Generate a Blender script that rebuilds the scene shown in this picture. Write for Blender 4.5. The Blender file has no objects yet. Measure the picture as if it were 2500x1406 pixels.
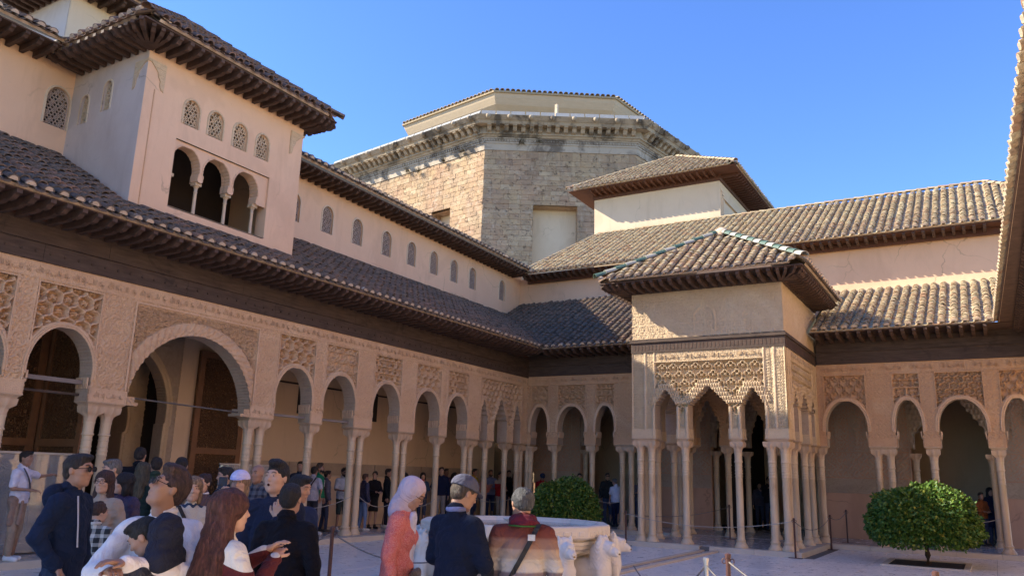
import bpy, math, random
import numpy as np
from mathutils import Vector, Matrix
R_=math.radians
random.seed(7); np.random.seed(7)
sc=bpy.context.scene; COL=sc.collection
# ------------------------------------------------------------------ camera
cam=bpy.data.cameras.new('camera'); camo=bpy.data.objects.new('camera',cam); COL.objects.link(camo)
_F,_YAW,_PIT,_ROL=1941.8,0.539152,0.230875,0.030387
CAM=Vector((13.3126,-23.4903,1.62))
_f=Vector((-math.sin(_YAW)*math.cos(_PIT),math.cos(_YAW)*math.cos(_PIT),math.sin(_PIT)))
_r0=Vector((math.cos(_YAW),math.sin(_YAW),0)); _u0=_r0.cross(_f)
_r=_r0*math.cos(_ROL)+_u0*math.sin(_ROL); _u=-_r0*math.sin(_ROL)+_u0*math.cos(_ROL)
m3=Matrix((_r,_u,-_f)).transposed()
camo.matrix_world=Matrix.Translation(CAM)@m3.to_4x4()
cam.sensor_width=36; cam.lens=_F/2500*36; cam.clip_start=.05; cam.clip_end=3000
sc.camera=camo
# ------------------------------------------------------------------ sky, sun, exposure
SUN=Vector((-1.4,-0.62,1.0)).normalized()
w=bpy.data.worlds.new('World'); sc.world=w; w.use_nodes=True
nt=w.node_tree; bg=nt.nodes['Background']; sky=nt.nodes.new('ShaderNodeTexSky')
sky.sky_type='NISHITA'; sky.sun_disc=False
sky.sun_elevation=math.asin(SUN.z); sky.sun_rotation=math.atan2(SUN.x,SUN.y)
sky.altitude=1400; sky.air_density=1.0; sky.dust_density=.15; sky.ozone_density=5.0
hs=nt.nodes.new('ShaderNodeHueSaturation'); hs.inputs['Saturation'].default_value=1.12; hs.inputs['Hue'].default_value=.511; nt.links.new(sky.outputs[0],hs.inputs['Color']); nt.links.new(hs.outputs[0],bg.inputs[0]); bg.inputs[1].default_value=0.135
sl=bpy.data.lights.new('sun','SUN'); slo=bpy.data.objects.new('sun',sl); COL.objects.link(slo)
slo.rotation_euler=(-SUN).to_track_quat('-Z','Y').to_euler(); slo.location=(0,0,40)
sl.energy=4.6; sl.angle=R_(.55); sl.color=(1,.90,.74)
sc.view_settings.view_transform='Standard'; sc.view_settings.look='None'
sc.view_settings.exposure=1.48; sc.view_settings.gamma=1; sc.view_settings.use_curve_mapping=False
sc.render.engine='CYCLES'
# ------------------------------------------------------------------ helpers
def link(name,data,parent=None,mat=None,loc=None,rot=None,scale=None,keep=True,**kw):
    o=bpy.data.objects.new(name,data); COL.objects.link(o)
    if mat is not None and data is not None and len(data.materials)==0: data.materials.append(mat)
    if loc is not None: o.location=loc
    if rot is not None: o.rotation_euler=rot
    if scale is not None: o.scale=scale
    if parent is not None:
        o.parent=parent
        if keep and parent.type=='EMPTY' and parent.get('_w',0):
            o.matrix_parent_inverse=Matrix.Translation(-parent.location)
    for k,v in kw.items(): o[k]=v
    return o
def thing(name,label,cat,loc=(0,0,0),rotz=0,group=None,world=True):
    """Empty at the base. world=True: its children are given in world coordinates"""
    o=bpy.data.objects.new(name,None); COL.objects.link(o); o.location=loc; o.rotation_euler=(0,0,rotz)
    o.empty_display_size=.3; o['label']=label; o['category']=cat
    if group: o['group']=group
    if world: o['_w']=1
    return o
def npmesh(name,V,F,smooth=False,mats=None):
    V=np.asarray(V,np.float32); me=bpy.data.meshes.new(name)
    F=np.asarray(F,np.int32); k=F.shape[1]
    me.vertices.add(len(V)); me.vertices.foreach_set('co',V.ravel())
    me.loops.add(F.size); me.loops.foreach_set('vertex_index',F.ravel())
    me.polygons.add(len(F)); me.polygons.foreach_set('loop_start',np.arange(0,F.size,k,dtype=np.int32))
    me.polygons.foreach_set('loop_total',np.full(len(F),k,np.int32))
    me.polygons.foreach_set('use_smooth',np.full(len(F),smooth,bool))
    me.update(calc_edges=True); me.validate()
    return me
class MB:
    def __init__(s): s.v=[]; s.f=[]
    def add(s,vs,fs):
        n=len(s.v); s.v+= [tuple(q) for q in vs]; s.f+=[tuple(i+n for i in f) for f in fs]; return s
    def box(s,x0,x1,y0,y1,z0,z1,M=None):
        vs=[(x,y,z) for z in (z0,z1) for y in (y0,y1) for x in (x0,x1)]
        if M is not None: vs=[M@Vector(q) for q in vs]
        return s.add(vs,[(0,2,3,1),(4,5,7,6),(0,1,5,4),(2,6,7,3),(0,4,6,2),(1,3,7,5)])
    def prism(s,poly,fn0,fn1,cap=True):
        n=len(poly); vs=[fn0(*q) for q in poly]+[fn1(*q) for q in poly]
        fs=[(i,(i+1)%n,n+(i+1)%n,n+i) for i in range(n)]
        if cap: fs+=[tuple(range(n))[::-1],tuple(range(n,2*n))]
        return s.add(vs,fs)
    def lathe(s,prof,n=16,c=(0,0,0),cap=True,ph=0,fl=None):
        vs=[];fs=[]
        for (r,z) in prof:
            for i in range(n):
                a=2*math.pi*(i+ph)/n; rr=r*(1+(fl(a,z) if fl else 0)); vs.append((c[0]+rr*math.cos(a),c[1]+rr*math.sin(a),c[2]+z))
        for j in range(len(prof)-1):
            for i in range(n): fs.append((j*n+i,j*n+(i+1)%n,(j+1)*n+(i+1)%n,(j+1)*n+i))
        if cap:
            fs.append(tuple(range(n))[::-1]); fs.append(tuple(range((len(prof)-1)*n,len(prof)*n)))
        return s.add(vs,fs)
    def tube(s,pts,r,n=6,r1=None):
        pts=[Vector(q) for q in pts]; N=len(pts); vs=[];fs=[]
        for k,q in enumerate(pts):
            d=(pts[min(k+1,N-1)]-pts[max(k-1,0)]).normalized()
            a=d.cross(Vector((0,0,1)));
            if a.length<1e-3: a=Vector((1,0,0))
            a.normalize(); b=a.cross(d)
            rr=r if r1 is None else r+(r1-r)*k/max(1,N-1)
            for i in range(n):
                t=2*math.pi*i/n; vs.append(q+a*(rr*math.cos(t))+b*(rr*math.sin(t)))
        for k in range(N-1):
            for i in range(n): fs.append((k*n+i,k*n+(i+1)%n,(k+1)*n+(i+1)%n,(k+1)*n+i))
        fs.append(tuple(range(n))[::-1]); fs.append(tuple(range((N-1)*n,N*n)))
        return s.add(vs,fs)
    def mesh(s,name,smooth=False):
        me=bpy.data.meshes.new(name); me.from_pydata([tuple(q) for q in s.v],[],s.f)
        if smooth: me.polygons.foreach_set('use_smooth',[True]*len(me.polygons))
        me.update(); return me
    def obj(s,name,mat,parent=None,smooth=False,**kw): return link(name,s.mesh(name,smooth),parent,mat,**kw)
def autosmooth(me,ang=35):
    # mark sharp edges by angle so that smooth shading keeps creases
    me.polygons.foreach_set('use_smooth',[True]*len(me.polygons))
    import bmesh
    b=bmesh.new(); b.from_mesh(me)
    for e in b.edges:
        if len(e.link_faces)==2 and e.calc_face_angle(0)>R_(ang): e.smooth=False
    b.to_mesh(me); b.free(); return me
# ------------------------------------------------------------------ materials
class NT:
    def __init__(s,m):
        s.t=m.node_tree; s.b=s.t.nodes['Principled BSDF']
    def n(s,k,**kw):
        q=s.t.nodes.new(k)
        for a,v in kw.items(): setattr(q,a,v)
        return q
    def l(s,a,b): s.t.links.new(a,b)
    def pos(s,obj=False,scale=None):
        o=s.n('ShaderNodeTexCoord').outputs['Object'] if obj else s.n('ShaderNodeNewGeometry').outputs['Position']
        if scale:
            mp=s.n('ShaderNodeMapping'); mp.inputs['Scale'].default_value=scale; s.l(o,mp.inputs[0]); o=mp.outputs[0]
        return o
    def noise(s,co,sc_,det=4,rough=.6,dist=0):
        q=s.n('ShaderNodeTexNoise'); q.inputs['Scale'].default_value=sc_; q.inputs['Detail'].default_value=det
        q.inputs['Roughness'].default_value=rough; q.inputs['Distortion'].default_value=dist; s.l(co,q.inputs['Vector']); return q.outputs['Fac']
    def ramp(s,fac,stops,interp='LINEAR'):
        q=s.n('ShaderNodeValToRGB'); q.color_ramp.interpolation=interp; e=q.color_ramp.elements
        k4=lambda c:(*c,1) if hasattr(c,'__len__') else (c,c,c,1)
        e[0].position=stops[0][0]; e[0].color=k4(stops[0][1]); e[1].position=stops[-1][0]; e[1].color=k4(stops[-1][1])
        for (p,c) in stops[1:-1]: q_=e.new(p); q_.color=k4(c)
        s.l(fac,q.inputs[0]); return q.outputs[0]
    def mix(s,fac,a,b,mode='MIX'):
        q=s.n('ShaderNodeMix',data_type='RGBA',blend_type=mode)
        if isinstance(fac,(int,float)): q.inputs[0].default_value=fac
        else: s.l(fac,q.inputs[0])
        for i,v in ((6,a),(7,b)):
            if hasattr(v,'__len__'): q.inputs[i].default_value=(*v,1)
            else: s.l(v,q.inputs[i])
        return q.outputs[2]
    def math(s,op,a,b=0,c=None):
        q=s.n('ShaderNodeMath',operation=op)
        for i,v in ((0,a),(1,b)) + (((2,c),) if c is not None else ()):
            if isinstance(v,(int,float)): q.inputs[i].default_value=v
            else: s.l(v,q.inputs[i])
        return q.outputs[0]
    def bump(s,h,dist,strength=1,prev=None):
        q=s.n('ShaderNodeBump'); q.inputs['Distance'].default_value=dist; q.inputs['Strength'].default_value=strength
        s.l(h,q.inputs['Height'])
        if prev is not None: s.l(prev,q.inputs['Normal'])
        s.l(q.outputs[0],s.b.inputs['Normal']); return q.outputs[0]
    def col(s,c,rough=None,spec=None):
        if hasattr(c,'__len__'): s.b.inputs['Base Color'].default_value=(*c,1)
        else: s.l(c,s.b.inputs['Base Color'])
        if rough is not None: s.b.inputs['Roughness'].default_value=rough
        if spec is not None: s.b.inputs['Specular IOR Level'].default_value=spec
def newmat(name):
    m=bpy.data.materials.new(name); m.use_nodes=True; return m,NT(m)
def simple(name,c1,c2=None,rough=.8,scale=3,bumpd=.004,bscale=60,spec=.3,obj=False,metal=0,streak=None,c3=None,c3pos=.62):
    m,t=newmat(name); co=t.pos(obj)
    c2=c2 or tuple(x*.8 for x in c1)
    if streak: cs=t.pos(obj,streak)
    else: cs=co
    n1=t.noise(cs,scale,6,.62,.4)
    c=t.ramp(n1,[(.3,c1),(.7,c2)])
    if c3 is not None:
        n3=t.noise(co,scale*.6,7,.7,.8); f=t.ramp(n3,[(c3pos-.05,0.),(c3pos+.08,1.)]); c=t.mix(f,c,c3)
    t.col(c,rough,spec); t.b.inputs['Metallic'].default_value=metal
    if bumpd: t.bump(t.noise(cs if streak else co,bscale,4,.65),bumpd)
    return m
Mt={}
# smooth lime render of the upper walls: pinkish ochre, weather streaks, patches
def mk_plaster(name,a,b,stain,dirt):
    m,t=newmat(name); co=t.pos()
    c=t.ramp(t.noise(co,.55,5,.6,.6),[(.3,a),(.72,b)])
    st=t.noise(t.pos(scale=(1,1,.22)),1.6,6,.7,.5); c=t.mix(t.ramp(st,[(.52,0.),(.74,.75)]),c,stain)
    sp=t.noise(co,9,5,.75); c=t.mix(t.ramp(sp,[(.62,0.),(.78,.45)]),c,dirt)
    vo=t.n('ShaderNodeTexVoronoi',feature='DISTANCE_TO_EDGE'); vo.inputs['Scale'].default_value=.55
    wv=t.n('ShaderNodeVectorMath',operation='ADD'); wn=t.n('ShaderNodeTexNoise'); wn.inputs['Scale'].default_value=1.3; wn.inputs['Detail'].default_value=5; t.l(co,wn.inputs['Vector']); t.l(co,wv.inputs[0]); t.l(wn.outputs['Color'],wv.inputs[1]); t.l(wv.outputs[0],vo.inputs['Vector'])
    ck=t.math('MULTIPLY',t.ramp(vo.outputs['Distance'],[(0,1.),(.012,0.)]),t.ramp(t.noise(co,.7,2,.5),[(.52,0.),(.60,.55)])); c=t.mix(ck,c,tuple(q*.55 for q in dirt))
    c=t.mix(t.ramp(t.noise(co,.33,3,.5,1.5),[(.55,0.),(.60,.35)]),c,stain)
    t.col(c,.9,.15)
    h=t.math('ADD',t.noise(co,2.2,3,.5),t.math('MULTIPLY',t.noise(co,38,4,.6),.25)); t.bump(h,.012,.6)
    return m
Mt['plaster']=mk_plaster('pink_lime_plaster',(.76,.515,.325),(.70,.46,.285),(.60,.39,.245),(.48,.33,.22))
Mt['plaster_grey']=mk_plaster('grey_white_plaster',(.62,.52,.44),(.54,.43,.35),(.46,.36,.29),(.38,.30,.25))
Mt['plaster_cream']=mk_plaster('cream_plaster',(.68,.54,.37),(.62,.48,.32),(.55,.42,.28),(.48,.37,.26))
Mt['plaster_ochre']=mk_plaster('ochre_gallery_plaster',(.76,.555,.355),(.69,.49,.305),(.60,.42,.26),(.53,.37,.23))
Mt['plaster_red']=mk_plaster('red_gallery_plaster',(.58,.345,.22),(.50,.30,.19),(.44,.26,.165),(.40,.24,.16))
def mk_stucco(name,a,b,c_,lo):
    m,t=newmat(name); co=t.pos()
    c=t.ramp(t.noise(co,.8,5,.62,.8),[(.28,a),(.5,b),(.74,c_)])
    c=t.mix(t.ramp(t.noise(co,14,5,.7),[(.5,0.),(.75,.5)]),c,lo)
    t.col(c,.92,.12)
    w=t.n('ShaderNodeTexVoronoi',feature='DISTANCE_TO_EDGE'); w.inputs['Scale'].default_value=34; t.l(co,w.inputs['Vector'])
    h=t.math('ADD',t.math('MULTIPLY',w.outputs['Distance'],.8),t.math('MULTIPLY',t.noise(co,90,3,.6),.35)); t.bump(h,.02,1)
    return m
Mt['stucco']=mk_stucco('carved_stucco',(.73,.515,.32),(.67,.45,.28),(.78,.575,.375),(.50,.335,.205))
Mt['stucco_red']=mk_stucco('reddish_carved_stucco',(.64,.40,.225),(.60,.36,.20),(.70,.48,.29),(.46,.28,.16))
Mt['stucco_pale']=mk_stucco('pale_carved_stucco',(.68,.53,.335),(.62,.46,.285),(.71,.57,.38),(.46,.32,.20))
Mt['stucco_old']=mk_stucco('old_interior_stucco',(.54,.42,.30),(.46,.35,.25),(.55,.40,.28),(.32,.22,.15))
def mk_marble(name,a,b,st,rough=.45,streak=(3,3,.5)):
    m,t=newmat(name); co=t.pos()
    c=t.ramp(t.noise(t.pos(scale=streak),2.2,7,.65,.7),[(.3,a),(.68,b)])
    c=t.mix(t.ramp(t.noise(t.pos(scale=(2.2,2.2,.5)),3.1,7,.7,.6),[(.55,0.),(.75,.8)]),c,st)
    t.col(c,rough,.4); t.bump(t.noise(co,30,5,.6),.004,.6); return m
Mt['marble_column']=mk_marble('white_column_marble',(.67,.52,.34),(.54,.39,.24),(.32,.19,.105))
Mt['marble_cap']=mk_marble('capital_marble',(.62,.45,.30),(.53,.37,.235),(.38,.25,.155),.6)
Mt['marble_lion']=mk_marble('lion_marble',(.76,.71,.62),(.70,.63,.52),(.62,.52,.40),.4,(1,1,1))
Mt['marble_basin']=mk_marble('basin_marble',(.72,.64,.52),(.65,.56,.44),(.52,.41,.30),.5,(1,1,2))
def mk_floor(name,a,b,vein,rough):
    m,t=newmat(name); co=t.pos()
    rnd=t.n('ShaderNodeObjectInfo').outputs['Random']
    nn=t.noise(t.pos(scale=(1.1,.35,1)),.9,6,.55,1.2)
    c=t.ramp(nn,[(.3,a),(.6,b)])
    v=t.noise(t.pos(scale=(2.4,.6,1)),1.2,9,.7,2.6); vf=t.ramp(v,[(.44,0.),(.5,.45),(.56,0.)]); c=t.mix(vf,c,vein)
    c=t.mix(t.math('MULTIPLY',rnd,.10),c,(.33,.31,.31))
    t.col(c,None,.5)
    rr=t.ramp(t.noise(co,5,5,.7),[(.3,rough),(.75,rough+.22)]); t.l(rr,t.b.inputs['Roughness'])
    t.bump(t.noise(co,5,3,.5),.002,.25); return m
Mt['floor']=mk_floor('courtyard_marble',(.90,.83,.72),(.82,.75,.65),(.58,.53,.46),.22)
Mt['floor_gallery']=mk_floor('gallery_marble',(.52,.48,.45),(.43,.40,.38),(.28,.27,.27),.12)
Mt['kerb']=simple('kerb_marble',(.60,.52,.41),(.52,.44,.34),.5,2,.003,20)
Mt['grout']=simple('grout',(.16,.14,.12),(.22,.19,.16),.9,8)
Mt['wood']=simple('weathered_dark_wood',(.050,.032,.024),(.105,.072,.053),.75,2.5,.004,18,streak=(1,1,9),c3=(.022,.016,.013))
Mt['wood_red']=simple('reddish_eave_wood',(.13,.055,.032),(.085,.038,.024),.75,2.5,.004,18,streak=(1,1,5))
Mt['wood_rafter']=simple('old_rafter_wood',(.060,.036,.026),(.115,.07,.05),.8,5,.004,30)
Mt['wood_door']=simple('carved_door_wood',(.21,.10,.045),(.145,.068,.032),.65,3,.008,26,c3=(.09,.045,.024))
def mk_door():
    m,t=newmat('carved_door_wood'); co=t.pos(); v=t.n('ShaderNodeTexVoronoi',feature='F1'); v.inputs['Scale'].default_value=7.5; t.l(co,v.inputs['Vector'])
    v2=t.n('ShaderNodeTexVoronoi',feature='DISTANCE_TO_EDGE'); v2.inputs['Scale'].default_value=15; t.l(co,v2.inputs['Vector'])
    rings=t.math('SINE',t.math('MULTIPLY',v.outputs['Distance'],34),0)
    h=t.math('ADD',t.math('MULTIPLY',rings,.5),t.math('MULTIPLY',v2.outputs['Distance'],2.0))
    c=t.mix(t.ramp(h,[(0,0.),(.9,1.)]),(.13,.062,.026),(.36,.19,.082)); c=t.mix(t.ramp(t.noise(co,1.4,5,.65),[(.4,0.),(.7,.6)]),c,(.16,.075,.032))
    t.col(c,.6,.3); t.bump(h,.03,1); return m
Mt['wood_door']=mk_door()
Mt['wood_door2']=simple('door_frame_wood',(.27,.13,.06),(.20,.095,.044),.65,3,.004,26)
Mt['wood_ceiling']=simple('gallery_ceiling_wood',(.045,.028,.02),(.07,.045,.03),.8,3)
Mt['dark']=simple('unlit_room_dark',(.05,.038,.03),(.035,.027,.022),.95,1.5)  # near-black colour stands in for the shade inside rooms and openings
Mt['lattice']=simple('window_lattice_plaster',(.42,.33,.26),(.34,.26,.20),.9,5)
Mt['mortar']=simple('tile_mortar',(.60,.47,.33),(.50,.38,.27),.95,7,.006,40,c3=(.30,.22,.15))
Mt['wood_grey']=simple('grey_old_tie_wood',(.26,.215,.18),(.19,.155,.13),.85,3,.003,20,streak=(9,1,9))
Mt['iron']=simple('tie_iron',(.16,.14,.12),(.09,.08,.07),.55,9,0)
def mk_tile(name,stops,lich,lp=.58):
    m,t=newmat(name); co=t.pos()
    g=t.n('ShaderNodeNewGeometry').outputs['Random Per Island']; r=t.n('ShaderNodeObjectInfo').outputs['Random']
    x=t.math('FRACT',t.math('MULTIPLY',t.math('ADD',g,r),3.7),0)
    c=t.ramp(x,stops)
    c=t.mix(t.ramp(t.noise(co,7,6,.75,.5),[(lp-.08,0.),(lp+.1,.85)]),c,lich)
    c=t.mix(t.ramp(t.noise(co,31,4,.7),[(.45,0.),(.7,.6)]),c,tuple(q*.45 for q in lich)); c=t.mix(t.ramp(t.noise(co,.9,5,.7,.6),[(.5,0.),(.75,.45)]),c,lich)
    t.col(c,.9,.15); t.bump(t.noise(co,55,4,.7),.006,.8); return m
Mt['tile_buff']=mk_tile('buff_roof_tile',[(0,(.47,.37,.225)),(.25,(.40,.28,.165)),(.5,(.53,.445,.28)),(.7,(.40,.24,.145)),(.85,(.33,.27,.18)),(1,(.56,.46,.29))],(.22,.17,.105),.60)
Mt['tile_dark']=mk_tile('shaded_lichened_roof_tile',[(0,(.20,.155,.115)),(.3,(.25,.17,.115)),(.55,(.16,.13,.10)),(.8,(.30,.18,.12)),(1,(.18,.145,.11))],(.085,.072,.058),.52)  # same tile as buff, darkened in colour for shaded roofs; lichen on top
Mt['tile_terra']=mk_tile('terracotta_roof_tile',[(0,(.24,.145,.10)),(.3,(.20,.125,.092)),(.6,(.27,.165,.115)),(1,(.18,.13,.10))],(.10,.085,.07),.58)
Mt['tile_green']=simple('green_glazed_tile',(.045,.095,.065),(.08,.13,.085),.5,6,.003,30,spec=.6,c3=(.30,.30,.22))
Mt['tile_white']=simple('white_glazed_tile',(.37,.35,.28),(.30,.28,.22),.5,6,.003,30,spec=.6,c3=(.34,.28,.20))
def mk_ashlar(name):
    m,t=newmat(name); co=t.pos(); r=t.n('ShaderNodeObjectInfo').outputs['Random']; g=t.n('ShaderNodeNewGeometry').outputs['Random Per Island']
    x=t.math('FRACT',t.math('ADD',g,r),0)
    c=t.ramp(x,[(0,(.42,.29,.165)),(.25,(.47,.335,.195)),(.5,(.36,.24,.14)),(.75,(.44,.315,.19)),(1,(.52,.39,.24))])
    c=t.mix(t.ramp(t.noise(co,.35,4,.6,.6),[(.4,0.),(.7,.65)]),c,(.42,.25,.165)); c=t.mix(t.ramp(t.noise(co,.9,6,.72,.8),[(.5,0.),(.7,.5)]),c,(.27,.20,.15))
    pit=t.noise(t.pos(scale=(1,1,1.6)),3.4,7,.78,.9); pf=t.ramp(pit,[(.56,0.),(.62,.85)]); c=t.mix(pf,c,(.11,.08,.055)); c=t.mix(t.ramp(t.noise(t.pos(scale=(1,1,.35)),.5,7,.72,.8),[(.48,0.),(.66,.6)]),c,(.20,.15,.105))
    c=t.mix(t.ramp(t.noise(co,1.7,6,.7),[(.55,0.),(.75,.6)]),c,(.58,.49,.38))
    t.col(c,.95,.1)
    h=t.math('SUBTRACT',t.noise(co,3.5,6,.75),t.math('MULTIPLY',pf,.6)); t.bump(h,.05,.8); return m
Mt['ashlar']=mk_ashlar('porous_ashlar_stone')
Mt['cornice']=simple('stained_cornice_stone',(.44,.35,.24),(.33,.255,.17),.95,.8,.06,4,c3=(.12,.095,.068),c3pos=.53)
Mt['cornice_pale']=simple('pale_cornice_stone',(.47,.39,.29),(.40,.33,.25),.95,1.1,.04,4,c3=(.17,.135,.10),c3pos=.52)
Mt['parapet']=simple('pale_roof_sheet',(.34,.33,.30),(.28,.27,.25),.6,2,0)
Mt['stone_new']=simple('smooth_ochre_stone',(.56,.44,.29),(.50,.385,.25),.9,1.5,.01,8,streak=(1,1,5))
# ------------------------------------------------------------------ carved facade as relief mesh
def plain_arch(c,a,zs,za,corb=.03,scal=.010):
    def hw(z):
        q=np.clip((z-zs)/(za-zs),0,1)
        r=a*np.power(np.clip(1-q**2.15,0,1),.52)
        r=np.where(z<zs-.16,a-corb,r)
        return r-scal*np.abs(np.sin((z-zs)*math.pi/.055))*np.where(z>zs-.1,1,0)
    return dict(c=c,hw=hw,top=za,a=a,zs=zs,kind='plain')
def horse_arch(c,a,zs,za,scal=.014):
    zc=za-a*1.02
    def hw(z):
        r=np.sqrt(np.clip(a*a-((z-zc)/1.02)**2,0,None))
        r=np.where(z<zc,np.sqrt(np.clip(a*a-((z-zc)*.45)**2,0,None)),r)
        r=np.where(z<zs,a-.17,r); r=np.where(z<zs-.1,a-.25,r)
        return r-scal*np.abs(np.sin((z-zs)*math.pi/.06))*(z>zs)
    return dict(c=c,hw=hw,top=za,a=a,zs=zs,kind='horse')
def muq_arch(c,a,zs,za,n=5,lob=.03):
    def hw(z):
        q=np.clip((z-zs)/(za-zs),0,1)
        st=np.floor(q*n)/n; fr=q*n-np.floor(q*n)
        r=a*(1-.96*np.power(st+ (fr**3)/n,1.0))+lob*np.sin(math.pi*np.clip(fr,0,1))*(q>0)*(1-q)
        r=np.where(z<zs,a,r)
        return np.clip(r,0.004,a)
    return dict(c=c,hw=hw,top=za,a=a,zs=zs,kind='muq')
def outline(op,z0,step=.004):
    z=np.arange(z0,op['top'],step); h=op['hw'](z)
    L=np.stack([op['c']-h,z],1); Rr=np.stack([op['c']+h,z],1)[::-1]
    P=np.concatenate([L,Rr]); 
    # densify the crown, where rows are far apart
    out=[P[0]]
    for a,b in zip(P[:-1],P[1:]):
        d=np.hypot(*(b-a)); k=int(d/.006)
        for i in range(1,k+1): out.append(a+(b-a)*i/(k+1))
        out.append(b)
    return np.array(out)
def smooth01(x,a,b):
    t=np.clip((x-a)/(b-a),0,1); return t*t*(3-2*t)
def fil(u,z,s=.13,d=.007):
    """fine arabesque carving"""
    a=u/s; b=z/(s*1.25)
    A=np.sin(2*math.pi*(a+.35*np.sin(2*math.pi*b)))*np.sin(2*math.pi*(b+.35*np.sin(2*math.pi*a)))
    B=np.sin(2*math.pi*(2.3*a+.4*np.sin(4.1*math.pi*b)))*np.sin(2*math.pi*(2.1*b+.3*np.cos(3.7*math.pi*a)))
    return 1.7*d*(smooth01(np.abs(A),.15,.4)+.7*smooth01(B,-.1,.5)-1.2)
def lobed(u,z,w,h,deep):
    # staggered rows of trefoil niches, each with a leaf inside
    r=h/w; best=np.zeros_like(u); leaf=np.zeros_like(u)
    for dj in (-1,0,1):
        row=np.floor(z/(h/2))+dj; off=.5*np.mod(row,2)
        for di in (-1,0,1):
            cx=np.floor(u/w-off)+di+.5+off; x=u/w-cx; y=(z-(row+.5)*h/2)/w
            s=np.minimum(np.hypot(x,y-.20)-.165,np.minimum(np.hypot(x-.225,y-.0)-.175,np.hypot(x+.225,y-.0)-.175))
            rd=(1-smooth01(np.abs(s),.03,.062))*(y>-.10); stem=(1-smooth01(np.abs(np.abs(x)-.40-.25*(y+.1)),.02,.05))*(y<=-.06)*(y>-.45)
            best=np.maximum(best,np.maximum(rd,stem*.8))
            q=np.hypot(x,(y-.03)*1.1); th=np.arctan2(x,y-.03); lf=(1-smooth01(q,.10+.035*np.cos(5*th),.13+.035*np.cos(5*th)))*(q>.045)
            ring=1-smooth01(np.abs(q-.19),.012,.03); leaf=np.maximum(leaf,np.maximum(lf,ring*.7)*(np.abs(x)<.3)*(y>-.25)*(y<.25))
    return -deep*1.5+deep*1.5*np.maximum(best*1.03,leaf*.62)
def sebka(u,z,w,h,kind=0,deep=.045,rib=.075):
    if kind==2: return lobed(u,z,w,h,deep)
    s=u/w; t=z/h; k=.13 if kind==0 else .19
    A=s+t+k*np.sin(2*math.pi*(s-t)); B=s-t+k*np.sin(2*math.pi*(s+t))
    if kind==2: A=A+.05*np.sin(6*math.pi*(s-t)); B=B+.05*np.sin(6*math.pi*(s+t))
    dA=np.abs(A-np.round(A)); dB=np.abs(B-np.round(B)); m=np.minimum(dA,dB)
    r=1-smooth01(m,rib*.75,rib*1.3)
    # leaf rosette inside every cell
    ca=(A-np.floor(A)-.5); cb=(B-np.floor(B)-.5); x=(ca+cb); y=(ca-cb)
    rr=np.hypot(x,y*1.05); th=np.arctan2(x,y)
    pet=.26+.10*np.cos(5*th)+.05*np.cos(2*th)
    leaf=1-smooth01(rr,pet*.8,pet*1.15); core=1-smooth01(rr,.06,.1)
    curl=1-smooth01(np.abs(rr-.40-.05*np.cos(6*th)),.025,.055)
    hgt=-deep*1.9+ (deep*1.35)*np.maximum(leaf-core*.5,curl*.75)
    return np.maximum(hgt, -deep*1.9+deep*1.95*r)
def stalact(u,z,c,zs,w=.085,h=.12,deep=.05):
    """rows of small pointed niches (muqarnas)"""
    row=np.floor((z)/h); s=u/w+.5*(row%2); fr=z/h-row; x=np.abs(s-np.floor(s)-.5)*2
    niche=smooth01(x+fr*.75,.55,1.0)
    return -deep*(1-niche)+.012*(fr<.12)
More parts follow.
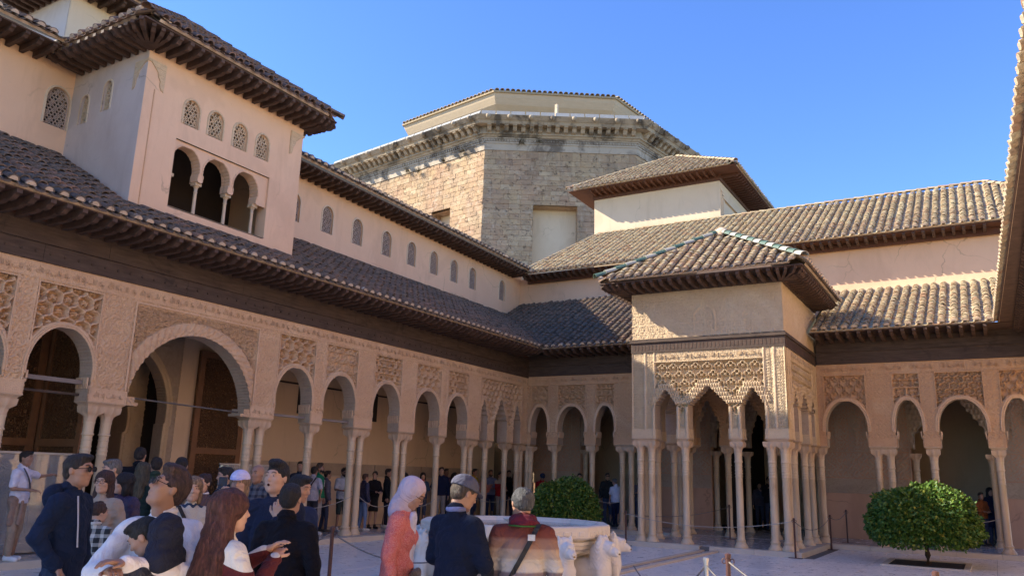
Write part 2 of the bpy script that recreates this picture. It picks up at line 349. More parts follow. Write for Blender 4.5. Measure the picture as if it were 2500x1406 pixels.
def relief(name,parent,mat,mapf,u0,u1,z0,z1,res,ops,hfun,t=.36,back=True,res_back=.07,matback=None,flip=False):
    outl=[outline(o,z0) for o in ops]
    def grid(res,hf,d0,nm,mm):
        nu=max(2,int(round((u1-u0)/res))+1); nz=max(2,int(round((z1-z0)/res))+1)
        u=np.linspace(u0,u1,nu); z=np.linspace(z0,z1,nz); U,Z=np.meshgrid(u,z,indexing='ij')
        uc=(u[1:]+u[:-1])/2; zc=(z[1:]+z[:-1])/2; UC,ZC=np.meshgrid(uc,zc,indexing='ij')
        keep=np.ones_like(UC,bool)
        for o in ops: keep&=~((np.abs(UC-o['c'])<o['hw'](ZC))&(ZC<o['top']))
        vk=np.zeros_like(U,int); 
        for a in (slice(0,-1),slice(1,None)):
            for b in (slice(0,-1),slice(1,None)): vk[a,b]+=keep
        tot=np.zeros_like(U,int)
        for a in (slice(0,-1),slice(1,None)):
            for b in (slice(0,-1),slice(1,None)): tot[a,b]+=1
        border=(vk>0)&(vk<tot)
        ii=np.argwhere(border)
        if len(ii) and len(outl):
            P=np.stack([U[border],Z[border]],1)
            Q=np.concatenate(outl)
            for k in range(0,len(P),400):
                q=P[k:k+400]; dd=((q[:,None,:]-Q[None])**2).sum(2); j=dd.argmin(1); dm=np.sqrt(dd[np.arange(len(q)),j])
                ok=dm<1.3*res; q2=q.copy(); q2[ok]=Q[j[ok]]; q2[:,1]=np.where(np.abs(q[:,1]-z0)<1e-6,z0,q2[:,1]); P[k:k+400]=q2
            U=U.copy();Z=Z.copy(); U[border]=P[:,0]; Z[border]=P[:,1]
        D=(hf(U,Z) if hf else np.zeros_like(U))+d0
        V=np.stack([c.ravel() for c in mapf(U,D,Z)],1)
        idx=np.arange(nu*nz).reshape(nu,nz)
        F=np.stack([idx[:-1,:-1][keep],idx[1:,:-1][keep],idx[1:,1:][keep],idx[:-1,1:][keep]],1)
        if flip!=(d0<-.05): F=F[:,::-1]
        used=np.unique(F); rm=np.full(nu*nz,-1); rm[used]=np.arange(len(used))
        return link(nm,npmesh(nm,V[used],rm[F],True),parent,mm)
    o=grid(res,hfun,0,name,mat)
    if back: grid(res_back,None,-t,'wall_back',matback or mat)
    # reveals, one per opening
    for P in outl:
        V=[];F=[]
        P=P[::3]; n=len(P); b=len(V)
        hs=[.0,-.02,-t+.0]
        for h in hs:
            x=mapf(P[:,0],np.full(n,h),P[:,1]); V+=list(zip(*[np.asarray(q).tolist() for q in x]))
        for k in range(len(hs)-1):
            for i in range(n-1): F.append((b+k*n+i,b+k*n+i+1,b+(k+1)*n+i+1,b+(k+1)*n+i))
        link('arch_reveal',npmesh('arch_reveal',V,F,False),parent,matback or mat)
    return o
# ------------------------------------------------------------------ arch moulding (archivolt) swept round an opening
def archivolt(parent,mat,mapf,op,z0,wd=.07,out=.022,name='archivolt',grow=0):
    P=outline(op,z0,.02); P=P[::4]
    c=np.array([op['c'],op['zs']]); 
    T=np.gradient(P,axis=0); N=np.stack([-T[:,1],T[:,0]],1); N/=np.linalg.norm(N,axis=1)[:,None]+1e-9
    # smooth the normals so that the small scallops do not fold the band
    for _ in range(6): N[1:-1]=(N[:-2]+N[1:-1]*2+N[2:])/4
    N/=np.linalg.norm(N,axis=1)[:,None]+1e-9
    prof=[(0,0),(.0,out*.7),(wd*.3,out),(wd*.45,out*.35),(wd*.6,out*.9),(wd*.9,out*.9),(wd,0)]
    V=[];F=[];n=len(P)
    for (k,h) in prof:
        q=P+N*(k+grow); x=mapf(q[:,0],np.full(n,h+.004),q[:,1]); V+=list(zip(*[np.asarray(a).tolist() for a in x]))
    for j in range(len(prof)-1):
        for i in range(n-1): F.append((j*n+i,j*n+i+1,(j+1)*n+i+1,(j+1)*n+i))
    return link(name,npmesh(name,V,F,False),parent,mat)
def frame_strip(parent,mat,mapf,u0,u1,z0,z1,wd=.022,out=.014,name='frame_moulding'):
    m=MB()
    for (a,b,c,d) in ((u0-wd,u0,z0,z1+wd),(u1,u1+wd,z0,z1+wd),(u0,u1,z1,z1+wd)):
        cs=[(a,c),(b,c),(b,d),(a,d)]
        f=lambda dd:[tuple(float(v) for v in mapf(x,dd,z)) for x,z in cs]
        lo=f(-.01);hi=f(out); m.add(lo+hi,[(4,5,6,7),(0,1,5,4),(1,2,6,5),(2,3,7,6),(3,0,4,7)])
    return m.obj(name,mat,parent)
# ------------------------------------------------------------------ columns
def fl(a,z): return -.07*(math.cos(a*16)>0) if 1.97<z<2.17 else 0
_sh=MB()
_sh.lathe([(.088,.20),(.080,.24),(.078,.9),(.076,1.62),(.084,1.63),(.084,1.655),(.077,1.66),(.077,1.695),(.086,1.70),(.086,1.725),(.077,1.73),(.077,1.765),(.085,1.77),(.085,1.79),(.077,1.795),(.077,1.88),(.084,1.885),(.084,1.90),(.076,1.905),(.078,1.965),(.094,1.975),(.094,2.0),(.082,2.01),(.083,2.16),(.092,2.20)],24,fl=None)
ME_SHAFT=autosmooth(_sh.mesh('column_shaft'),40)
_b=MB(); _b.lathe([(.150,0),(.150,.035),(.145,.05),(.118,.085),(.112,.105),(.098,.125),(.098,.15),(.104,.16),(.104,.185),(.09,.20)],20)
ME_BASE=autosmooth(_b.mesh('column_base'),40)
def capital_mesh():
    V=[];F=[];n=40
    rings=[(.084,2.185,0,0),(.088,2.20,0,0),(.092,2.25,.0,.35),(.100,2.30,.15,.6),(.128,2.335,.5,1),(.152,2.36,.85,.9),(.160,2.45,1,.35),(.162,2.465,1,.0)]
    for (r,z,sq,lf) in rings:
        for i in range(n):
            a=2*math.pi*i/n; c,s=math.cos(a),math.sin(a)
            k=1/max(abs(c),abs(s)); rr=r*((1-sq)+sq*k*.93)
            rr*=1-.10*lf*abs(math.sin(4*a))**.6+.04*lf*math.cos(8*a)
            V.append((rr*c,rr*s,z))
    for j in range(len(rings)-1):
        for i in range(n): F.append((j*n+i,j*n+(i+1)%n,(j+1)*n+(i+1)%n,(j+1)*n+i))
    me=bpy.data.meshes.new('capital'); me.from_pydata(V,[],F); me.update(); return autosmooth(me,50)
ME_CAP=capital_mesh()
ME_SHAFT.materials.append(Mt['marble_column']); ME_BASE.materials.append(Mt['marble_column']); ME_CAP.materials.append(Mt['marble_cap'])
def column(parent,x,y,z=.11,leaf=True):
    s=link('column',ME_SHAFT,parent,None,(x,y,z),rot=(0,0,random.choice((0,1,2,3))*math.pi/2),scale=(1.08,1.08,1))
    link('capital',ME_CAP,s,None,(0,0,0)); link('base',ME_BASE,s,None,(0,0,0)); return s
def impost(parent,u0,u1,mapf,t=.36,ztop=2.64,mat='marble_cap'):
    """stepped slab between capitals and wall"""
    m=MB(); steps=[(2.575,-.035),(2.605,-.02),(2.62,.0),(2.64,.022),(2.655,.022)]
    V=[];F=[]
    for z,e in steps:
        for (u,d) in ((u0-e,e),(u1+e,e),(u1+e,-t-e),(u0-e,-t-e)): V.append(tuple(float(q) for q in mapf(u,d,z)))
    for k in range(len(steps)-1):
        for i in range(4): F.append((k*4+i,k*4+(i+1)%4,(k+1)*4+(i+1)%4,(k+1)*4+i))
    F+=[(3,2,1,0),(16,17,18,19)]
    m.add(V,F); return m.obj('impost',Mt[mat],parent)
def pier(parent,mapf,u0,u1,t=.36,mat='stucco'):
    """carved block above the capitals, proud of the wall"""
    m=MB(); e=.014; za,zb=2.655,2.88
    V=[tuple(float(q) for q in mapf(u,d,z)) for z in (za,zb) for (u,d) in ((u0-e,e),(u1+e,e),(u1+e,-t-e),(u0-e,-t-e))]
    m.add(V,[(0,1,5,4),(1,2,6,5),(2,3,7,6),(3,0,4,7),(0,3,2,1),(4,5,6,7)])
    # raised border on the face
    for (a,b,c,d) in ((u0,u1,za+.01,za+.028),(u0,u1,zb-.03,zb-.012),(u0,u0+.016,za+.028,zb-.03),(u1-.016,u1,za+.028,zb-.03)):
        V=[tuple(float(q) for q in mapf(u,dd,z)) for dd in (e-.004,e+.008) for (u,z) in ((a,c),(b,c),(b,d),(a,d))]
        m.add(V,[(4,5,6,7),(0,1,5,4),(1,2,6,5),(2,3,7,6),(3,0,4,7)])
    return m.obj('inscribed_block',Mt[mat],parent)
# ------------------------------------------------------------------ inscriptions (real letters, in relief)
def text_mesh(name,body,depth=.006):
    cu=bpy.data.curves.new(name,'FONT'); cu.body=body; cu.size=1; cu.resolution_u=2; cu.extrude=depth/.2; 
    o=bpy.data.objects.new(name,cu); COL.objects.link(o); dg=bpy.context.evaluated_depsgraph_get()
    me=bpy.data.meshes.new_from_object(o.evaluated_get(dg)); bpy.data.objects.remove(o); bpy.data.curves.remove(cu)
    me.name=name; return me
_ar='\uFE8F\uFEDF\uFE8E\uFECF \uFEFB\uFEED'[::1]
# "wa la ghaliba illa Allah" in presentation forms, written in visual order (left to right)
_vis='\uFDF2 \uFEFB\uFE87 \uFE90\uFEDF\uFE8E\uFECF \uFEFB\uFEED'
ME_TXT=text_mesh('inscription',_vis)
_co=np.array([v.co[:] for v in ME_TXT.vertices]) if len(ME_TXT.vertices) else np.zeros((1,3))
TXT_W=1.0
if len(_co)>1:
    mn=_co.min(0); mx=_co.max(0); c2=(_co-mn)/(mx-mn)
    TXT_W=.56; c2[:,0]*=TXT_W; c2[:,1]*=.165; c2[:,2]*=.014
    ME_TXT.vertices.foreach_set('co',c2.astype(np.float32).ravel()); ME_TXT.update()
ME_TXT.materials.clear()
def inscriptions(parent,mat,u0,u1,zc,toworld,d=.0,h=1.0,every=.62,maxn=60):
    """toworld(u,d,z)->(loc, rot matrix 3x3 with columns along, up, out)"""
    n=int((u1-u0)/every); k=0
    for i in range(n):
        u=u0+(i+.5)*(u1-u0)/n-TXT_W/2
        loc,rm=toworld(u,d,zc)
        me=ME_TXTS.get(mat)
        if me is None: me=ME_TXT.copy(); me.name='inscription'; me.materials.append(Mt[mat]); ME_TXTS[mat]=me
        o=link('inscription',me,parent,None)
        M4=rm.to_4x4(); M4.translation=Vector(loc); o.matrix_basis=M4@Matrix.Diagonal((1,h,1,1))
ME_TXTS={}
# ------------------------------------------------------------------ roofs
def tile_verts(L=.36,r0=.088,r1=.066,th=.024,n=7,rise=.0):
    V=[];F=[]
    for (r,y) in ((r0,0),(r1,L)):
        for i in range(n): a=math.pi*i/(n-1); V.append((r*math.cos(a),y,r*math.sin(a)*.86))
    for i in range(n): a=math.pi*i/(n-1); V.append(((r0-th)*math.cos(a),0,(r0-th)*math.sin(a)*.86))
    for i in range(n): a=math.pi*i/(n-1); V.append(((r0-th)*math.cos(a),.09,(r0-th)*math.sin(a)*.86-.004))
    for i in range(n-1): F.append((i,i+1,n+i+1,n+i)); F.append((i+1,i,2*n+i,2*n+i+1)); F.append((2*n+i+1,2*n+i,3*n+i,3*n+i+1))
    return np.array(V,float),np.array(F,int)
TV,TF=tile_verts(); TILE_ME={}
def tile_me(matname):
    if matname not in TILE_ME:
        me=npmesh('tile',TV,TF,True); me=autosmooth(me,50); me.materials.append(Mt[matname]); TILE_ME[matname]=me
    return TILE_ME[matname]
def plug_me(matname='mortar'):
    if 'plug' not in TILE_ME:
        m=MB(); n=9; p=[(.074*math.cos(math.pi*i/(n-1)),.074*.86*math.sin(math.pi*i/(n-1))) for i in range(n)]
        m.prism(p,lambda a,b:(a,-.010,b-.004),lambda a,b:(a,.07,b-.004)); me=m.mesh('mortar_plug'); me.materials.append(Mt[matname]); TILE_ME['plug']=me
    return TILE_ME['plug']
def roof(parent,P0,udir,ulen,vdir,vr,matname='tile_buff',sp=.255,exp=.235,nmax=300,deckmat='mortar',plugs=True,uoff=0,eave=None,over=.19,jit=1.5,panmat=None,deckth=.05):
    """P0 eave start (at the tile tips), udir along the eave, vdir up the slope; vr(u)->(v0,v1) or None"""
    P0=Vector(P0); u=Vector(udir).normalized(); v=Vector(vdir).normalized(); nrm=u.cross(v).normalized()
    if nrm.z<0: nrm=-nrm; 
    # basis for a tile: x across, y up-slope, z outward normal
    X=v.cross(nrm).normalized(); B=Matrix((X,v,nrm)).transposed()
    tiles=[];pans=[];plg=[]
    n=int(ulen/sp)
    for i in range(n):
        uu=(i+.5)*sp+uoff; rg=vr(uu)
        if rg is None: continue
        v0,v1=rg
        if v1-v0<.12: continue
        k=int((v1-v0)/exp)+1; ju=random.uniform(-.012,.012)*jit
        for j in range(k):
            vv=v0+j*exp+ random.uniform(-.012,.012)*jit
            if vv+over>v1 and j>0 or vv+min(over,.2)>v1: break
            tiles.append((uu+ju+random.uniform(-.008,.008)*jit,vv,.062+random.uniform(-.005,.009)*jit,random.uniform(-.04,.04)*jit,-.085+random.uniform(-.02,.01)))
        if plugs and (eave is None or eave(uu)): plg.append((uu+ju,v0,.062))
        rg2=vr(uu+sp/2)
        if rg2 is None: rg2=rg
        a,b=max(v0,rg2[0]),max(v1,rg2[1]); k=int((b-a)/(exp*1.5))+1
        for j in range(k):
            if a+j*exp*1.5+.58>b+.12 and j>0 or b-a<.45: break
            pans.append((uu+sp/2,a+j*exp*1.5-.045,.048,0,-.04))
    def mat4(t,flip=False,L=1.0):
        p=P0+u*t[0]+v*t[1]+nrm*t[2]
        Rm=B@Matrix.Rotation(t[3],3,'Z')@Matrix.Rotation(t[4],3,'X')
        if flip: Rm=Rm@Matrix.Diagonal((1.12,1.75,-.62))
        M=Rm.to_4x4(); M.translation=p; return M
    tm=[mat4(t) for t in tiles]
    order=sorted(range(len(tm)),key=lambda i:(tm[i].translation-CAM).length)
    near=order[:nmax]; far=order[nmax:]
    me=tile_me(matname)
    for i in near:
        o=link('tile',me,parent,None); o.matrix_basis=tm[i]
    def merged(name,ms,m):
        if not ms: return
        A=np.array([[list(r) for r in q] for q in ms]); n=len(ms)
        VV=np.concatenate([TV,np.ones((len(TV),1))],1)
        V=np.einsum('kij,vj->kvi',A,VV)[:,:,:3].reshape(-1,3)
        F=(TF[None]+ (np.arange(n)*len(TV))[:,None,None]).reshape(-1,4)
        o=link(name,npmesh(name,V,F,True),parent,Mt[m]); o['kind']='stuff'
    merged('roof_tiles',[tm[i] for i in far],matname)
    merged('pan_tiles',[mat4(t,True) for t in pans],panmat or matname)
    pm=plug_me()
    for t in plg:
        M=mat4((t[0],t[1],t[2],0,0)); o=link('mortar_plug',pm,parent,None); o.matrix_basis=M
    # deck under the tiles
    us=np.linspace(uoff,uoff+ulen,max(8,int(ulen/.3))); V=[];F=[];prev=None
    for q in us:
        rg=vr(min(max(q,uoff+.01),uoff+ulen-.01))
        if rg is None or rg[1]-rg[0]<.02: prev=None; continue
        b=len(V)
        for vv in (rg[0]+.05,rg[1]):
            for h in (.006,-deckth): V.append(tuple(P0+u*q+v*vv+nrm*h))
        if prev is not None:
            p=prev; F+= [(p,b,b+2,p+2),(p+1,p+3,b+3,b+1),(p,p+1,b+1,b),(p+2,b+2,b+3,p+3)]
        prev=b
    if F: link('roof_deck',npmesh('roof_deck',V,F,False),parent,Mt[deckmat])
def ridge(parent,a,b,mats,L=.42,r=.105,name='ridge_tile'):
    a=Vector(a);b=Vector(b); d=(b-a); n=max(1,int(d.length/ (L*.84))); dn=d.normalized()
    X=dn.cross(Vector((0,0,1))).normalized(); N=X.cross(dn).normalized()
    V,F=tile_verts(L,r,r*.84,.016,9); mes=[]
    for m in mats:
        me=npmesh(name,V,F,True); me=autosmooth(me,50); me.materials.append(Mt[m]); mes.append(me)
    for i in range(n):
        o=link(name,mes[i%len(mes)],parent,None); Rm=Matrix((X,dn,N)).transposed()@Matrix.Rotation(-.05,3,'X')
        M=Rm.to_4x4(); M.translation=a+d*(i/n)+N*.055; o.matrix_basis=M
# ------------------------------------------------------------------ rafters
def rafter_mesh(L,w=.085,h=.13,name='rafter',mat='wood_rafter',nose=True):
    # profile in (y along, z): starts at the wall y=0 and grows outward
    if nose: p=[(0,0),(0,-h),(L*.55,-h*.98),(L*.68,-h*.75),(L*.74,-h*.95),(L*.86,-h*.88),(L*.93,-h*.55),(L,-h*.42),(L,0)]
    else: p=[(0,0),(0,-h),(L,-h*.6),(L,0)]
    m=MB(); m.prism(p,lambda a,b:(-w/2,a,b),lambda a,b:(w/2,a,b)); me=m.mesh(name); me.materials.append(Mt[mat]); return me
def rafters(parent,A,B,out,me,sp=.25,ang=0,up=0):
    A=Vector(A);B=Vector(B); d=B-A; n=max(1,int(d.length/sp)); o_=Vector(out).normalized(); 
    Y=(o_+Vector((0,0,up))).normalized(); X=d.normalized(); X=(X-Y*X.dot(Y)).normalized(); Z=X.cross(Y)
    if Z.z<0: X=-X; Z=-Z
    for i in range(n):
        M=Matrix((X,Y,Z)).transposed().to_4x4(); M.translation=A+d*((i+.5)/n)
        o=link('rafter',me,parent,None); o.matrix_basis=M
def board(parent,name,mat,x0,x1,y0,y1,z0,z1): return MB().box(x0,x1,y0,y1,z0,z1).obj(name,Mt[mat],parent)
def wall_with_windows(parent,mapf,u0,u1,z0,z1,wins,mat,t=.35,name='wall',res=.12,ztilt=None):
    """flat rendered wall with arched openings cut through it"""
    ops=[]
    for (c,hw_,zb,zt) in wins:
        def f(z,hw_=hw_,zb=zb,zt=zt):
            q=np.clip((z-(zt-hw_*1.15))/(hw_*1.15),0,1); r=hw_*np.sqrt(np.clip(1-q*q,0,1)); return np.where(z<zb,-1,r)
        ops.append(dict(c=c,hw=f,top=zt,zb=zb,a=hw_))
    # cells: vertical strips; simple polygon bridging
    V=[];F=[]
    def vadd(u,d,z): V.append(tuple(float(q) for q in mapf(u,d,z))); return len(V)-1
    cuts=sorted(set([u0,u1]+[c-a-.03 for (c,a,_,_) in wins]+[c+a+.03 for (c,a,_,_) in wins]))
    cuts=[q for q in cuts if u0<=q<=u1]
    for a,b in zip(cuts[:-1],cuts[1:]):
        mid=(a+b)/2; w=[q for q in wins if abs(q[0]-mid)<q[1]]
        if not w: F.append(tuple(vadd(*q) for q in ((a,0,z0),(b,0,z0),(b,0,z1),(a,0,z1)))); continue
        c,hw_,zb,zt=w[0]; zs=zt-hw_*1.15; n=10
        arc=[(c+hw_*math.cos(math.pi*i/n),zs+hw_*1.15*math.sin(math.pi*i/n)) for i in range(n+1)] # right to left
        lo=[(c-hw_,zb),(c+hw_,zb)]
        F.append(tuple(vadd(x,0,z) for x,z in ((a,z0),(b,z0),(b,zb),(c+hw_,zb),(c-hw_,zb),(a,zb))))
        F.append(tuple(vadd(x,0,z) for x,z in ((a,zb),(c-hw_,zb),(c-hw_,zs),(a,zs))))
        F.append(tuple(vadd(x,0,z) for x,z in ((c+hw_,zb),(b,zb),(b,zs),(c+hw_,zs))))
        for i in range(n):
            x0_,za=arc[i]; x1_,zb_=arc[i+1]
            e0=(b,zs) if i==0 else (c+hw_*1.0+ (b-c-hw_)*1.0 if i<0 else None,0)
        # outer frame points matching the arc
        def outer(i):
            th=math.pi*i/n; x=math.cos(th); y=math.sin(th); H=z1-zs; W=(b-a)/2
            k=min(W/abs(x) if abs(x)>1e-6 else 1e9,H/abs(y) if abs(y)>1e-6 else 1e9); return ((a+b)/2+x*k,zs+y*k)
        for i in range(n):
            q=[arc[i],outer(i),outer(i+1),arc[i+1]]
            F.append(tuple(vadd(x,0,z) for x,z in q))
            # corner filler
            (xa,za),(xb,zb2)=outer(i),outer(i+1)
            if abs(xa-xb)>1e-5 and abs(za-zb2)>1e-5:
                F.append((vadd(xa,0,za),vadd(b if xa>(a+b)/2 else a,0,z1),vadd(xb,0,zb2)))
        ring=[(c+hw_,zb)]+arc+[(c-hw_,zb)]
        for p,q in list(zip(ring[:-1],ring[1:]))+[(ring[-1],ring[0])]:
            F.append((vadd(p[0],0,p[1]),vadd(q[0],0,q[1]),vadd(q[0],-t,q[1]),vadd(p[0],-t,p[1])))
    # back sheet and ends keep the wall solid
    for a,b in ((u0,u1),):
        F.append(tuple(vadd(*q) for q in ((a,0,z1),(b,0,z1),(b,-t,z1),(a,-t,z1))))
        F.append(tuple(vadd(*q) for q in ((a,0,z0),(a,0,z1),(a,-t,z1),(a,-t,z0)))); F.append(tuple(vadd(*q) for q in ((b,0,z0),(b,0,z1),(b,-t,z1),(b,-t,z0))))
    me=bpy.data.meshes.new(name); me.from_pydata(V,[],F); me.update()
    return link(name,me,parent,Mt[mat])
def lattice_mesh(w,h,name='lattice',cell=.085,th=.03):
    """pierced plaster window screen with an arched head; x across, y up, z out"""
    m=MB(); zs=h-w/2*1.15
    def inside(x,y):
        if abs(x)>w/2: return False
        if y<0: return False
        if y>zs: return (x/(w/2))**2+((y-zs)/(w/2*1.15))**2<1
        return True
    nx=int(w/cell)+2; ny=int(h/cell)+2; r=cell*.5
    for j in range(ny+1):
        for i in range(-nx,nx+1):
            cx=i*cell*1.0+(j%2)*cell/2; cy=j*cell*.866+.02
            if not inside(cx,cy): continue
            # ring of six bars round every star hole
            for k in range(6):
                a0=math.pi/6+k*math.pi/3; a1=a0+math.pi/3
                if k in (3,4,5) and inside(cx-cell*.5,cy-cell*.8): continue
                p=(cx+r*1.12*math.cos(a0),cy+r*1.12*math.sin(a0)); q=(cx+r*1.12*math.cos(a1),cy+r*1.12*math.sin(a1))
                if not(inside(*p) and inside(*q)): continue
                d=Vector((q[0]-p[0],q[1]-p[1],0)); nn=Vector((-d.y,d.x,0)).normalized()*.0105
                P=[Vector((p[0],p[1],0)),Vector((q[0],q[1],0))]
                vs=[P[0]-nn,P[1]-nn,P[1]+nn,P[0]+nn]
                m.add([tuple(v) for v in vs]+[(v.x,v.y,th) for v in vs],[(4,5,6,7),(0,1,5,4),(2,3,7,6)])
            # small rosette in the middle
            if (i+j*2)%3==0:
                vs=[(cx+.02*math.cos(math.pi*k/3),cy+.02*math.sin(math.pi*k/3)) for k in range(6)]
                m.add([(x,y,.0) for x,y in vs]+[(x,y,th*.8) for x,y in vs],[(6,7,8,9,10,11)]+[(k,(k+1)%6,6+(k+1)%6,6+k) for k in range(6)])
    # border
    n=12; arc=[(w/2*math.cos(math.pi*i/n),zs+w/2*1.15*math.sin(math.pi*i/n)) for i in range(n+1)]; ring=[(w/2,0)]+arc+[(-w/2,0)]
    inn=[(x*.9,.025+(y-.025)*.955 if y>0 else .025) for x,y in ring]; N=len(ring)
    V=[(x,y,th) for x,y in ring]+[(x,y,th) for x,y in inn]+[(x,y,0) for x,y in inn]
    m.add(V,[(i,(i+1)%N,N+(i+1)%N,N+i) for i in range(N)]+[(N+i,N+(i+1)%N,2*N+(i+1)%N,2*N+i) for i in range(N)])
    return m.mesh(name)
def hood(parent,mapf,c,hw_,zb,zt,mat='plaster_cream'):
    """raised moulding round a window"""
    n=12; zs=zt-hw_*1.15; V=[];F=[]
    def ring(e,d): 
        r=[(c+hw_+e,zb)]+[(c+(hw_+e)*math.cos(math.pi*i/n),zs+(hw_*1.15+e)*math.sin(math.pi*i/n)) for i in range(n+1)]+[(c-hw_-e,zb)]
        return [tuple(float(q) for q in mapf(x,d,z)) for x,z in r]
    for e,d in ((0,.0),(0,.018),(.03,.018),(.045,.0)): V+=ring(e,d)
    N=n+3
    for k in range(3):
        for i in range(N-1): F.append((k*N+i,k*N+i+1,(k+1)*N+i+1,(k+1)*N+i))
    me=bpy.data.meshes.new('window_moulding'); me.from_pydata(V,[],F); me.update(); return link('window_moulding',me,parent,Mt[mat])
# ================================================================== SETTING: ground
ground=MB().box(-80,80,-80,90,-.5,-.03).obj('ground',Mt['grout'],None,kind='structure')
floor=MB().box(.30,14.4,-27,-.30,-.03,-.012).obj('courtyard_floor',Mt['grout'],None,kind='structure')
def slab_mesh(w,h,t=.02,b=.004):
    m=MB(); V=[(x,y,z) for z,e in ((-t,0),(-b,0),(0,b)) for x,y in ((e,e),(w-e,e),(w-e,h-e),(e,h-e))]
    m.add(V,[(8,9,10,11)]+[(k*4+i,k*4+(i+1)%4,(k+1)*4+(i+1)%4,(k+1)*4+i) for k in (0,1) for i in range(4)]); return m
rects=[]
sw,shh=1.17,.78
for i in range(12):
    for j in range(35):
        x=.34+i*sw; y=-27+j*shh+(i%2)*shh/2
        x1=min(x+sw-.006,14.38); y1=min(y+shh-.006,-.34)
        if 7.08<x<7.6 or 7.08<x1<7.6 or (x<7.08 and x1>7.6):
            if x<7.1: x1=min(x1,7.1)
            else: x=max(x,7.58)
        if y1-y<.1 or x1-x<.1: continue
        if x1>5.3 and x<9.4 and y1>-3.95:
            y1=-4.0
            if y1-y<.1: continue
        rects.append((x,y,x1-x,y1-y))
rects.sort(key=lambda r:math.hypot(r[0]+r[2]/2-13.3,r[1]+r[3]/2+23.5) if r[1]>-22.5 else 99)
for k,(x,y,a,b) in enumerate(rects[:300]):
    o=slab_mesh(a,b).obj('paving_slab',Mt['floor'],floor,loc=(x,y,random.uniform(-.0008,.0008)))
mm=MB()
for (x,y,a,b) in rects[300:]: s=slab_mesh(a,b); mm.add([(q[0]+x,q[1]+y,q[2]) for q in s.v],s.f)
if mm.v: mm.obj('far_paving_slabs',Mt['floor'],floor,kind='stuff')
# gallery floors with kerbs
gal=MB().box(-2.6,.28,-27,6.9,-.03,.095).box(.28,14.6,-.28,6.9,-.03,.095).obj('gallery_floor',Mt['grout'],None,kind='structure')
g=0
for i in range(46):
    y=-27+i*.74
    for (x0,x1) in ((-2.45,-1.2),(-1.194,.05)):
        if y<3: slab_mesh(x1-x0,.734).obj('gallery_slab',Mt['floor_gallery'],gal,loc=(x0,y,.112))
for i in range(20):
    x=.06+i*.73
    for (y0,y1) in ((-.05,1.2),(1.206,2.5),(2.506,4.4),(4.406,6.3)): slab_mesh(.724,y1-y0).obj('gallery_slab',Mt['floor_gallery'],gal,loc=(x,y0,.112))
def kerbrun(parent,a,b,wd,nx,z=.115,l=.92):
    a=Vector(a);b=Vector(b); d=b-a; n=max(1,round(d.length/l)); dn=d.normalized(); nn=Vector(nx)
    for i in range(n):
        p=a+dn*(i*d.length/n); q=a+dn*((i+1)*d.length/n-.006)
        m=MB(); V=[]
        for z_,e in ((-.02,0),(z-.008,0),(z,.008)):
            for s,t in ((p,0+e),(q,0+e),(q,wd),(p,wd)): V.append((s.x-nn.x*(t-0)+0,s.y-nn.y*(t-0),z_))
        m.add(V,[(8,9,10,11)]+[(k*4+i_,k*4+(i_+1)%4,(k+1)*4+(i_+1)%4,(k+1)*4+i_) for k in (0,1) for i_ in range(4)])
        m.obj('kerb_stone',Mt['kerb'],parent)
kerbrun(gal,(.34,-26.8,0),(.34,-.34,0),.29,(1,0,0))
kerbrun(gal,(.346,-.34,0),(5.24,-.34,0),.29,(0,-1,0)); kerbrun(gal,(9.46,-.34,0),(14.3,-.34,0),.29,(0,-1,0))
# pavilion floor
pvf=MB().box(5.3,9.4,-3.95,-.3,-.03,.095).obj('pavilion_floor',Mt['grout'],None,kind='structure')
for i in range(4):
    for j in range(5):
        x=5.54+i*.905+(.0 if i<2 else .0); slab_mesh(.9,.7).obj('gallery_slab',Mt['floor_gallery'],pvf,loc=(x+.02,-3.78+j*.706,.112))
kerbrun(pvf,(5.25,-4.02,0),(7.1,-4.02,0),.27,(0,-1,0)); kerbrun(pvf,(7.34,-4.02,0),(9.45,-4.02,0),.27,(0,-1,0))
kerbrun(pvf,(9.45,-3.745,0),(9.45,-.346,0),.27,(1,0,0)); kerbrun(pvf,(5.25,-3.745,0),(5.25,-.346,0),.27,(-1,0,0))
# water rill
ch=MB().box(7.26,7.42,-11.6,-2.2,-.02,.004).obj('water_channel_bed',Mt['floor_gallery'],None,kind='structure')
for x in (7.1,7.44):
    y=-11.4
    while y<-4.1:
        l=min(.95,-4.04-y); s=slab_mesh(.13,l-.006,.05,.01); s.obj('rill_edge_stone',Mt['kerb'],ch,loc=(x,y,.038)); y+=.95
# ================================================================== LEFT ARCADE WING
mapL=lambda u,d,z:(d+0*u,u+0*z,z+0*u)
mapF=lambda u,d,z:(u+0*z,-d+0*u,z+0*u)
mapPF=lambda u,d,z:(u+0*z,-3.92-d+0*u,z+0*u)
mapPS=lambda u,d,z:(9.27+d+0*u,u+0*z,z+0*u)
mapPL=lambda u,d,z:(5.37-d+0*u,u+0*z,z+0*u)
def inL(u,d,z): return (d,u,z),Matrix(((0,0,1),(1,0,0),(0,1,0)))
def inF(u,d,z): return (u,-d,z),Matrix(((1,0,0),(0,0,-1),(0,1,0)))
def inPF(u,d,z): return (u,-3.92-d,z),Matrix(((1,0,0),(0,0,-1),(0,1,0)))
def inPS(u,d,z): return (9.27+d,u,z),Matrix(((0,0,1),(1,0,0),(0,1,0)))
LW=thing('arcade_wing','long carved arcade wing on the left with slender columns, lean-to roof and upper storey','palace wing',(0,-13.2,0))
ZT=4.84
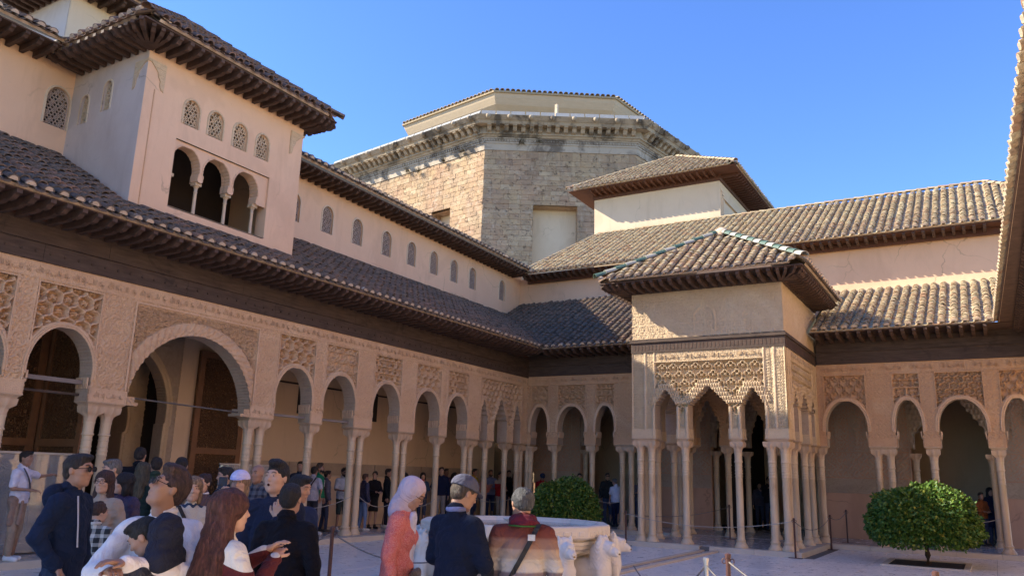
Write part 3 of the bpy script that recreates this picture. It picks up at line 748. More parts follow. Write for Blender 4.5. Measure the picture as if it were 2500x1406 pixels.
bays=[(-18.0-.0,-16.98+.16,'b'),(-16.47,-15.34,'b'),(-14.65,-11.79,'B'),(-11.15,-10.02,'b'),(-9.67,-8.55,'b'),(-7.91,-6.80,'b'),(-6.16,-5.0,'b'),(-4.65,-3.59,'b'),(-2.95,-2.45,'m'),(-2.10,-1.27,'m'),(-.92,-.42,'m')]
opsL=[]
for a,b,k in bays:
    c=(a+b)/2; w2=(b-a)/2
    if k=='b': opsL.append(plain_arch(c,w2,3.08,3.84))
    elif k=='B': opsL.append(horse_arch(c,w2,2.80,4.11))
    else: opsL.append(muq_arch(c,w2-.03,3.28 if w2<.3 else 3.2,3.86 if w2<.3 else 3.95,4 if w2<.3 else 5,.02))
pL=[(-18.5,-17.86,2),(-16.82,-16.47,1),(-15.34,-14.65,2),(-11.79,-11.15,2),(-10.02,-9.67,1),(-8.55,-7.91,2),(-6.80,-6.16,2),(-5.0,-4.65,1),(-3.59,-2.95,2),(-2.45,-2.10,1),(-1.27,-.92,1),(-.42,0,2)]
def hL(U,Z):
    H=fil(U,Z,.20,.013)+.5*fil(U,Z,.07,.006)
    for (a,b,n) in pL:
        H=np.where((np.abs(U-a-.03)<.010)|(np.abs(U-b+.03)<.010),.010,H)
        q=(U>a)&(U<b); rr=np.hypot(U-(a+b)/2,np.mod(Z-2.9,.42)-.21); H=np.where(q&(np.abs(rr-(b-a)*.36)<.011)&(Z<4.55),.012,H)
    H=np.where(np.abs(Z-4.567)<.010,.014,H)
    H=np.where(Z>4.575,fil(U*1.0,Z,.075,.006)-.002,H)
    kinds=[0,0,0,2,1,0,1]; kk=0
    for (a,b,k),op in zip(bays,opsL):
        if k=='b':
            m=(U>a+.005)&(U<b-.005)&(Z<4.53)&(Z>3.12); near=(np.abs(U-op['c'])<op['hw'](Z-.06)+.06)&(Z<op['top']+.085)
            cw={0:.275,1:.22,2:.30}[kinds[kk%7]]
            H=np.where(m&~near,sebka(U-op['c'],Z-4.53,cw,cw*1.6,kinds[kk%7],.085)-.012,H); kk+=1
            H=np.where((np.abs(U-op['c'])<op['hw'](Z-.075)+.075)&(Z<op['top']+.085)&(Z>3.0),.0,H)
        elif k=='B':
            m=(U>a)&(U<b)&(Z<4.47); r=np.hypot(U-op['c'],(Z-2.78)/.96)
            H=np.where(m,fil(U,Z,.075,.034)-.02,H)
            cb=(r<1.64)&(U>a+.02)&(U<b-.02)&(Z<4.40)
            th=np.arctan2(Z-2.78,U-op['c'])
            lob=.03*np.abs(np.sin(th*28))*np.clip(1-np.abs(r-1.5)/.15,0,1)+.012*np.sin(th*56+r*40)
            H=np.where(cb,.012+lob+fil(U,Z,.09,.008),H)
    m=(U>-2.84)&(U<-.40)&(Z<4.53)&(Z>3.1); H=np.where(m,sebka(U+1.68,Z-4.53,.24,.38,0,.07)-.01,H)
    for op in opsL[8:]:
        nr=(np.abs(U-op['c'])<op['hw'](Z-.06)+.085)&(Z<op['top']+.12)&(Z>3.05); H=np.where(nr,stalact(U,Z,op['c'],3.05,.05,.09,.035)+.02,H)
    return H
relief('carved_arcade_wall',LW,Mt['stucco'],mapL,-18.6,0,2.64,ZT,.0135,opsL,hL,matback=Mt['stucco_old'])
relief('arcade_wall_continuation',LW,Mt['stucco'],mapL,-27,-18.605,2.64,ZT,.07,[plain_arch(-19.3-1.6*i,.55,3.08,3.84) for i in range(5)],None,matback=Mt['stucco_old'])
for (a,b,k),op in zip(bays,opsL):
    if k=='b': archivolt(LW,Mt['stucco'],mapL,op,3.0); frame_strip(LW,Mt['stucco'],mapL,a+.012,b-.012,3.0,4.52)
    if k=='B': frame_strip(LW,Mt['stucco'],mapL,a-.02,b+.02,2.9,4.50,.035,.022)
frame_strip(LW,Mt['stucco'],mapL,-2.86,-.38,2.9,4.53)
for a,b,n in pL:
    pier(LW,mapL,a,b); impost(LW,a,b,mapL); c=(a+b)/2
    if n==1: column(LW,-.18,c)
    else:
        e=.155 if b<-.1 else .11
        column(LW,-.18,c-e); column(LW,-.18,c+e)
for i in range(6): column(LW,-.18,-18.5-1.6*i)
inscriptions(LW,'stucco',-18.5,-.1,4.61,inL,.006,1.05)
for a,b,n in pL[1:4]: inscriptions(LW,'stucco',a+.02,b-.02,2.69,inL,.014,.85,every=.5)
# corbel stalactites under the arch springs
def corbels(parent,mapf,ops,zs=3.0):
    m=MB()
    for op in ops:
        if op['kind']!='plain': continue
        for sgn in (-1,1):
            u=op['c']+sgn*(op['a']-.035)
            for k in range(5):
                d0=-.02-k*.07
                for z0_,z1_,e in ((2.93,3.05,.03),(2.86,2.93,.02)):
                    V=[tuple(float(q) for q in mapf(uu,dd,zz)) for zz in (z0_,z1_) for uu in (u,u-sgn*e) for dd in (d0,d0-.05)]
                    m.add(V,[(0,1,3,2),(4,5,7,6),(0,1,5,4),(2,3,7,6),(0,2,6,4),(1,3,7,5)])
    return m.obj('arch_corbels',Mt['stucco'],parent)
corbels(LW,mapL,opsL)
# timber frieze between wall and eave
y=-27
while y<-.03:
    l=min(random.uniform(2.2,3.4),-.03-y)
    board(LW,'frieze_board','wood',-.36,.045,y,y+l-.006,ZT,5.14); y+=l
y=-27
while y<-.03:
    l=min(random.uniform(2.6,3.6),-.03-y)
    board(LW,'frieze_board','wood',-.36,.07,y,y+l-.006,5.16,5.50); y+=l
board(LW,'frieze_moulding','wood',-.36,.085,-27,-.03,5.14,5.16)
board(LW,'frieze_moulding','wood_red',-.36,.10,-27,-.03,5.50,5.555)
st=MB()
for i in range(90): st.lathe([(.028,0),(.026,.012),(.015,.026),(.004,.03)],8,cap=False)
m=MB()
for i in range(76):
    yy=-18.6+i*.245
    s=MB(); s.lathe([(.026,0),(.022,.014),(.004,.022)],7,cap=False)
    m.add([(.045+q[2],yy+q[0],4.99+q[1]) for q in s.v],s.f)
o=m.obj('frieze_studs',Mt['wood'],LW)
rfL=rafter_mesh(1.02,.085,.15)
rafters(LW,(.08,-19.5,5.59),(.08,-.9,5.59),(1,0,0),rfL,.255)
board(LW,'eave_soffit_board','wood_rafter',-.3,1.08,-27,-.0,5.592,5.612)
# sloping roof
S=.56; VL=Vector((-1,0,S)).normalized(); kx=1/VL.x
def vrL(u):
    y=-27+u; x0=1.11
    if y>-1.11: x0=-y
    x1=-2.45
    if -15.2<y<-11.0: x1=-.02
    if y>2.35 or x0<x1: return None
    return ((x0-1.11)/VL.x,(x1-1.11)/VL.x)
RL=link('lower_roof',None,LW) if False else MB().box(-2.45,-2.40,-27,2.4,7.50,7.56).obj('lower_roof',Mt['mortar'],LW)
roof(RL,(1.11,-27,5.635),(0,1,0),29.4,VL,vrL,'tile_dark',eave=lambda u:-27+u<-1.2)
# back wall of the gallery
GB=MB()
def bw(y0,y1,z0,z1,x=-2.45,t=.1): GB.box(x-t,x,y0,y1,z0,z1)
bw(-27,-14.72,.095,4.75); bw(-11.74,1.95,.095,4.75); bw(2.85,7,.095,4.75); bw(1.95,2.85,2.75,4.75); 
GB.obj('gallery_back_wall',Mt['plaster_ochre'],LW)
for i in range(12):
    yy=-11.6+i*1.14
    if yy+1.1<1.95:
        board(LW,'dado_panel','stucco_old',-2.45,-2.425,max(yy,-9.75),yy+1.11,1.47,1.80) if yy>-10.6 else None
board(LW,'dado_rail','kerb',-2.45,-2.41,-9.8,1.95,1.44,1.465)
board(LW,'wall_rail','wood',-2.45,-2.40,-11.0,1.9,3.80,3.84)
for yy in (-7.95,-4.95,-.45): board(LW,'slit_window','dark',-2.45,-2.43,yy-.12,yy+.12,3.05,3.88)  # dark sheets on the wall stand in for shade in the slits
# portal
def mapB(u,d,z): return (-2.45+d+0*u,u+0*z,z+0*u)
pop=horse_arch(-13.23,1.42,2.55,4.15)
relief('portal_wall',LW,Mt['stucco_old'],mapB,-14.72,-11.74,.1,4.75,.03,[dict(c=-13.23,hw=lambda z:np.where(z<2.5,1.17,pop['hw'](np.maximum(z,2.81))*.86),top=4.02,a=1.2,zs=2.5,kind='plain')],lambda U,Z:fil(U,Z,.12,.014),t=.3,matback=Mt['stucco_old'])
archivolt(LW,Mt['stucco_pale'],mapB,dict(c=-13.23,hw=lambda z:np.where(z<2.5,1.17,pop['hw'](np.maximum(z,2.81))*.86),top=4.02,a=1.2,zs=2.5),.2,.16,.05,name='portal_moulding')
def mapB2(u,d,z): return (-3.5+d+0*u,u+0*z,z+0*u)
p2=dict(c=-13.23,hw=lambda z:np.where(z<2.3,.92,np.sqrt(np.clip(1.0-((z-2.55)/1.05)**2,0,None))*1.0),top=3.58,a=.92,zs=2.3,kind='plain')
relief('inner_portal_wall',LW,Mt['stucco_pale'],mapB2,-14.6,-11.8,.1,4.75,.04,[p2],lambda U,Z:fil(U,Z,.12,.014),t=.75,matback=Mt['stucco_old'])
archivolt(LW,Mt['stucco_pale'],mapB2,p2,.2,.12,.05,name='portal_moulding')
dr=MB(); dr.box(-3.5,-2.48,-14.72,-14.6,.1,4.75).box(-3.5,-2.48,-11.8,-11.7,.1,4.75).box(-9,-2.3,-17.5,-9,4.76,4.9).box(-9,-8.9,-17.5,-9,.1,4.8).box(-9,-4.2,-17.6,-17.5,.1,4.8).box(-9,-4.2,-9,-8.9,.1,4.8).box(-9,-4,-17.5,-9,0,.1)
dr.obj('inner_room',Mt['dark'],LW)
def door_leaf(parent,M,w=1.42,h=4.1):
    m=MB(); m.box(0,w,-.06,0,0,h,M); d=m.obj('door_leaf',Mt['wood_door'],parent)
    f=MB()
    for (a,b,c,e) in ((0,.14,0,h),(w-.14,w,0,h),(.14,w-.14,0,.16),(.14,w-.14,h-.14,h),(.14,w-.14,1.75,1.89)): f.box(a,b,0.002,.035,c,e,M)
    f.obj('door_frame',Mt['wood_door2'],d)
    r=MB()
    for j in range(int(h/.27)):
        for i in range(4):
            cx=.14+(w-.28)*(i+.5+.0*(j%2))/4; cz=.3+j*.27
            if abs(cz-1.82)<.18 or cz>h-.22: continue
            n=8; V=[(cx+.10*math.cos(2*math.pi*(k+.5)/n),.004,cz+.10*math.sin(2*math.pi*(k+.5)/n)) for k in range(n)]+[(cx+.075*math.cos(2*math.pi*(k+.5)/n),.024,cz+.075*math.sin(2*math.pi*(k+.5)/n)) for k in range(n)]+[(cx+.04*math.cos(2*math.pi*(k+.5)/n),.010,cz+.04*math.sin(2*math.pi*(k+.5)/n)) for k in range(n)]
            r=MB(); r.add([M@Vector(q) for q in V],[(k,(k+1)%n,n+(k+1)%n,n+k) for k in range(n)]+[(n+k,n+(k+1)%n,2*n+(k+1)%n,2*n+k) for k in range(n)]+[tuple(range(2*n,3*n))]); r.obj('rosette',Mt['wood_door'],d)
    return d
Mr=Matrix(((0,1,0,-2.36),(1,0,0,-11.33),(0,0,1,.14),(0,0,0,1)))
door_leaf(LW,Mr)
# left leaf stands open at a right angle to the wall: its face looks towards the court and the camera
Ml=Matrix(((1,0,0,-2.40),(0,-1,0,-14.78),(0,0,1,.14),(0,0,0,1)))@Matrix.Rotation(R_(0),4,'Z')
door_leaf(LW,Ml,1.45)
Mp=Matrix(((0,1,0,-2.38),(1,0,0,-17.6),(0,0,1,.14),(0,0,0,1))); door_leaf(LW,Mp,2.75)
cl=MB(); cl.box(-2.5,-.36,-27,.0,4.75,4.85); 
cl.obj('gallery_ceiling',Mt['wood_ceiling'],LW)
for i in range(60): board(LW,'ceiling_joist','wood_ceiling',-2.45,-.38,-18.5+i*.36,-18.42+i*.36,4.66,4.75) if i<52 else None
def tie(parent,p,q,r,mat='iron',name='tie_rod'):
    m=MB(); m.tube([p,q],r,6); return m.obj(name,Mt[mat],parent)
board(LW,'tie_beam','wood_grey',-.22,-.14,-16.49,-15.32,2.93,3.0); board(LW,'tie_beam','wood',-.30,-.24,-16.5,-15.3,2.74,2.78)
tie(LW,(-.18,-14.8,2.80),(-.18,-11.6,2.72),.016)
for a,b in ((-11.2,-10),(-9.7,-8.5)): board(LW,'tie_beam','wood_grey',-.21,-.15,a,b,2.735,2.785)
board(LW,'doorway_recess','dark',-3.2,-2.7,1.9,2.9,.1,2.9)
# upper storey wall, windows, eave
wins=[(yc,.215,8.18,8.97) for yc in (-8.85,-7.55,-6.27,-4.90,-3.62,-2.38,-1.17,.02,2.10)]
wall_with_windows(LW,lambda u,d,z:(-2.45+d,u,z),-11.2,3.6,7.2,9.62,wins,'plaster',.3,'upper_wall')
wall_with_windows(LW,lambda u,d,z:(-2.45+d,u,z),-27,-15.0,7.2,9.62,[(-15.42,.235,8.22,9.07),(-16.88,.235,8.22,9.07),(-18.3,.235,8.22,9.07)],'plaster',.3,'upper_wall')
ml_small=lattice_mesh(.50,.86,cell=.075); ml_small.materials.append(Mt['lattice'])
for (c,a,zb,zt) in wins+[(-15.42,.235,8.22,9.07),(-16.88,.235,8.22,9.07)]:
    o=link('window_lattice',ml_small,LW,None); M=Matrix(((0,0,1,-2.53),(1,0,0,c),(0,1,0,zb+.005),(0,0,0,1))); o.matrix_basis=M@Matrix.Diagonal((a*2/.50,(zt-zb)/.86,1,1))
    hood(LW,lambda u,d,z:(-2.45+d,u,z),c,a,zb,zt,'plaster_cream')
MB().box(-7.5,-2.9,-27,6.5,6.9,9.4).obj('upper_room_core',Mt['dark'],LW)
board(LW,'wall_foot_fillet','mortar',-2.45,-2.41,-11.0,2.4,7.56,7.62)
# upper eave: a little lower at the far end, as the old building has settled
def drop(y): return -.20*max(0,min(1,(y+9)/12.5))
rfU=rafter_mesh(.72,.085,.13)
for (y0,y1) in ((-27,-15.9),(-10.9,2.9)):
    n=int((y1-y0)/.26)
    for i in range(n):
        yy=y0+(i+.5)*(y1-y0)/n; o=link('rafter',rfU,LW,None); M=Matrix(((0,1,0,-2.42),(-1,0,0,yy),(0,0,1,9.55+drop(yy)),(0,0,0,1))); o.matrix_basis=M
    V=[];z=9.553
    m=MB(); m.add([(-2.75,y0,z+drop(y0)),(-1.68,y0,z+drop(y0)+.0),(-1.68,y1,z+drop(y1)),(-2.75,y1,z+drop(y1)),(-2.75,y0,z+.03+drop(y0)),(-1.68,y0,z+.03+drop(y0)),(-1.68,y1,z+.03+drop(y1)),(-2.75,y1,z+.03+drop(y1))],[(0,1,2,3),(4,7,6,5),(1,5,6,2),(0,3,7,4),(0,4,5,1),(3,2,6,7)])
    m.obj('eave_soffit_board',Mt['wood_rafter'],LW)
RU=MB().box(-7.2,-7.1,-27,6,12.1,12.2).obj('upper_roof',Mt['mortar'],LW)
VU=Vector((-1,0,.5)).normalized()
dd=Vector((0,12.5,-.20)).normalized()
roof(RU,(-1.60,-10.6,9.66),dd,13.6,VU,lambda u:(max(0,(u-10.6-2.95)/1.0) if u>13.5 else 0,5.5/abs(VU.x)*.9),'tile_dark')
roof(RU,(-1.60,-27,9.66),(0,1,0),11.2,VU,lambda u:(0,5.5),'tile_dark',nmax=150)
# ================================================================== MIRADOR TOWER
TW=thing('mirador_tower','tall pink rendered tower over the left arcade with three-arched loggia window and deep timber eaves','tower',(0,-13.1,6.2))
TY0,TY1=-15.15,-11.05
def mapT(u,d,z): return (d,u,z)
loy0,loy1,loz0,loz1=-14.34,-11.92,6.51,7.91
tw=MB()
tops=[(-14.07,.18,8.26,8.82),(-13.47,.18,8.25,8.82),(-12.83,.18,8.25,8.82),(-12.21,.175,8.25,8.82)]
wall_with_windows(TW,mapT,TY0,TY1,loz1,9.55,tops,'plaster',.3,'tower_wall')
tw.box(-.3,0,TY0,TY1,5.9,loz0).box(-.3,0,TY0,loy0,loz0,loz1).box(-.3,0,loy1,TY1,loz0,loz1)
tw.obj('tower_wall',Mt['plaster'],TW)
# side wall (towards the camera) with two narrow windows; grey tone painted for its shade
wall_with_windows(TW,lambda u,d,z:(u,TY0-.006-d,z),-2.45,-.004,6.2,9.55,[(-1.95,.135,8.28,8.90),(-1.2,.13,8.41,9.05)],'plaster_grey',.3,'tower_side_wall')
MB().box(-2.7,-.01,TY1-.3,TY1-.002,6.2,9.55).obj('tower_side_wall',Mt['plaster'],TW)
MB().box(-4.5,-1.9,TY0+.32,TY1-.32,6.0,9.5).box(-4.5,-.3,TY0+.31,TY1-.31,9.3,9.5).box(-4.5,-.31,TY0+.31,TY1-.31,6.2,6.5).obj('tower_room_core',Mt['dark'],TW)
mlt=lattice_mesh(.45,.63,cell=.09); mlt.materials.append(Mt['stucco_pale'])
for (c,a,zb,zt) in tops:
    o=link('window_lattice',mlt,TW,None); o.matrix_basis=Matrix(((0,0,1,-.07),(1,0,0,c),(0,1,0,zb),(0,0,0,1)))@Matrix.Diagonal((a*2/.45,(zt-zb)/.63,1,1)); hood(TW,mapT,c,a,zb,zt,'stucco_pale')
for (c,a,zb,zt) in [(-1.95,.135,8.28,8.90),(-1.2,.13,8.41,9.05)]:
    o=link('window_lattice',mlt,TW,None); o.matrix_basis=Matrix(((1,0,0,c),(0,0,-1,TY0+.07),(0,1,0,zb),(0,0,0,1)))@Matrix.Diagonal((a*2/.45,(zt-zb)/.63,1,1)); hood(TW,lambda u,d,z:(u,TY0-d,z),c,a,zb,zt,'plaster_cream')
# recessed three-arch screen
def mapLo(u,d,z): return (-.05+d+0*u,u+0*z,z+0*u)
def lob_arch(c,a,zs,za):
    def hw(z):
        q=np.clip((z-zs)/(za-zs),0,1); r=a*np.sqrt(np.clip(1-q**2.2,0,1))-.016*np.abs(np.sin(z*math.pi/.065)); r=np.where(z<zs-.05,a-.035,r); return np.where(z<zs-.19,a-.01,r)
    return dict(c=c,hw=hw,top=za,a=a,zs=zs,kind='plain')
lops=[lob_arch(-14.02,.345,7.42,7.84),lob_arch(-13.27,.345,7.42,7.84),lob_arch(-12.50,.345,7.42,7.84)]
relief('loggia_screen',TW,Mt['plaster'],mapLo,loy0,loy1,7.21,loz1,.02,lops,lambda U,Z:0*U,t=.24,matback=Mt['plaster'])
for op in lops: archivolt(TW,Mt['plaster'],mapLo,op,7.3,.03,.010)
def small_column(y,h=.62,z=6.51,full=True):
    m=MB(); m.lathe([(.055,0),(.055,.03),(.036,.05),(.034,h-.12),(.04,h-.11),(.04,h-.09),(.034,h-.08),(.036,h-.02)],14); s=m.obj('column',Mt['marble_column'],TW,smooth=True,loc=(-.18,y,z))
    c=MB(); c.lathe([(.038,h-.02),(.06,h+.03),(.07,h+.04)],12).box(-.075,.075,-.075,.075,h+.03,h+.09); c.obj('capital',Mt['stucco_pale'],s)
for yy in (-13.63,-12.885,-12.16,-14.34+.05): small_column(yy)
MB().box(-.28,.0,loy0,loy1,loz0-.02,loz0+.004).obj('window_sill',Mt['plaster_cream'],TW)
# carved corner brackets
def bracket(u0,sgn,mp):
    m=MB(); 
    def q(a,b,z0,z1,d=.02):
        V=[tuple(mp(x,dd,z)) for dd in (0,d) for x,z in ((a,z0),(b,z0),(b,z1),(a,z1))]; m.add(V,[(4,5,6,7),(0,1,5,4),(1,2,6,5),(2,3,7,6),(3,0,4,7)])
    q(u0,u0+sgn*.40,9.22,9.25,.03); q(u0+sgn*.40,u0+sgn*.42,8.68,9.25,.02)
    for k in range(22):
        tt=k/21; w=.045+.33*(1-math.sqrt(max(0,1-tt**1.6)))+.022*abs(math.sin(tt*9.4)); z=8.70+k*.0236; q(u0+sgn*.40,u0+sgn*(.40-w),z,z+.0232,.020+.008*abs(math.sin(k*1.3)))
    return m.obj('carved_bracket',Mt['stucco_pale'],TW)
bracket(TY0-.03,1,mapT); bracket(TY1+.03,-1,mapT)
bracket(.03,-1,lambda u,d,z:(u,TY0-d,z-.02))
MB().box(0,.012,-14.952,-14.935,6.3,8.68).obj('corner_channel',Mt['stucco_red'],TW)
# eaves all round
EX,EY0,EY1,EZ=.80,-15.85,-10.72,9.62
rfT=rafter_mesh(.74,.085,.15)
rafters(TW,(.03,TY0,9.55),(.03,TY1,9.55),(1,0,0),rfT,.235)
rafters(TW,(-2.3,TY0-.02,9.55),(0,TY0-.02,9.55),(0,-1,0),rfT,.235)
rafters(TW,(-2.3,TY1,9.55),(0,TY1,9.55),(0,1,0),rafter_mesh(.40,.085,.14),.235)
for cy,sg in ((TY0,-1),(TY1,1)):
    for k in range(7):
        a=math.pi/2*(k+.5)/7; L=1.0 if sg<0 else .8
        Y=Vector((math.cos(a),sg*math.sin(a),0)); Z=Vector((0,0,1)); X=Y.cross(Z)
        ll=(.74/max(math.cos(a),math.sin(a))) if sg<0 else min(.74/math.cos(a),.40/math.sin(a))
        me=rafter_mesh(ll*.97,.075,.14); o=link('rafter',me,TW,None); M=Matrix((X,Y,Z)).transposed().to_4x4(); M.translation=(.01,cy,9.55); o.matrix_basis=M
board(TW,'eave_soffit_board','wood_rafter',-3.4,EX-.04,EY0+.04,EY1-.04,9.553,9.58)
RT=MB().box(-1.9,-1.8,-13.3,-13.1,10.8,10.85).obj('tower_roof',Mt['mortar'],TW)
ST=.74
mid=(EY0+EY1)/2; hl=(EY1-EY0)/2
VT=Vector((-1,0,ST)).normalized(); ty=1/abs(VT.x)
roof(RT,(EX+.02,EY0,EZ),(0,1,0),EY1-EY0,VT,lambda u:(0,min(u,EY1-EY0-u)*ty),'tile_terra',plugs=False,jit=1.5,over=.32)
roof(RT,(-3.8,EY0-.02,EZ),(1,0,0),EX+3.8,Vector((0,1,ST)),lambda u:(0,min(hl,EX+3.8-u)*ty),'tile_terra',plugs=True,jit=1.4,over=.32)
roof(RT,(-3.8,EY1+.02,EZ),(1,0,0),EX+3.8,Vector((0,-1,ST)),lambda u:(0,min(hl,EX+3.8-u)*ty),'tile_dark',plugs=False,jit=1.2,nmax=150,over=.36)
ap=(EX-hl,mid,EZ+hl*ST)
ridge(RT,(EX+.05,EY0-.03,EZ+.02),ap,['tile_terra']); ridge(RT,(EX+.05,EY1+.03,EZ+.02),ap,['tile_dark']); ridge(RT,(-3.8,mid,ap[2]),ap,['tile_dark'])
# rear lantern seen above the tower eave
LT=thing('rear_lantern_tower','grey plastered lantern tower rising behind the left tower roof in the top left corner','tower',(-7.5,-11,9))
MB().box(-10,-5.61,-13.94,-10.9,8.8,13.2).obj('lantern_wall',Mt['plaster_grey'],LT)
MB().box(-5.605,-5.57,-13.93,-10.95,9.0,13.2).obj('lantern_side_wall',Mt['plaster_cream'],LT)
MB().box(-11,-4.7,-14.75,-10.1,13.2,13.26).obj('eave_soffit_board',Mt['wood_rafter'],LT)
rafters(LT,(-5.55,-13.9,13.19),(-5.55,-11,13.19),(1,0,0),rfU,.26); rafters(LT,(-9.8,-13.96,13.19),(-5.6,-13.96,13.19),(0,-1,0),rfU,.26)
RQ=MB().box(-7,-6.9,-12.5,-12.4,14.3,14.4).obj('lantern_roof',Mt['mortar'],LT)
roof(RQ,(-4.66,-14.78,13.3),(0,1,0),4.6,VU,lambda u:(0,min(u,4.6-u)*1.1),'tile_dark',plugs=False,over=.3)
# ================================================================== FAR WING
FW=thing('arcade_wing','far arcade wing facing the viewer, behind the pavilion, with two tiers of sunlit tiled roofs','palace wing',(7.3,1.5,0))
baysF=[(.14,.79,'b'),(1.15,2.15,'b'),(2.51,3.17,'b'),(3.85,4.95,'b'),(5.80,6.50,'m'),(6.86,7.80,'m'),(8.15,8.75,'m'),(9.45,10.53,'b'),(11.19,11.85,'b'),(12.21,13.30,'b'),(13.66,14.30,'b')]
opsF=[]
for a,b,k in baysF:
    c=(a+b)/2; w2=(b-a)/2
    opsF.append(plain_arch(c,w2,3.12,3.88,.03) if k=='b' else muq_arch(c,w2,3.25,3.95,5,.025))
def hF(U,Z):
    H=fil(U,Z,.20,.011)+.5*fil(U,Z,.08,.006); H=np.where(np.abs(Z-4.585)<.012,.014,H); H=np.where(Z>4.6,fil(U,Z,.085,.004)-.003,H); kinds=[2,0,1,1,0,0,0,2,1,0,2]
    for (a,b,k),op,kd in zip(baysF,opsF,kinds):
        if k=='b':
            m=(U>a+.01)&(U<b-.01)&(Z<4.55)&(Z>3.15); near=(np.abs(U-op['c'])<op['hw'](Z-.085)+.09)&(Z<op['top']+.10)
            cw={0:.22,1:.30,2:.25}[kd]
            H=np.where(m&~near,sebka(U-op['c'],Z-4.53,cw,cw*1.45,kd,.06)-.012,H); H=np.where(near&(Z>3.0),0,H)
        else:
            nr=(np.abs(U-op['c'])<op['hw'](Z-.06)+.12)&(Z>3.05); H=np.where(nr&(Z<op['top']+.15),stalact(U,Z,op['c'],3.05,.06,.1,.04)+.02,H)
    return H
relief('carved_arcade_wall',FW,Mt['stucco_red'],mapF,.0,14.66,2.64,4.88,.0175,opsF,hF,matback=Mt['stucco_old'])
for (a,b,k),op in zip(baysF,opsF):
    if k=='b': archivolt(FW,Mt['stucco'],mapF,op,3.02,.085,.026); frame_strip(FW,Mt['stucco_red'],mapF,a+.01,b-.01,3.0,4.56)
pF=[(0,.14,1),(.79,1.15,1),(2.15,2.51,1),(3.17,3.85,2),(4.95,5.8,2),(6.50,6.86,1),(7.80,8.15,1),(8.75,9.45,2),(10.53,11.19,2),(11.85,12.21,1),(13.30,13.66,1),(14.3,14.66,1)]
for a,b,n in pF:
    pier(FW,mapF,a,b,mat='stucco_red'); impost(FW,a,b,mapF); c=(a+b)/2
    if n==1: column(FW,c,.18)
    else: column(FW,c-.15,.18); column(FW,c+.15,.18)
column(FW,-.05,.18)
corbels(FW,mapF,opsF)
inscriptions(FW,'stucco_red',.1,5.2,4.65,inF,.006,1.0,every=.66); inscriptions(FW,'stucco_red',9.35,14.5,4.65,inF,.006,1.0,every=.66)
for (x0,x1) in ((.05,5.34),(9.32,14.6)):
    board(FW,'frieze_board','wood',x0,x1,-.045,.36,4.88,5.20); board(FW,'frieze_board','wood',x0,x1,-.075,.36,5.22,5.44); board(FW,'frieze_moulding','wood',x0,x1,-.09,.36,5.20,5.22); board(FW,'wall_plate','wood',x0,x1,-.06,.36,5.441,5.59)
rfF=rafter_mesh(1.0,.085,.15)
rafters(FW,(1.0,-.08,5.59),(5.3,-.08,5.59),(0,-1,0),rfF,.255); rafters(FW,(9.4,-.08,5.59),(13.6,-.08,5.59),(0,-1,0),rfF,.255)
for (x0,x1) in ((.0,5.3),(9.32,14.6)): board(FW,'eave_soffit_board','wood_rafter',x0,x1,-1.08,.3,5.592,5.612)
VF=Vector((0,1,S)).normalized(); VF2=Vector((0,1,.445)).normalized(); WY=3.5
RF=MB().box(-2.4,5.4,WY-.04,WY,8.16,8.22).obj('lower_roof',Mt['mortar'],FW)
def vrF(u):
    x=-2.4+u; y0=-1.11
    if x<1.11: y0=-x
    if x>5.3: y0=-.1
    return ((y0+1.11)/VF.y,(WY+1.11)/VF.y)
roof(RF,(-2.4,-1.11,5.635),(1,0,0),7.7,VF,vrF,'tile_dark',eave=lambda u:u>3.6,exp=.22)
roof(RF,(5.3,-1.11,5.635),(1,0,0),3.95,VF2,lambda u:(1.3,(WY+1.11)/VF2.y),'tile_buff',plugs=False,nmax=100)
RF2=MB().box(9.3,15,WY-.06,WY,7.64,7.74).obj('lower_roof',Mt['plaster_cream'],FW)
def vrF2(u):
    x=9.36+u; y0=-1.11+(max(0,x-13.72)); 
    if y0>WY-.2: return None
    return ((y0+1.11)/VF2.y,(WY+1.11)/VF2.y)
roof(RF2,(9.36,-1.11,5.635),(1,0,0),6.4,VF2,vrF2,'tile_buff',nmax=300,exp=.205,uoff=.0,eave=lambda u:u<4.3)
ridge(RF,(1.10,-1.10,5.70),(-2.3,2.3,7.60),['tile_dark'],r=.08)
# upper wall and roof
MB().box(-2.6,15.5,WY,WY+.4,7.4,9.30).obj('upper_wall',Mt['plaster'],FW)
MB().box(-2,15.5,WY+.4,WY+4,7.4,9.0).obj('upper_room_core',Mt['dark'],FW)
for i in range(int(16.2/.27)):
    xx=-1.9+i*.27; o=link('rafter',rfU,FW,None); o.matrix_basis=Matrix(((1,0,0,xx),(0,-1,0,WY-.01),(0,0,1,9.26),(0,0,0,1)))@Matrix.Diagonal((-1,.96,1.05,1))
board(FW,'eave_soffit_board','wood_red',-2.0,15.2,2.80,WY+.5,9.262,9.29)
board(FW,'eave_fascia','wood_red',-2.0,15.2,3.30,3.42,9.06,9.255)
RFU=MB().box(-1,14,7.5,7.6,11.9,11.95).obj('upper_roof',Mt['mortar'],FW)
EYU,EZU=2.70,9.325; VU2=Vector((0,1,.565)).normalized(); RY=7.65
def vrU(u):
    x=-1.95+u; top=(RY-EYU)/VU2.y
    # left verge leans to the right on the way up; right end is hipped
    xl=-1.95
    t=(x-xl)/1.05
    if t<1: top*=max(.0,t)
    if x>13.95: top*=max(0,1-(x-13.95)/3.2)
    return (0,top)
roof(RFU,(-1.95,EYU,EZU),(1,0,0),18.2,VU2,vrU,'tile_buff',nmax=300,exp=.215)
rz=EZU+(RY-EYU)*.565
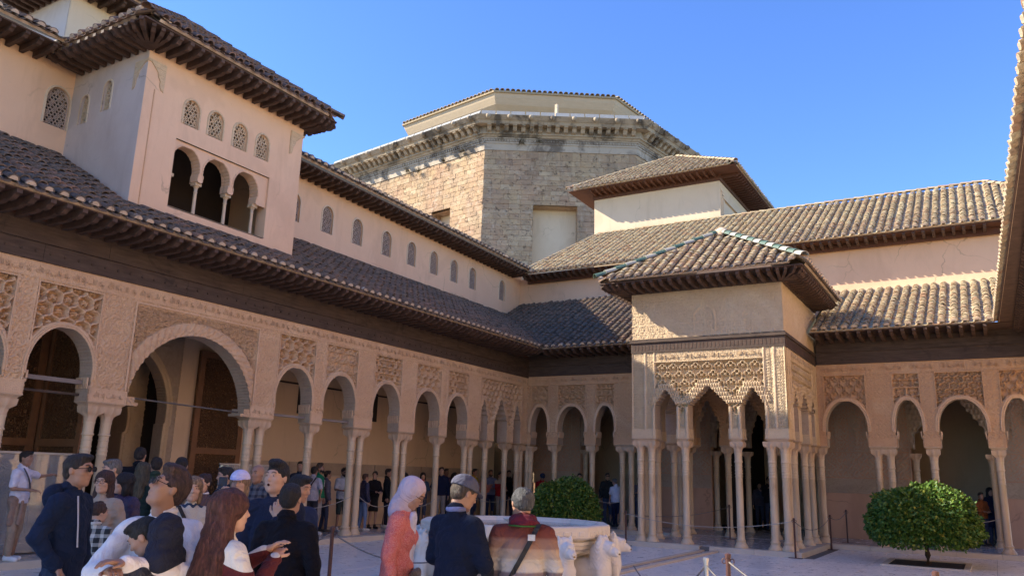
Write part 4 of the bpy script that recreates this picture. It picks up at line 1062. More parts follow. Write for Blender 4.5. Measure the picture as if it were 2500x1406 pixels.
ridge(RFU,(-1.9,EYU,EZU+.06),(-.9,RY,rz+.03),['tile_buff'],r=.085); ridge(RFU,(-.9,RY,rz+.03),(13.95,RY,rz+.03),['tile_buff'],r=.09); ridge(RFU,(17.1,EYU+.0,EZU+.06),(13.95,RY,rz+.03),['tile_buff'],r=.1)
MB().add([(-1,RY,rz),(15.5,RY,rz),(15.5,RY+4.6,9.3),(-1,RY+4.6,9.3)],[(0,1,2,3)]).obj('rear_roof_slope',Mt['tile_dark'],FW)
# interior of the far gallery: decorated walls
def deco(parent,x0,x1,y):
    MB().box(x0,x1,y,y+.35,.1,4.8).obj('gallery_wall',Mt['plaster_red'],parent)
    mp=lambda u,d,z:(u+0*z,y-d+0*u,z+0*u)
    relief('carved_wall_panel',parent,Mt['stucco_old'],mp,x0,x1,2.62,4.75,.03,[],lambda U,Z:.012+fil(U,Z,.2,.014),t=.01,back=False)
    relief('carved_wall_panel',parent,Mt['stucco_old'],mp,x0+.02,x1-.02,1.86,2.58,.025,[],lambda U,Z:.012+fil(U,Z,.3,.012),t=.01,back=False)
    def star(U,Z):
        a=(np.abs(np.mod(U,.30)-.15)+np.abs(np.mod(Z-1.40,.23)-.115)); return .012+.008*np.sign(np.sin(a*90))
    relief('star_tile_band',parent,Mt['stucco_old'],mp,x0+.02,x1-.02,1.40,1.83,.02,[],star,t=.01,back=False)
    frame_strip(parent,Mt['stucco_old'],mp,x1-.36,x1-.03,1.4,4.7,.02,.03)
    frame_strip(parent,Mt['stucco_old'],mp,x0+.03,x1-.45,1.9,2.6,.02,.03)
deco(FW,8.85,11.3,2.6); deco(FW,3.35,5.45,2.6); deco(FW,13.45,14.9,2.6); deco(FW,-2.4,.75,2.6)
mpw=lambda u,d,z:(u+0*z,2.6-d+0*u,z+0*u)
ih=[(5.45,8.85,3),(11.3,13.45,1),(.75,3.35,1)]
for a,b,n in ih:
    w=(b-a)/n; ops=[muq_arch(a+w*(i+.5),w/2-.12,3.0,4.35,7,.035) for i in range(n)]
    relief('stalactite_arch_wall',FW,Mt['stucco_old'],mpw,a,b,2.7,4.8,.03,ops,lambda U,Z:stalact(U,Z,0,3,.11,.16,.05)+.03,t=.3)
    for i in range(n+1):
        xx=a+w*i; xx=min(max(xx,a+.12),b-.12); column(FW,xx,2.75)
hl_=MB().box(-2.4,15,6.4,6.6,.1,5).box(14.9,15,2.6,6.4,.1,5); hl_.obj('hall_back_wall',Mt['plaster_ochre'],FW)
MB().box(-2.5,15,.36,6.6,4.8,4.95).obj('gallery_ceiling',Mt['wood_ceiling'],FW)
MB().box(-2.5,-2.3,3.4,6.6,.1,5).obj('hall_end_wall',Mt['dark'],FW)
for a in (6.0,10.2,3.0): MB().box(a,a+.25,2.95,6.4,.1,4.8).obj('hall_cross_wall',Mt['dark'],FW)
# doorway with lattice at the back of the hall; pale panel paints its light
m=MB(); n=14; pts=[(13.45,.1)]+[(13.95-.5*math.cos(math.pi*i/n),1.6+.55*math.sin(math.pi*i/n)) for i in range(n+1)]+[(14.45,.1)]
m.prism(pts,lambda a,b:(a,6.38,b),lambda a,b:(a,6.33,b)); dl=m.obj('lit_doorway_panel',Mt['marble_basin'],FW)
m=MB()
for i in range(9): m.box(13.5+i*.11,13.515+i*.11,6.30,6.325,.2,1.95)
for j in range(12): m.box(13.48,14.42,6.295,6.32,.25+j*.15,.262+j*.15)
m.obj('door_lattice',Mt['lattice'],dl)
# ================================================================== PAVILION
PV=thing('pavilion','carved stucco pavilion with clustered slender columns and pyramid roof, sun falling across its front','pavilion',(7.32,-2,0))
baysP=[(5.99,6.56,'m'),(6.86,7.88,'m'),(8.18,8.75,'m')]
opsP=[muq_arch(c,w2,3.42,za,n,.032) for (c,w2,za,n) in ((6.275,.285,3.86,5),(7.37,.51,3.93,7),(8.465,.285,3.86,5))]
def hP(off):
    def f(U,Z):
        U=U+off
        H=fil(U,Z,.11,.014)-.004
        H=np.where(Z>4.60,fil(U,Z,.08,.008)-.004,H)
        m=(U>5.98)&(U<8.76)&(Z<4.56)&(Z>3.25)
        H=np.where(m,sebka(U-7.37,Z-4.53,.295,.42,2,.10)-.01,H)
        for op in opsP:
            dz=Z-3.42; w=op['hw'](Z-.16)+.15
            nr=(np.abs(U-op['c'])<np.where(Z<3.5,op['a']+.0,w))&(Z<op['top']+.17)&(Z>3.40)
            H=np.where(nr,stalact(U,Z,op['c'],3.4,.062,.105,.055)+.035,H)
        # colonnettes framing the short piers
        for e in (5.99,6.56,6.86,7.88,8.18,8.75):
            s=1 if e in (6.56,7.88,8.75) else -1
            x=(U-e)*s; H=np.where((x>0)&(x<.075)&(Z<3.42),.01+.02*np.sqrt(np.clip(1-((x-.037)/.037)**2,0,1)),H)
        for a,b in ((5.37,5.72),(5.74,5.98),(8.77,9.0),(9.02,9.27)):
            H=np.where((np.abs(U-a)<.018)|(np.abs(U-b)<.018),.012,H)
        return H
    return f
relief('carved_front_wall',PV,Mt['stucco_pale'],mapPF,5.37,9.27,2.64,4.84,.0115,opsP,hP(0),matback=Mt['stucco_old'])
off=5.37+3.92
opsPS=[dict(o,c=o['c']-off) for o in opsP]
relief('carved_side_wall',PV,Mt['stucco_pale'],mapPS,-3.92,-.002,2.64,4.84,.014,opsPS,hP(off),matback=Mt['stucco_old'])
relief('carved_side_wall',PV,Mt['stucco_pale'],mapPL,-3.92,-.002,2.64,4.84,.022,opsPS,hP(off),matback=Mt['stucco_old'],flip=True)
inscriptions(PV,'stucco_pale',6.0,8.76,4.64,inPF,.004,1.0,every=.68); inscriptions(PV,'stucco_pale',-3.3,-.4,4.64,inPS,.004,1.0,every=.68)
frame_strip(PV,Mt['stucco_pale'],mapPF,5.985,8.755,3.3,4.575,.02,.018)
pp=[(5.37,5.99),(6.56,6.86),(7.88,8.18),(8.75,9.27)]
for a,b in pp:
    pier(PV,mapPF,a,b,mat='stucco_pale'); impost(PV,a,b,mapPF)
    a2,b2=a-off,b-off
    if a>6 and b<9: 
        pier(PV,mapPS,a2,b2,mat='stucco_pale'); impost(PV,a2,b2,mapPS); column(PV,9.09,(a2+b2)/2); pier(PV,mapPL,a2,b2,mat='stucco_pale'); impost(PV,a2,b2,mapPL); column(PV,5.55,(a2+b2)/2); column(PV,(a+b)/2,-3.74)
# corner blocks, clusters of three columns
for sx in (0,1):
    x0=5.37 if sx==0 else 9.27; s=1 if sx==0 else -1
    mp=mapPL if sx==0 else mapPS
    pier(PV,mp,-3.54,-3.30,mat='stucco_pale'); impost(PV,-3.54,-3.30,mp)
    for dx,dy in ((.15,.18),(.45,.18),(.15,.48)): column(PV,x0+s*dx,-3.92+dy)
    pier(PV,mp,-.54,-.004,mat='stucco_pale'); impost(PV,-.54,-.004,mp); column(PV,x0+s*.18,-.40)
# timber frieze, upper panel wall
for (nm,z0,z1,e) in (('frieze_board',4.84,5.10,.02),('frieze_moulding',5.10,5.16,.055),('frieze_moulding',5.16,5.20,.03)):
    m=MB(); m.box(5.37-e,9.27+e,-3.92-e,-3.56,z0+.001,z1); m.box(9.27-.36,9.27+e,-3.558,.3,z0+.001,z1); m.box(5.37-e,5.37+.36,-3.558,.3,z0+.001,z1); m.obj(nm,Mt['wood'],PV)
m=MB()
for i in range(40):
    x=5.42+i*.097; m.box(x,x+.045,-3.945,-3.939,4.9,5.04)
for i in range(38):
    y=-3.9+i*.1; m.box(9.289,9.296,y,y+.05,4.9,5.04)
m.obj('frieze_carving',Mt['wood_rafter'],PV)
def hUp(U,Z):
    gx=np.abs(np.mod(U-5.37,.49)-.245); gz=np.abs(np.mod(Z-5.2,.38)-.19)
    H=fil(U,Z,.12,.010); H=np.where((gx>.236)|(gz>.181),.001,H)
    c=7.32; a=.27; q=(np.abs(U-c)<a+.04)&(Z>5.32)&(Z<5.95)
    r=np.hypot(U-c,np.maximum(Z-5.70,0)); H=np.where((np.abs(r-a)<.02)&(Z>5.32)&q,.014,H); return H
relief('panelled_upper_wall',PV,Mt['stucco_pale'],mapPF,5.37,9.27,5.20,6.42,.02,[],hUp,t=.3,back=True)
relief('panelled_upper_wall',PV,Mt['stucco_pale'],mapPS,-3.92,.6,5.20,6.42,.03,[],lambda U,Z:hUp(U+off,Z),t=.3,back=True)
relief('panelled_upper_wall',PV,Mt['stucco_pale'],mapPL,-3.92,.6,5.20,6.42,.06,[],None,t=.3,back=True,flip=True)
MB().box(5.73,8.91,-3.56,-.36,5.0,5.1).obj('pavilion_ceiling',Mt['wood_ceiling'],PV)
# eaves
rp=rafter_mesh(.80,.085,.16); rq=rafter_mesh(.62,.085,.16); O=.93
rafters(PV,(5.37,-3.94,6.58),(9.27,-3.94,6.58),(0,-1,0),rp,.23); rafters(PV,(9.29,-3.92,6.58),(9.29,.1,6.58),(1,0,0),rq,.23); rafters(PV,(5.35,-3.92,6.58),(5.35,.1,6.58),(-1,0,0),rq,.23)
for cx,sg in ((5.37,-1),(9.27,1)):
    for k in range(7):
        a=math.pi/2*(k+.5)/7; Y=Vector((sg*math.cos(a),-math.sin(a),0)); Z=Vector((0,0,1)); X=Y.cross(Z)
        me=rafter_mesh(min(.62/math.cos(a),.80/math.sin(a)),.07,.15); o=link('rafter',me,PV,None); M=Matrix((X,Y,Z)).transposed().to_4x4(); M.translation=(cx,-3.92,6.58); o.matrix_basis=M
x0,x1,y0,y1=4.74,9.98,-4.80,.30
board(PV,'eave_soffit_board','wood_rafter',x0+.05,x1-.05,y0+.05,y1,6.582,6.61); board(PV,'eave_board','wood',5.3,9.34,-3.99,-3.925,6.42,6.58)
board(PV,'eave_board','wood',9.275,9.34,-3.92,.3,6.42,6.58)
RP=MB().box(7.25,7.38,-2.1,-1.9,8.26,8.34).obj('pyramid_roof',Mt['mortar'],PV)
W=x1-x0; PS=.64; V1=Vector((0,1,PS)).normalized(); kk=1/V1.y; hw=W/2
roof(RP,(x0,y0-.02,6.66),(1,0,0),W,V1,lambda u:(0,min(u,W-u)*kk),'tile_buff',exp=.19,panmat='tile_dark',over=.28)
roof(RP,(x1+.02,y0,6.66),(0,1,0),W,Vector((-1,0,PS)).normalized(),lambda u:(0,min(u,W-u)*kk),'tile_buff',exp=.19,panmat='tile_dark',over=.28)
roof(RP,(x0-.02,y0,6.66),(0,1,0),W,Vector((1,0,PS)).normalized(),lambda u:(0,min(u,W-u)*kk),'tile_dark',exp=.19,plugs=False,nmax=100,over=.28)
apx=((x0+x1)/2,y0+hw,6.66+hw*PS+.05)
gm=['tile_green','tile_white']
ridge(RP,(x0-.02,y0-.02,6.72),apx,gm,.36,.12); ridge(RP,(x1+.02,y0-.02,6.72),apx,gm[::-1],.36,.12); ridge(RP,(x1+.02,y0+W,6.72),apx,gm,.36,.12)
m=MB(); m.lathe([(.22,-.1),(.24,.02),(.17,.1),(.06,.17),(.0,.18)],12,c=apx,cap=False); m.obj('roof_finial',Mt['mortar'],PV,smooth=True)
# ================================================================== RIGHT WING (only its eave shows)
RW=thing('arcade_wing','right hand arcade wing of which only the overhanging sunlit tiled eave enters the frame','palace wing',(14.66,-13,0))
def mapR(u,d,z): return (14.70-d+0*u,u+0*z,z+0*u)
relief('arcade_wall',RW,Mt['stucco'],mapR,-27,0,2.64,4.84,.08,[plain_arch(-1.3-1.62*i,.56,3.08,3.84) for i in range(16)],None,flip=True)
for i in range(17): column(RW,14.88,-.49-1.62*i)
MB().box(14.64,15.06,-27,-.05,4.84,5.5).obj('frieze_board',Mt['wood'],RW)
MB().box(17.1,17.3,-27,0,.1,9.4).obj('gallery_back_wall',Mt['plaster'],RW)
MB().box(15.06,17.1,-27,0,4.75,4.85).obj('gallery_ceiling',Mt['wood_ceiling'],RW)
MB().box(14.45,17.2,-27,-.3,-.03,.11).obj('gallery_plinth',Mt['kerb'],RW)
a=Vector((14.03,-20.5,5.62)); b=Vector((13.70,-1.0,5.62)); d=(b-a).normalized()
rafters(RW,(14.62,-22,5.59),(14.62,-.3,5.59),(-1,0,0),rafter_mesh(.55,.085,.15),.255)
m=MB(); m.add([(14.08,-21,5.60),(14.95,-21,5.60),(14.95,-.0,5.60),(13.74,-.9,5.60)]+[(14.08,-21,5.62),(14.95,-21,5.62),(14.95,-.0,5.62),(13.74,-.9,5.62)],[(0,1,2,3),(4,5,6,7),(0,3,7,4),(0,1,5,4)]); m.obj('eave_soffit_board',Mt['wood_rafter'],RW)
RR=MB().box(17,17.1,-20,-1,7.4,7.5).obj('lower_roof',Mt['mortar'],RW)
VR=Vector((1,0,.5)).normalized()
roof(RR,a,d,(b-a).length,VR,lambda u:(0,3.4-max(0,0)),'tile_buff',exp=.22,nmax=300)
# ================================================================== BACK PAVILION on the far roofs
BP=thing('roof_pavilion','pale rendered block with low hipped tile roof standing up behind the far wing ridge','tower',(1.6,10,11))
bx0,bx1,by0,by1,bz0,bz1=-1.27,4.5,8.0,13.5,10,13.95
MB().box(bx0,bx1,by0,by1,bz0,bz1).obj('block_wall',Mt['plaster_cream'],BP)
m=MB()
for k in range(3):
    e=.03+.03*k; m.box(bx1,bx1+e,by0+.12+k*.07,by1-.1,13.55-.16*k,13.66-.16*k); m.box(bx1,bx1+e,by0+.12+k*.07,by0+.22+k*.07,12,13.5-.16*k)
m.obj('moulded_panel',Mt['plaster_cream'],BP)
EZB=14.25; ex=.95
rafters(BP,(bx0,by0-.01,14.2),(bx1,by0-.01,14.2),(0,-1,0),rafter_mesh(.8,.085,.12,mat='wood_red'),.28); rafters(BP,(bx1+.01,by0,14.2),(bx1+.01,by1,14.2),(1,0,0),rafter_mesh(.8,.085,.12,mat='wood_red'),.28)
board(BP,'eave_soffit_board','wood_red',bx0-ex+.05,bx1+ex-.05,by0-ex+.05,by1+ex,14.202,14.23); board(BP,'eave_fascia','wood_red',bx0-.05,bx1+.05,by0-.06,by0-.003,13.95,14.2); board(BP,'eave_fascia','wood_red',bx1+.003,bx1+.06,by0-.05,by1,13.95,14.2)
RB=MB().box(1.5,1.6,10.6,10.7,15.5,15.55).obj('hipped_roof',Mt['mortar'],BP)
Wb=bx1-bx0+2*ex; Db=by1-by0+2*ex; hb=Db/2; Vb=Vector((0,1,.62)).normalized(); kb=1/Vb.y
roof(RB,(bx0-ex,by0-ex,EZB),(1,0,0),Wb,Vb,lambda u:(0,min(u,Wb-u,hb)*kb),'tile_buff')
roof(RB,(bx1+ex,by0-ex,EZB),(0,1,0),Db,Vector((-1,0,.62)).normalized(),lambda u:(0,min(u,Db-u,Wb/2)*kb),'tile_buff',nmax=150)
pk=(bx0-ex+hb,by0-ex+hb,EZB+hb*.62)
ridge(RB,(bx0-ex,by0-ex,EZB+.05),pk,['tile_buff']); ridge(RB,(bx1+ex,by0-ex,EZB+.05),(bx1+ex-hb,pk[1],pk[2]),['tile_buff'])
# ================================================================== OCTAGONAL STONE CHAPEL
OC=thing('octagonal_chapel','huge weathered octagonal ashlar chapel with heavy bracketed cornice rising behind the palace roofs','church',(-15,32,0))
c0=np.array([CAM.x,CAM.y])
def sc_(x,y): return tuple(c0+1.6*(np.array([x,y])-c0))
A=np.array(sc_(-5.53,5.17)); B=np.array(sc_(.44,8.84)); Cc=np.array(sc_(-15.5,6.75)); D=np.array(sc_(1.15,13.2)); E=np.array(sc_(-3,20)); F_=np.array(sc_(-18,15))
octp=[Cc,A,B,D,E,F_]; ZW=24.9
def wallface(p,q,z0,z1,holes,name,nmax):
    d=q-p; L=np.hypot(*d); u=d/L; n=np.array([u[1],-u[0]])
    m=MB().add([(*(p-n*1.06),z0),(*(q-n*1.06),z0),(*(q-n*1.06),z1),(*(p-n*1.06),z1)],[(0,1,2,3)]); bk=m.obj('rubble_core',Mt['cornice'],OC)
    items=[]; z=z0; row=0
    while z<z1-.05:
        h=random.choice((.34,.38,.42)) if z1-z>.7 else z1-z
        x=-random.uniform(0,.6) if row%2 else 0
        while x<L:
            l=random.uniform(.55,1.25); a,b=max(0,x),min(L,x+l)
            if L-b<.3: b=L
            x=b if b<L else L+1
            segs=[(a,b)]
            for (h0,h1,g0,g1) in holes:
                if z+h>g0+.02 and z<g1-.02:
                    ns=[]
                    for s in segs:
                        if s[1]<=h0 or s[0]>=h1: ns.append(s)
                        else:
                            if s[0]<h0-.1: ns.append((s[0],h0))
                            if s[1]>h1+.1: ns.append((h1,s[1]))
                    segs=ns
            for s in segs: items.append((s[0],s[1],z,z+h))
        z+=h; row+=1
    def block(mb,a,b,z0_,z1_):
        pr=random.uniform(-.01,.016); g=.004
        def P(x,dd,zz): w=p+u*x+n*dd; return (w[0],w[1],zz)
        V=[P(a-.001,-.10,z0_-.001),P(b+.001,-.10,z0_-.001),P(b+.001,-.10,z1_+.001),P(a-.001,-.10,z1_+.001),P(a+g*.5,pr-.014,z0_+g),P(b-g*.5,pr-.014,z0_+g),P(b-g*.5,pr-.014,z1_-g),P(a+g*.5,pr-.014,z1_-g),P(a+.018,pr,z0_+.018),P(b-.018,pr,z0_+.018),P(b-.018,pr,z1_-.018),P(a+.018,pr,z1_-.018)]
        mb.add(V,[(0,1,2,3),(0,1,5,4),(1,2,6,5),(2,3,7,6),(3,0,4,7),(4,5,9,8),(5,6,10,9),(6,7,11,10),(7,4,8,11),(8,9,10,11)])
    items.sort(key=lambda t:-t[3]-(0 if t[2]>12 else -50)+random.random()*3)
    for t in items[:nmax]: mb=MB(); block(mb,*t); mb.obj('ashlar_block',Mt['ashlar'],OC)
    mb=MB()
    for t in items[nmax:]: block(mb,*t)
    if mb.v: mb.obj('ashlar_blocks',Mt['ashlar'],OC,kind='stuff')
    return u,n,L
def recess(p,q,x0,x1,z0,z1,dep):
    d=q-p; L=np.hypot(*d); u=d/L; n=np.array([u[1],-u[0]])
    P=lambda x,dd,z:(*(p+u*x+n*dd),z)
    MB().add([P(x0,-dep,z0),P(x1,-dep,z0),P(x1,-dep,z1),P(x0,-dep,z1)],[(0,1,2,3)]).obj('blind_window',Mt['plaster_cream'],OC)
    m=MB(); m.add([P(x0,0,z1),P(x1,0,z1),P(x1,-dep,z1),P(x0,-dep,z1)],[(0,1,2,3)]); m.add([P(x0,0,z0),P(x0,0,z1),P(x0,-dep,z1),P(x0,-dep,z0)],[(0,1,2,3)]); m.add([P(x1,0,z0),P(x1,0,z1),P(x1,-dep,z1),P(x1,-dep,z0)],[(0,1,2,3)]); m.obj('window_reveal',Mt['ashlar'],OC)
LAB=np.hypot(*(B-A)); LCA=np.hypot(*(A-Cc))
nA0,nA1=3.69,6.90
zn=20.7
wallface(A,B,8,ZW,[(nA0,nA1,0,zn)],'ab',150); recess(A,B,nA0,nA1,8,zn,1.0)
cA0,cA1=LCA-5.2,LCA-3.27
wallface(Cc,A,8,ZW,[(cA0,cA1,0,20.9)],'ca',120); recess(Cc,A,cA0,cA1,8,20.9,1.0)
wallface(B,D,8,ZW,[],'bd',30)
def off_poly(poly,e):
    out=[];n=len(poly)
    for i in range(n):
        p0,p1,p2=poly[i-1],poly[i],poly[(i+1)%n]
        def nn(a,b): d=(b-a)/np.hypot(*(b-a)); return np.array([d[1],-d[0]])
        n1,n2=nn(p0,p1),nn(p1,p2); h=(n1+n2); h/=np.hypot(*h); out.append(p1+h*e/(h@n1))
    return out
def band(e0,e1,z0,z1,name,mat,eb=None):
    a=off_poly(octp,e0); b=off_poly(octp,e1); V=[(*q,z0) for q in a]+[(*q,z1) for q in b]; n=len(a); c=off_poly(octp,-1.5)
    V+=[(*q,z0) for q in c]+[(*q,z1) for q in c]
    F=[(i,(i+1)%n,n+(i+1)%n,n+i) for i in range(n)]+[(2*n+i,2*n+(i+1)%n,(i+1)%n,i) for i in range(n)]+[(3*n+i,n+i,n+(i+1)%n,3*n+(i+1)%n) for i in range(n)]
    return MB().add(V,F).obj(name,Mt[mat],OC)
band(.06,.10,ZW,ZW+.5,'cornice_course','cornice_pale'); band(.16,.16,ZW+.5,ZW+.62,'cornice_course','cornice_pale'); band(.22,.22,ZW+.85,ZW+.95,'cornice_course','cornice_pale'); band(.30,.40,ZW+.95,ZW+1.10,'cornice_course','cornice')
band(1.15,1.25,ZW+1.62,ZW+1.85,'cornice_course','cornice'); band(1.3,1.55,ZW+1.85,ZW+2.15,'cornice_course','cornice'); band(.5,.5,ZW+1.1,ZW+1.62,'cornice_course','cornice')
band(.12,.12,ZW+.62,ZW+.85,'cornice_course','cornice_pale')
for (p,q,nn_) in ((Cc,A,0),(A,B,0),(B,D,0)):
    d=q-p; L=np.hypot(*d); u=d/L; n=np.array([u[1],-u[0]])
    k=int(L/.62)
    me=MB(); me.prism([(0,0),(0,-.42),(.30,-.36),(.48,-.14),(.66,-.08),(.66,0)],lambda a,b:(-.15,a,b),lambda a,b:(.15,a,b)); mc=me.mesh('cornice_bracket'); mc.materials.append(Mt['cornice'])
    for i in range(k):
        x=(i+.5)*L/k; w=p+u*x+n*.45; o=link('cornice_bracket',mc,OC,None); o.matrix_basis=Matrix(((u[0],n[0],0,w[0]),(u[1],n[1],0,w[1]),(0,0,1,ZW+1.62),(0,0,0,1)))
    m=MB(); kd=int(L/.2)
    for i in range(kd):
        x=(i+.5)*L/kd; a_=p+u*(x-.06); M=Matrix(((u[0],n[0],0,a_[0]),(u[1],n[1],0,a_[1]),(0,0,1,0),(0,0,0,1))); m.box(0,.12,.12,.21,ZW+.66,ZW+.82,M)
    m.obj('dentil_course',Mt['cornice_pale'],OC)
# lions' head spouts and pale lead sheets on the cornice
sm=MB(); sm.lathe([(.18,0),(.2,.1),(.12,.24),(.05,.28)],8); sme=sm.mesh('cornice_boss'); sme.materials.append(Mt['cornice'])
e2=off_poly(octp,1.55); e3=off_poly(octp,.9)
for (i,j) in ((0,1),(1,2),(2,3)):
    p,q=e2[i],e2[j]; d=q-p; L=np.hypot(*d); u=d/L; n=np.array([u[1],-u[0]])
    k=int(L/1.55)
    for t in range(k):
        w=p+u*(t+.5)*L/k-n*.1; o=link('cornice_boss',sme,OC,None); o.matrix_basis=Matrix(((u[0],0,n[0],w[0]),(u[1],0,n[1],w[1]),(0,1,0,ZW+2.0),(0,0,0,1)))
    p,q=e3[i],e3[j]; d=q-p; L=np.hypot(*d); u=d/L; n=np.array([u[1],-u[0]])
    k=int(L/1.0)
    for t in range(k):
        a_=p+u*(t*L/k+.04); M=Matrix(((u[0],n[0],0,a_[0]),(u[1],n[1],0,a_[1]),(0,0,1,0),(0,0,0,1))); mm=MB(); l=L/k-.08
        mm.add([M@Vector(v) for v in ((0,.35,ZW+2.15),(l,.35,ZW+2.15),(l,0,ZW+2.72),(0,0,ZW+2.72),(0,-.1,ZW+2.15),(l,-.1,ZW+2.15))],[(0,1,2,3),(3,2,5,4),(0,3,4),(1,5,2)])
        mm.obj('parapet_sheet',Mt['parapet'],OC)
MB().box(*( [0]*0 or (e3[1][0]+4.4,e3[1][0]+4.6,e3[1][1]+3.2,e3[1][1]+3.4,ZW+2.1,ZW+3.6))).obj('small_chimney_pipe',Mt['plaster_cream'],OC)
# set-back upper storey and its thin tile edge
upA,upB,upL,upD=[np.array(sc_(*q)) for q in ((-6.22,6.88),(-1.21,10.29),(-12.7,7.95),(-.27,16.9))]
up=[upL,upA,upB,upD,np.array(sc_(-4,22)),np.array(sc_(-15,17))]; ZU=31.0
inn=off_poly(up,-.9); mid_=off_poly(up,-.1)
def lathe_poly(levels,mat,name):
    n=len(up);V=[];F=[]
    for e,z in levels: V+=[(*q,z) for q in off_poly(up,e)]
    for k in range(len(levels)-1): F+=[(k*n+i,k*n+(i+1)%n,(k+1)*n+(i+1)%n,(k+1)*n+i) for i in range(n)]
    return MB().add(V,F).obj(name,Mt[mat],OC)
lathe_poly([(-1.3,25.5),(-1.3,28.9),(-1.15,28.95),(-1.15,29.15),(-.8,29.2),(-.8,29.7),(-.35,30.2),(-.1,30.7),(.0,31.0)],'stone_new','upper_storey_wall')
lathe_poly([(0,31.0),(.12,31.02),(.12,31.18),(-4,31.9)],'tile_buff','roof_edge')
TMm=tile_me('tile_buff')
for (i,j) in ((0,1),(1,2),(2,3)):
    p,q=up[i],up[j]; d=q-p; L=np.hypot(*d); u=d/L; n=np.array([u[1],-u[0]]); k=int(L/.42)
    for t in range(k):
        w=p+u*(t+.5)*L/k+n*.2; V=Vector((-n[0],-n[1],.16)).normalized(); X=Vector((-u[0],-u[1],0)); N=X.cross(V)
        if N.z<0: X=-X; N=X.cross(V)
        M=Matrix((X,V,N)).transposed().to_4x4(); M.translation=(w[0],w[1],31.2); o=link('tile',TMm,OC,None); o.matrix_basis=M@Matrix.Diagonal((2.0,2.6,1.8,1))
# dry weeds rooted on the cornice
wd=simple('dry_weed',(.13,.10,.05),(.08,.06,.035),.9,9)
for (f,s,zz) in ((.1,0,ZW+.9),(.24,0,ZW+.6),(.35,0,ZW+.9),(.87,1,ZW+.3),(.75,1,ZW-.0),(.58,1,ZW-.2),(.5,1,ZW+.1)):
    if s==0: base=A+(B-A)*f
    else: base=Cc+(A-Cc)*f
    d=(B-A) if s==0 else (A-Cc); d=d/np.hypot(*d); n=np.array([d[1],-d[0]]); m=MB()
    for k in range(60):
        a=random.uniform(-1,1)*.55; b=random.uniform(-.5,.6); o_=random.uniform(.1,.5); r0=base+d*random.uniform(-.2,.2)+n*.15; t=base+d*a*1.0+n*(.15+o_)
        m.add([(*r0,zz),(*(r0+d*.035),zz),(*t,zz+b)],[(0,1,2)])
    m.obj('dry_weed',wd,OC)
# ================================================================== signed-distance modelling for people, lions
def sd_cone(P,a,b,ra,rb,ys=1.0):
    a=np.asarray(a,float); b=np.asarray(b,float); sv=np.array([1,1/ys,1.0]) if ys!=1 else 1.0
    p=(P-a)*sv; d=(b-a)*sv; L=(d*d).sum()+1e-12
    t=np.clip((p@d)/L,0,1); q=p-t[...,None]*d
    return (np.sqrt((q*q).sum(-1))-(ra+(rb-ra)*t))*(1 if ys>=1 else max(ys,.6))
def sd_ell(P,c,r):
    q=(P-np.asarray(c,float))/np.asarray(r,float); k=np.sqrt((q*q).sum(-1)); return (k-1)*min(r)
def smin(a,b,k):
    h=np.clip(.5+.5*(b-a)/k,0,1); return b+(a-b)*h-k*h*(1-h)
def build_sdf(prims,h,noise=0,post=None,pad=.02):
    lo=np.full(3,1e9);hi=-lo
    for pr in prims:
        if pr[0]=='c':
            _,a,b,ra,rb=pr[:5]; r=max(ra,rb); lo=np.minimum(lo,np.minimum(a,b)-r); hi=np.maximum(hi,np.maximum(a,b)+r)
        elif pr[0]=='e':
            lo=np.minimum(lo,np.array(pr[1])-np.array(pr[2])); hi=np.maximum(hi,np.array(pr[1])+np.array(pr[2]))
    lo=lo-pad-h; hi=hi+pad+h; n=np.ceil((hi-lo)/h).astype(int)+1
    ax=[lo[i]+h*np.arange(n[i]) for i in range(3)]
    P=np.stack(np.meshgrid(*ax,indexing='ij'),-1)
    F=None
    for pr in prims:
        if pr[0]=='c': d=sd_cone(P,*pr[1:5],*(pr[5:6] if len(pr)>5 else ())); k=pr[6] if len(pr)>6 else .02
        elif pr[0]=='e': d=sd_ell(P,pr[1],pr[2]); k=pr[3] if len(pr)>3 else .02
        elif pr[0]=='-e': d=sd_ell(P,pr[1],pr[2]); k=pr[3] if len(pr)>3 else .01; F=-smin(-F,d,k); continue
        elif pr[0]=='-z': d=(P[...,2]-pr[1])*pr[2]; F=np.maximum(F,d); continue   # keep where d<0
        elif pr[0]=='-h': d=P@np.array(pr[1],float)-pr[2]; F=np.maximum(F,d); continue
        F=d if F is None else smin(F,d,k)
    if noise:
        x,y,z=P[...,0],P[...,1],P[...,2]
        F=F+noise*(np.sin(31*z+9*x+5*np.sin(17*y+7*x))*.6+np.sin(47*x+23*z+6*np.sin(21*z))*.4+ .5*np.sin(71*z-33*x+40*y))
    if post: F=post(F,P)
    return surfnet(F,lo,h)
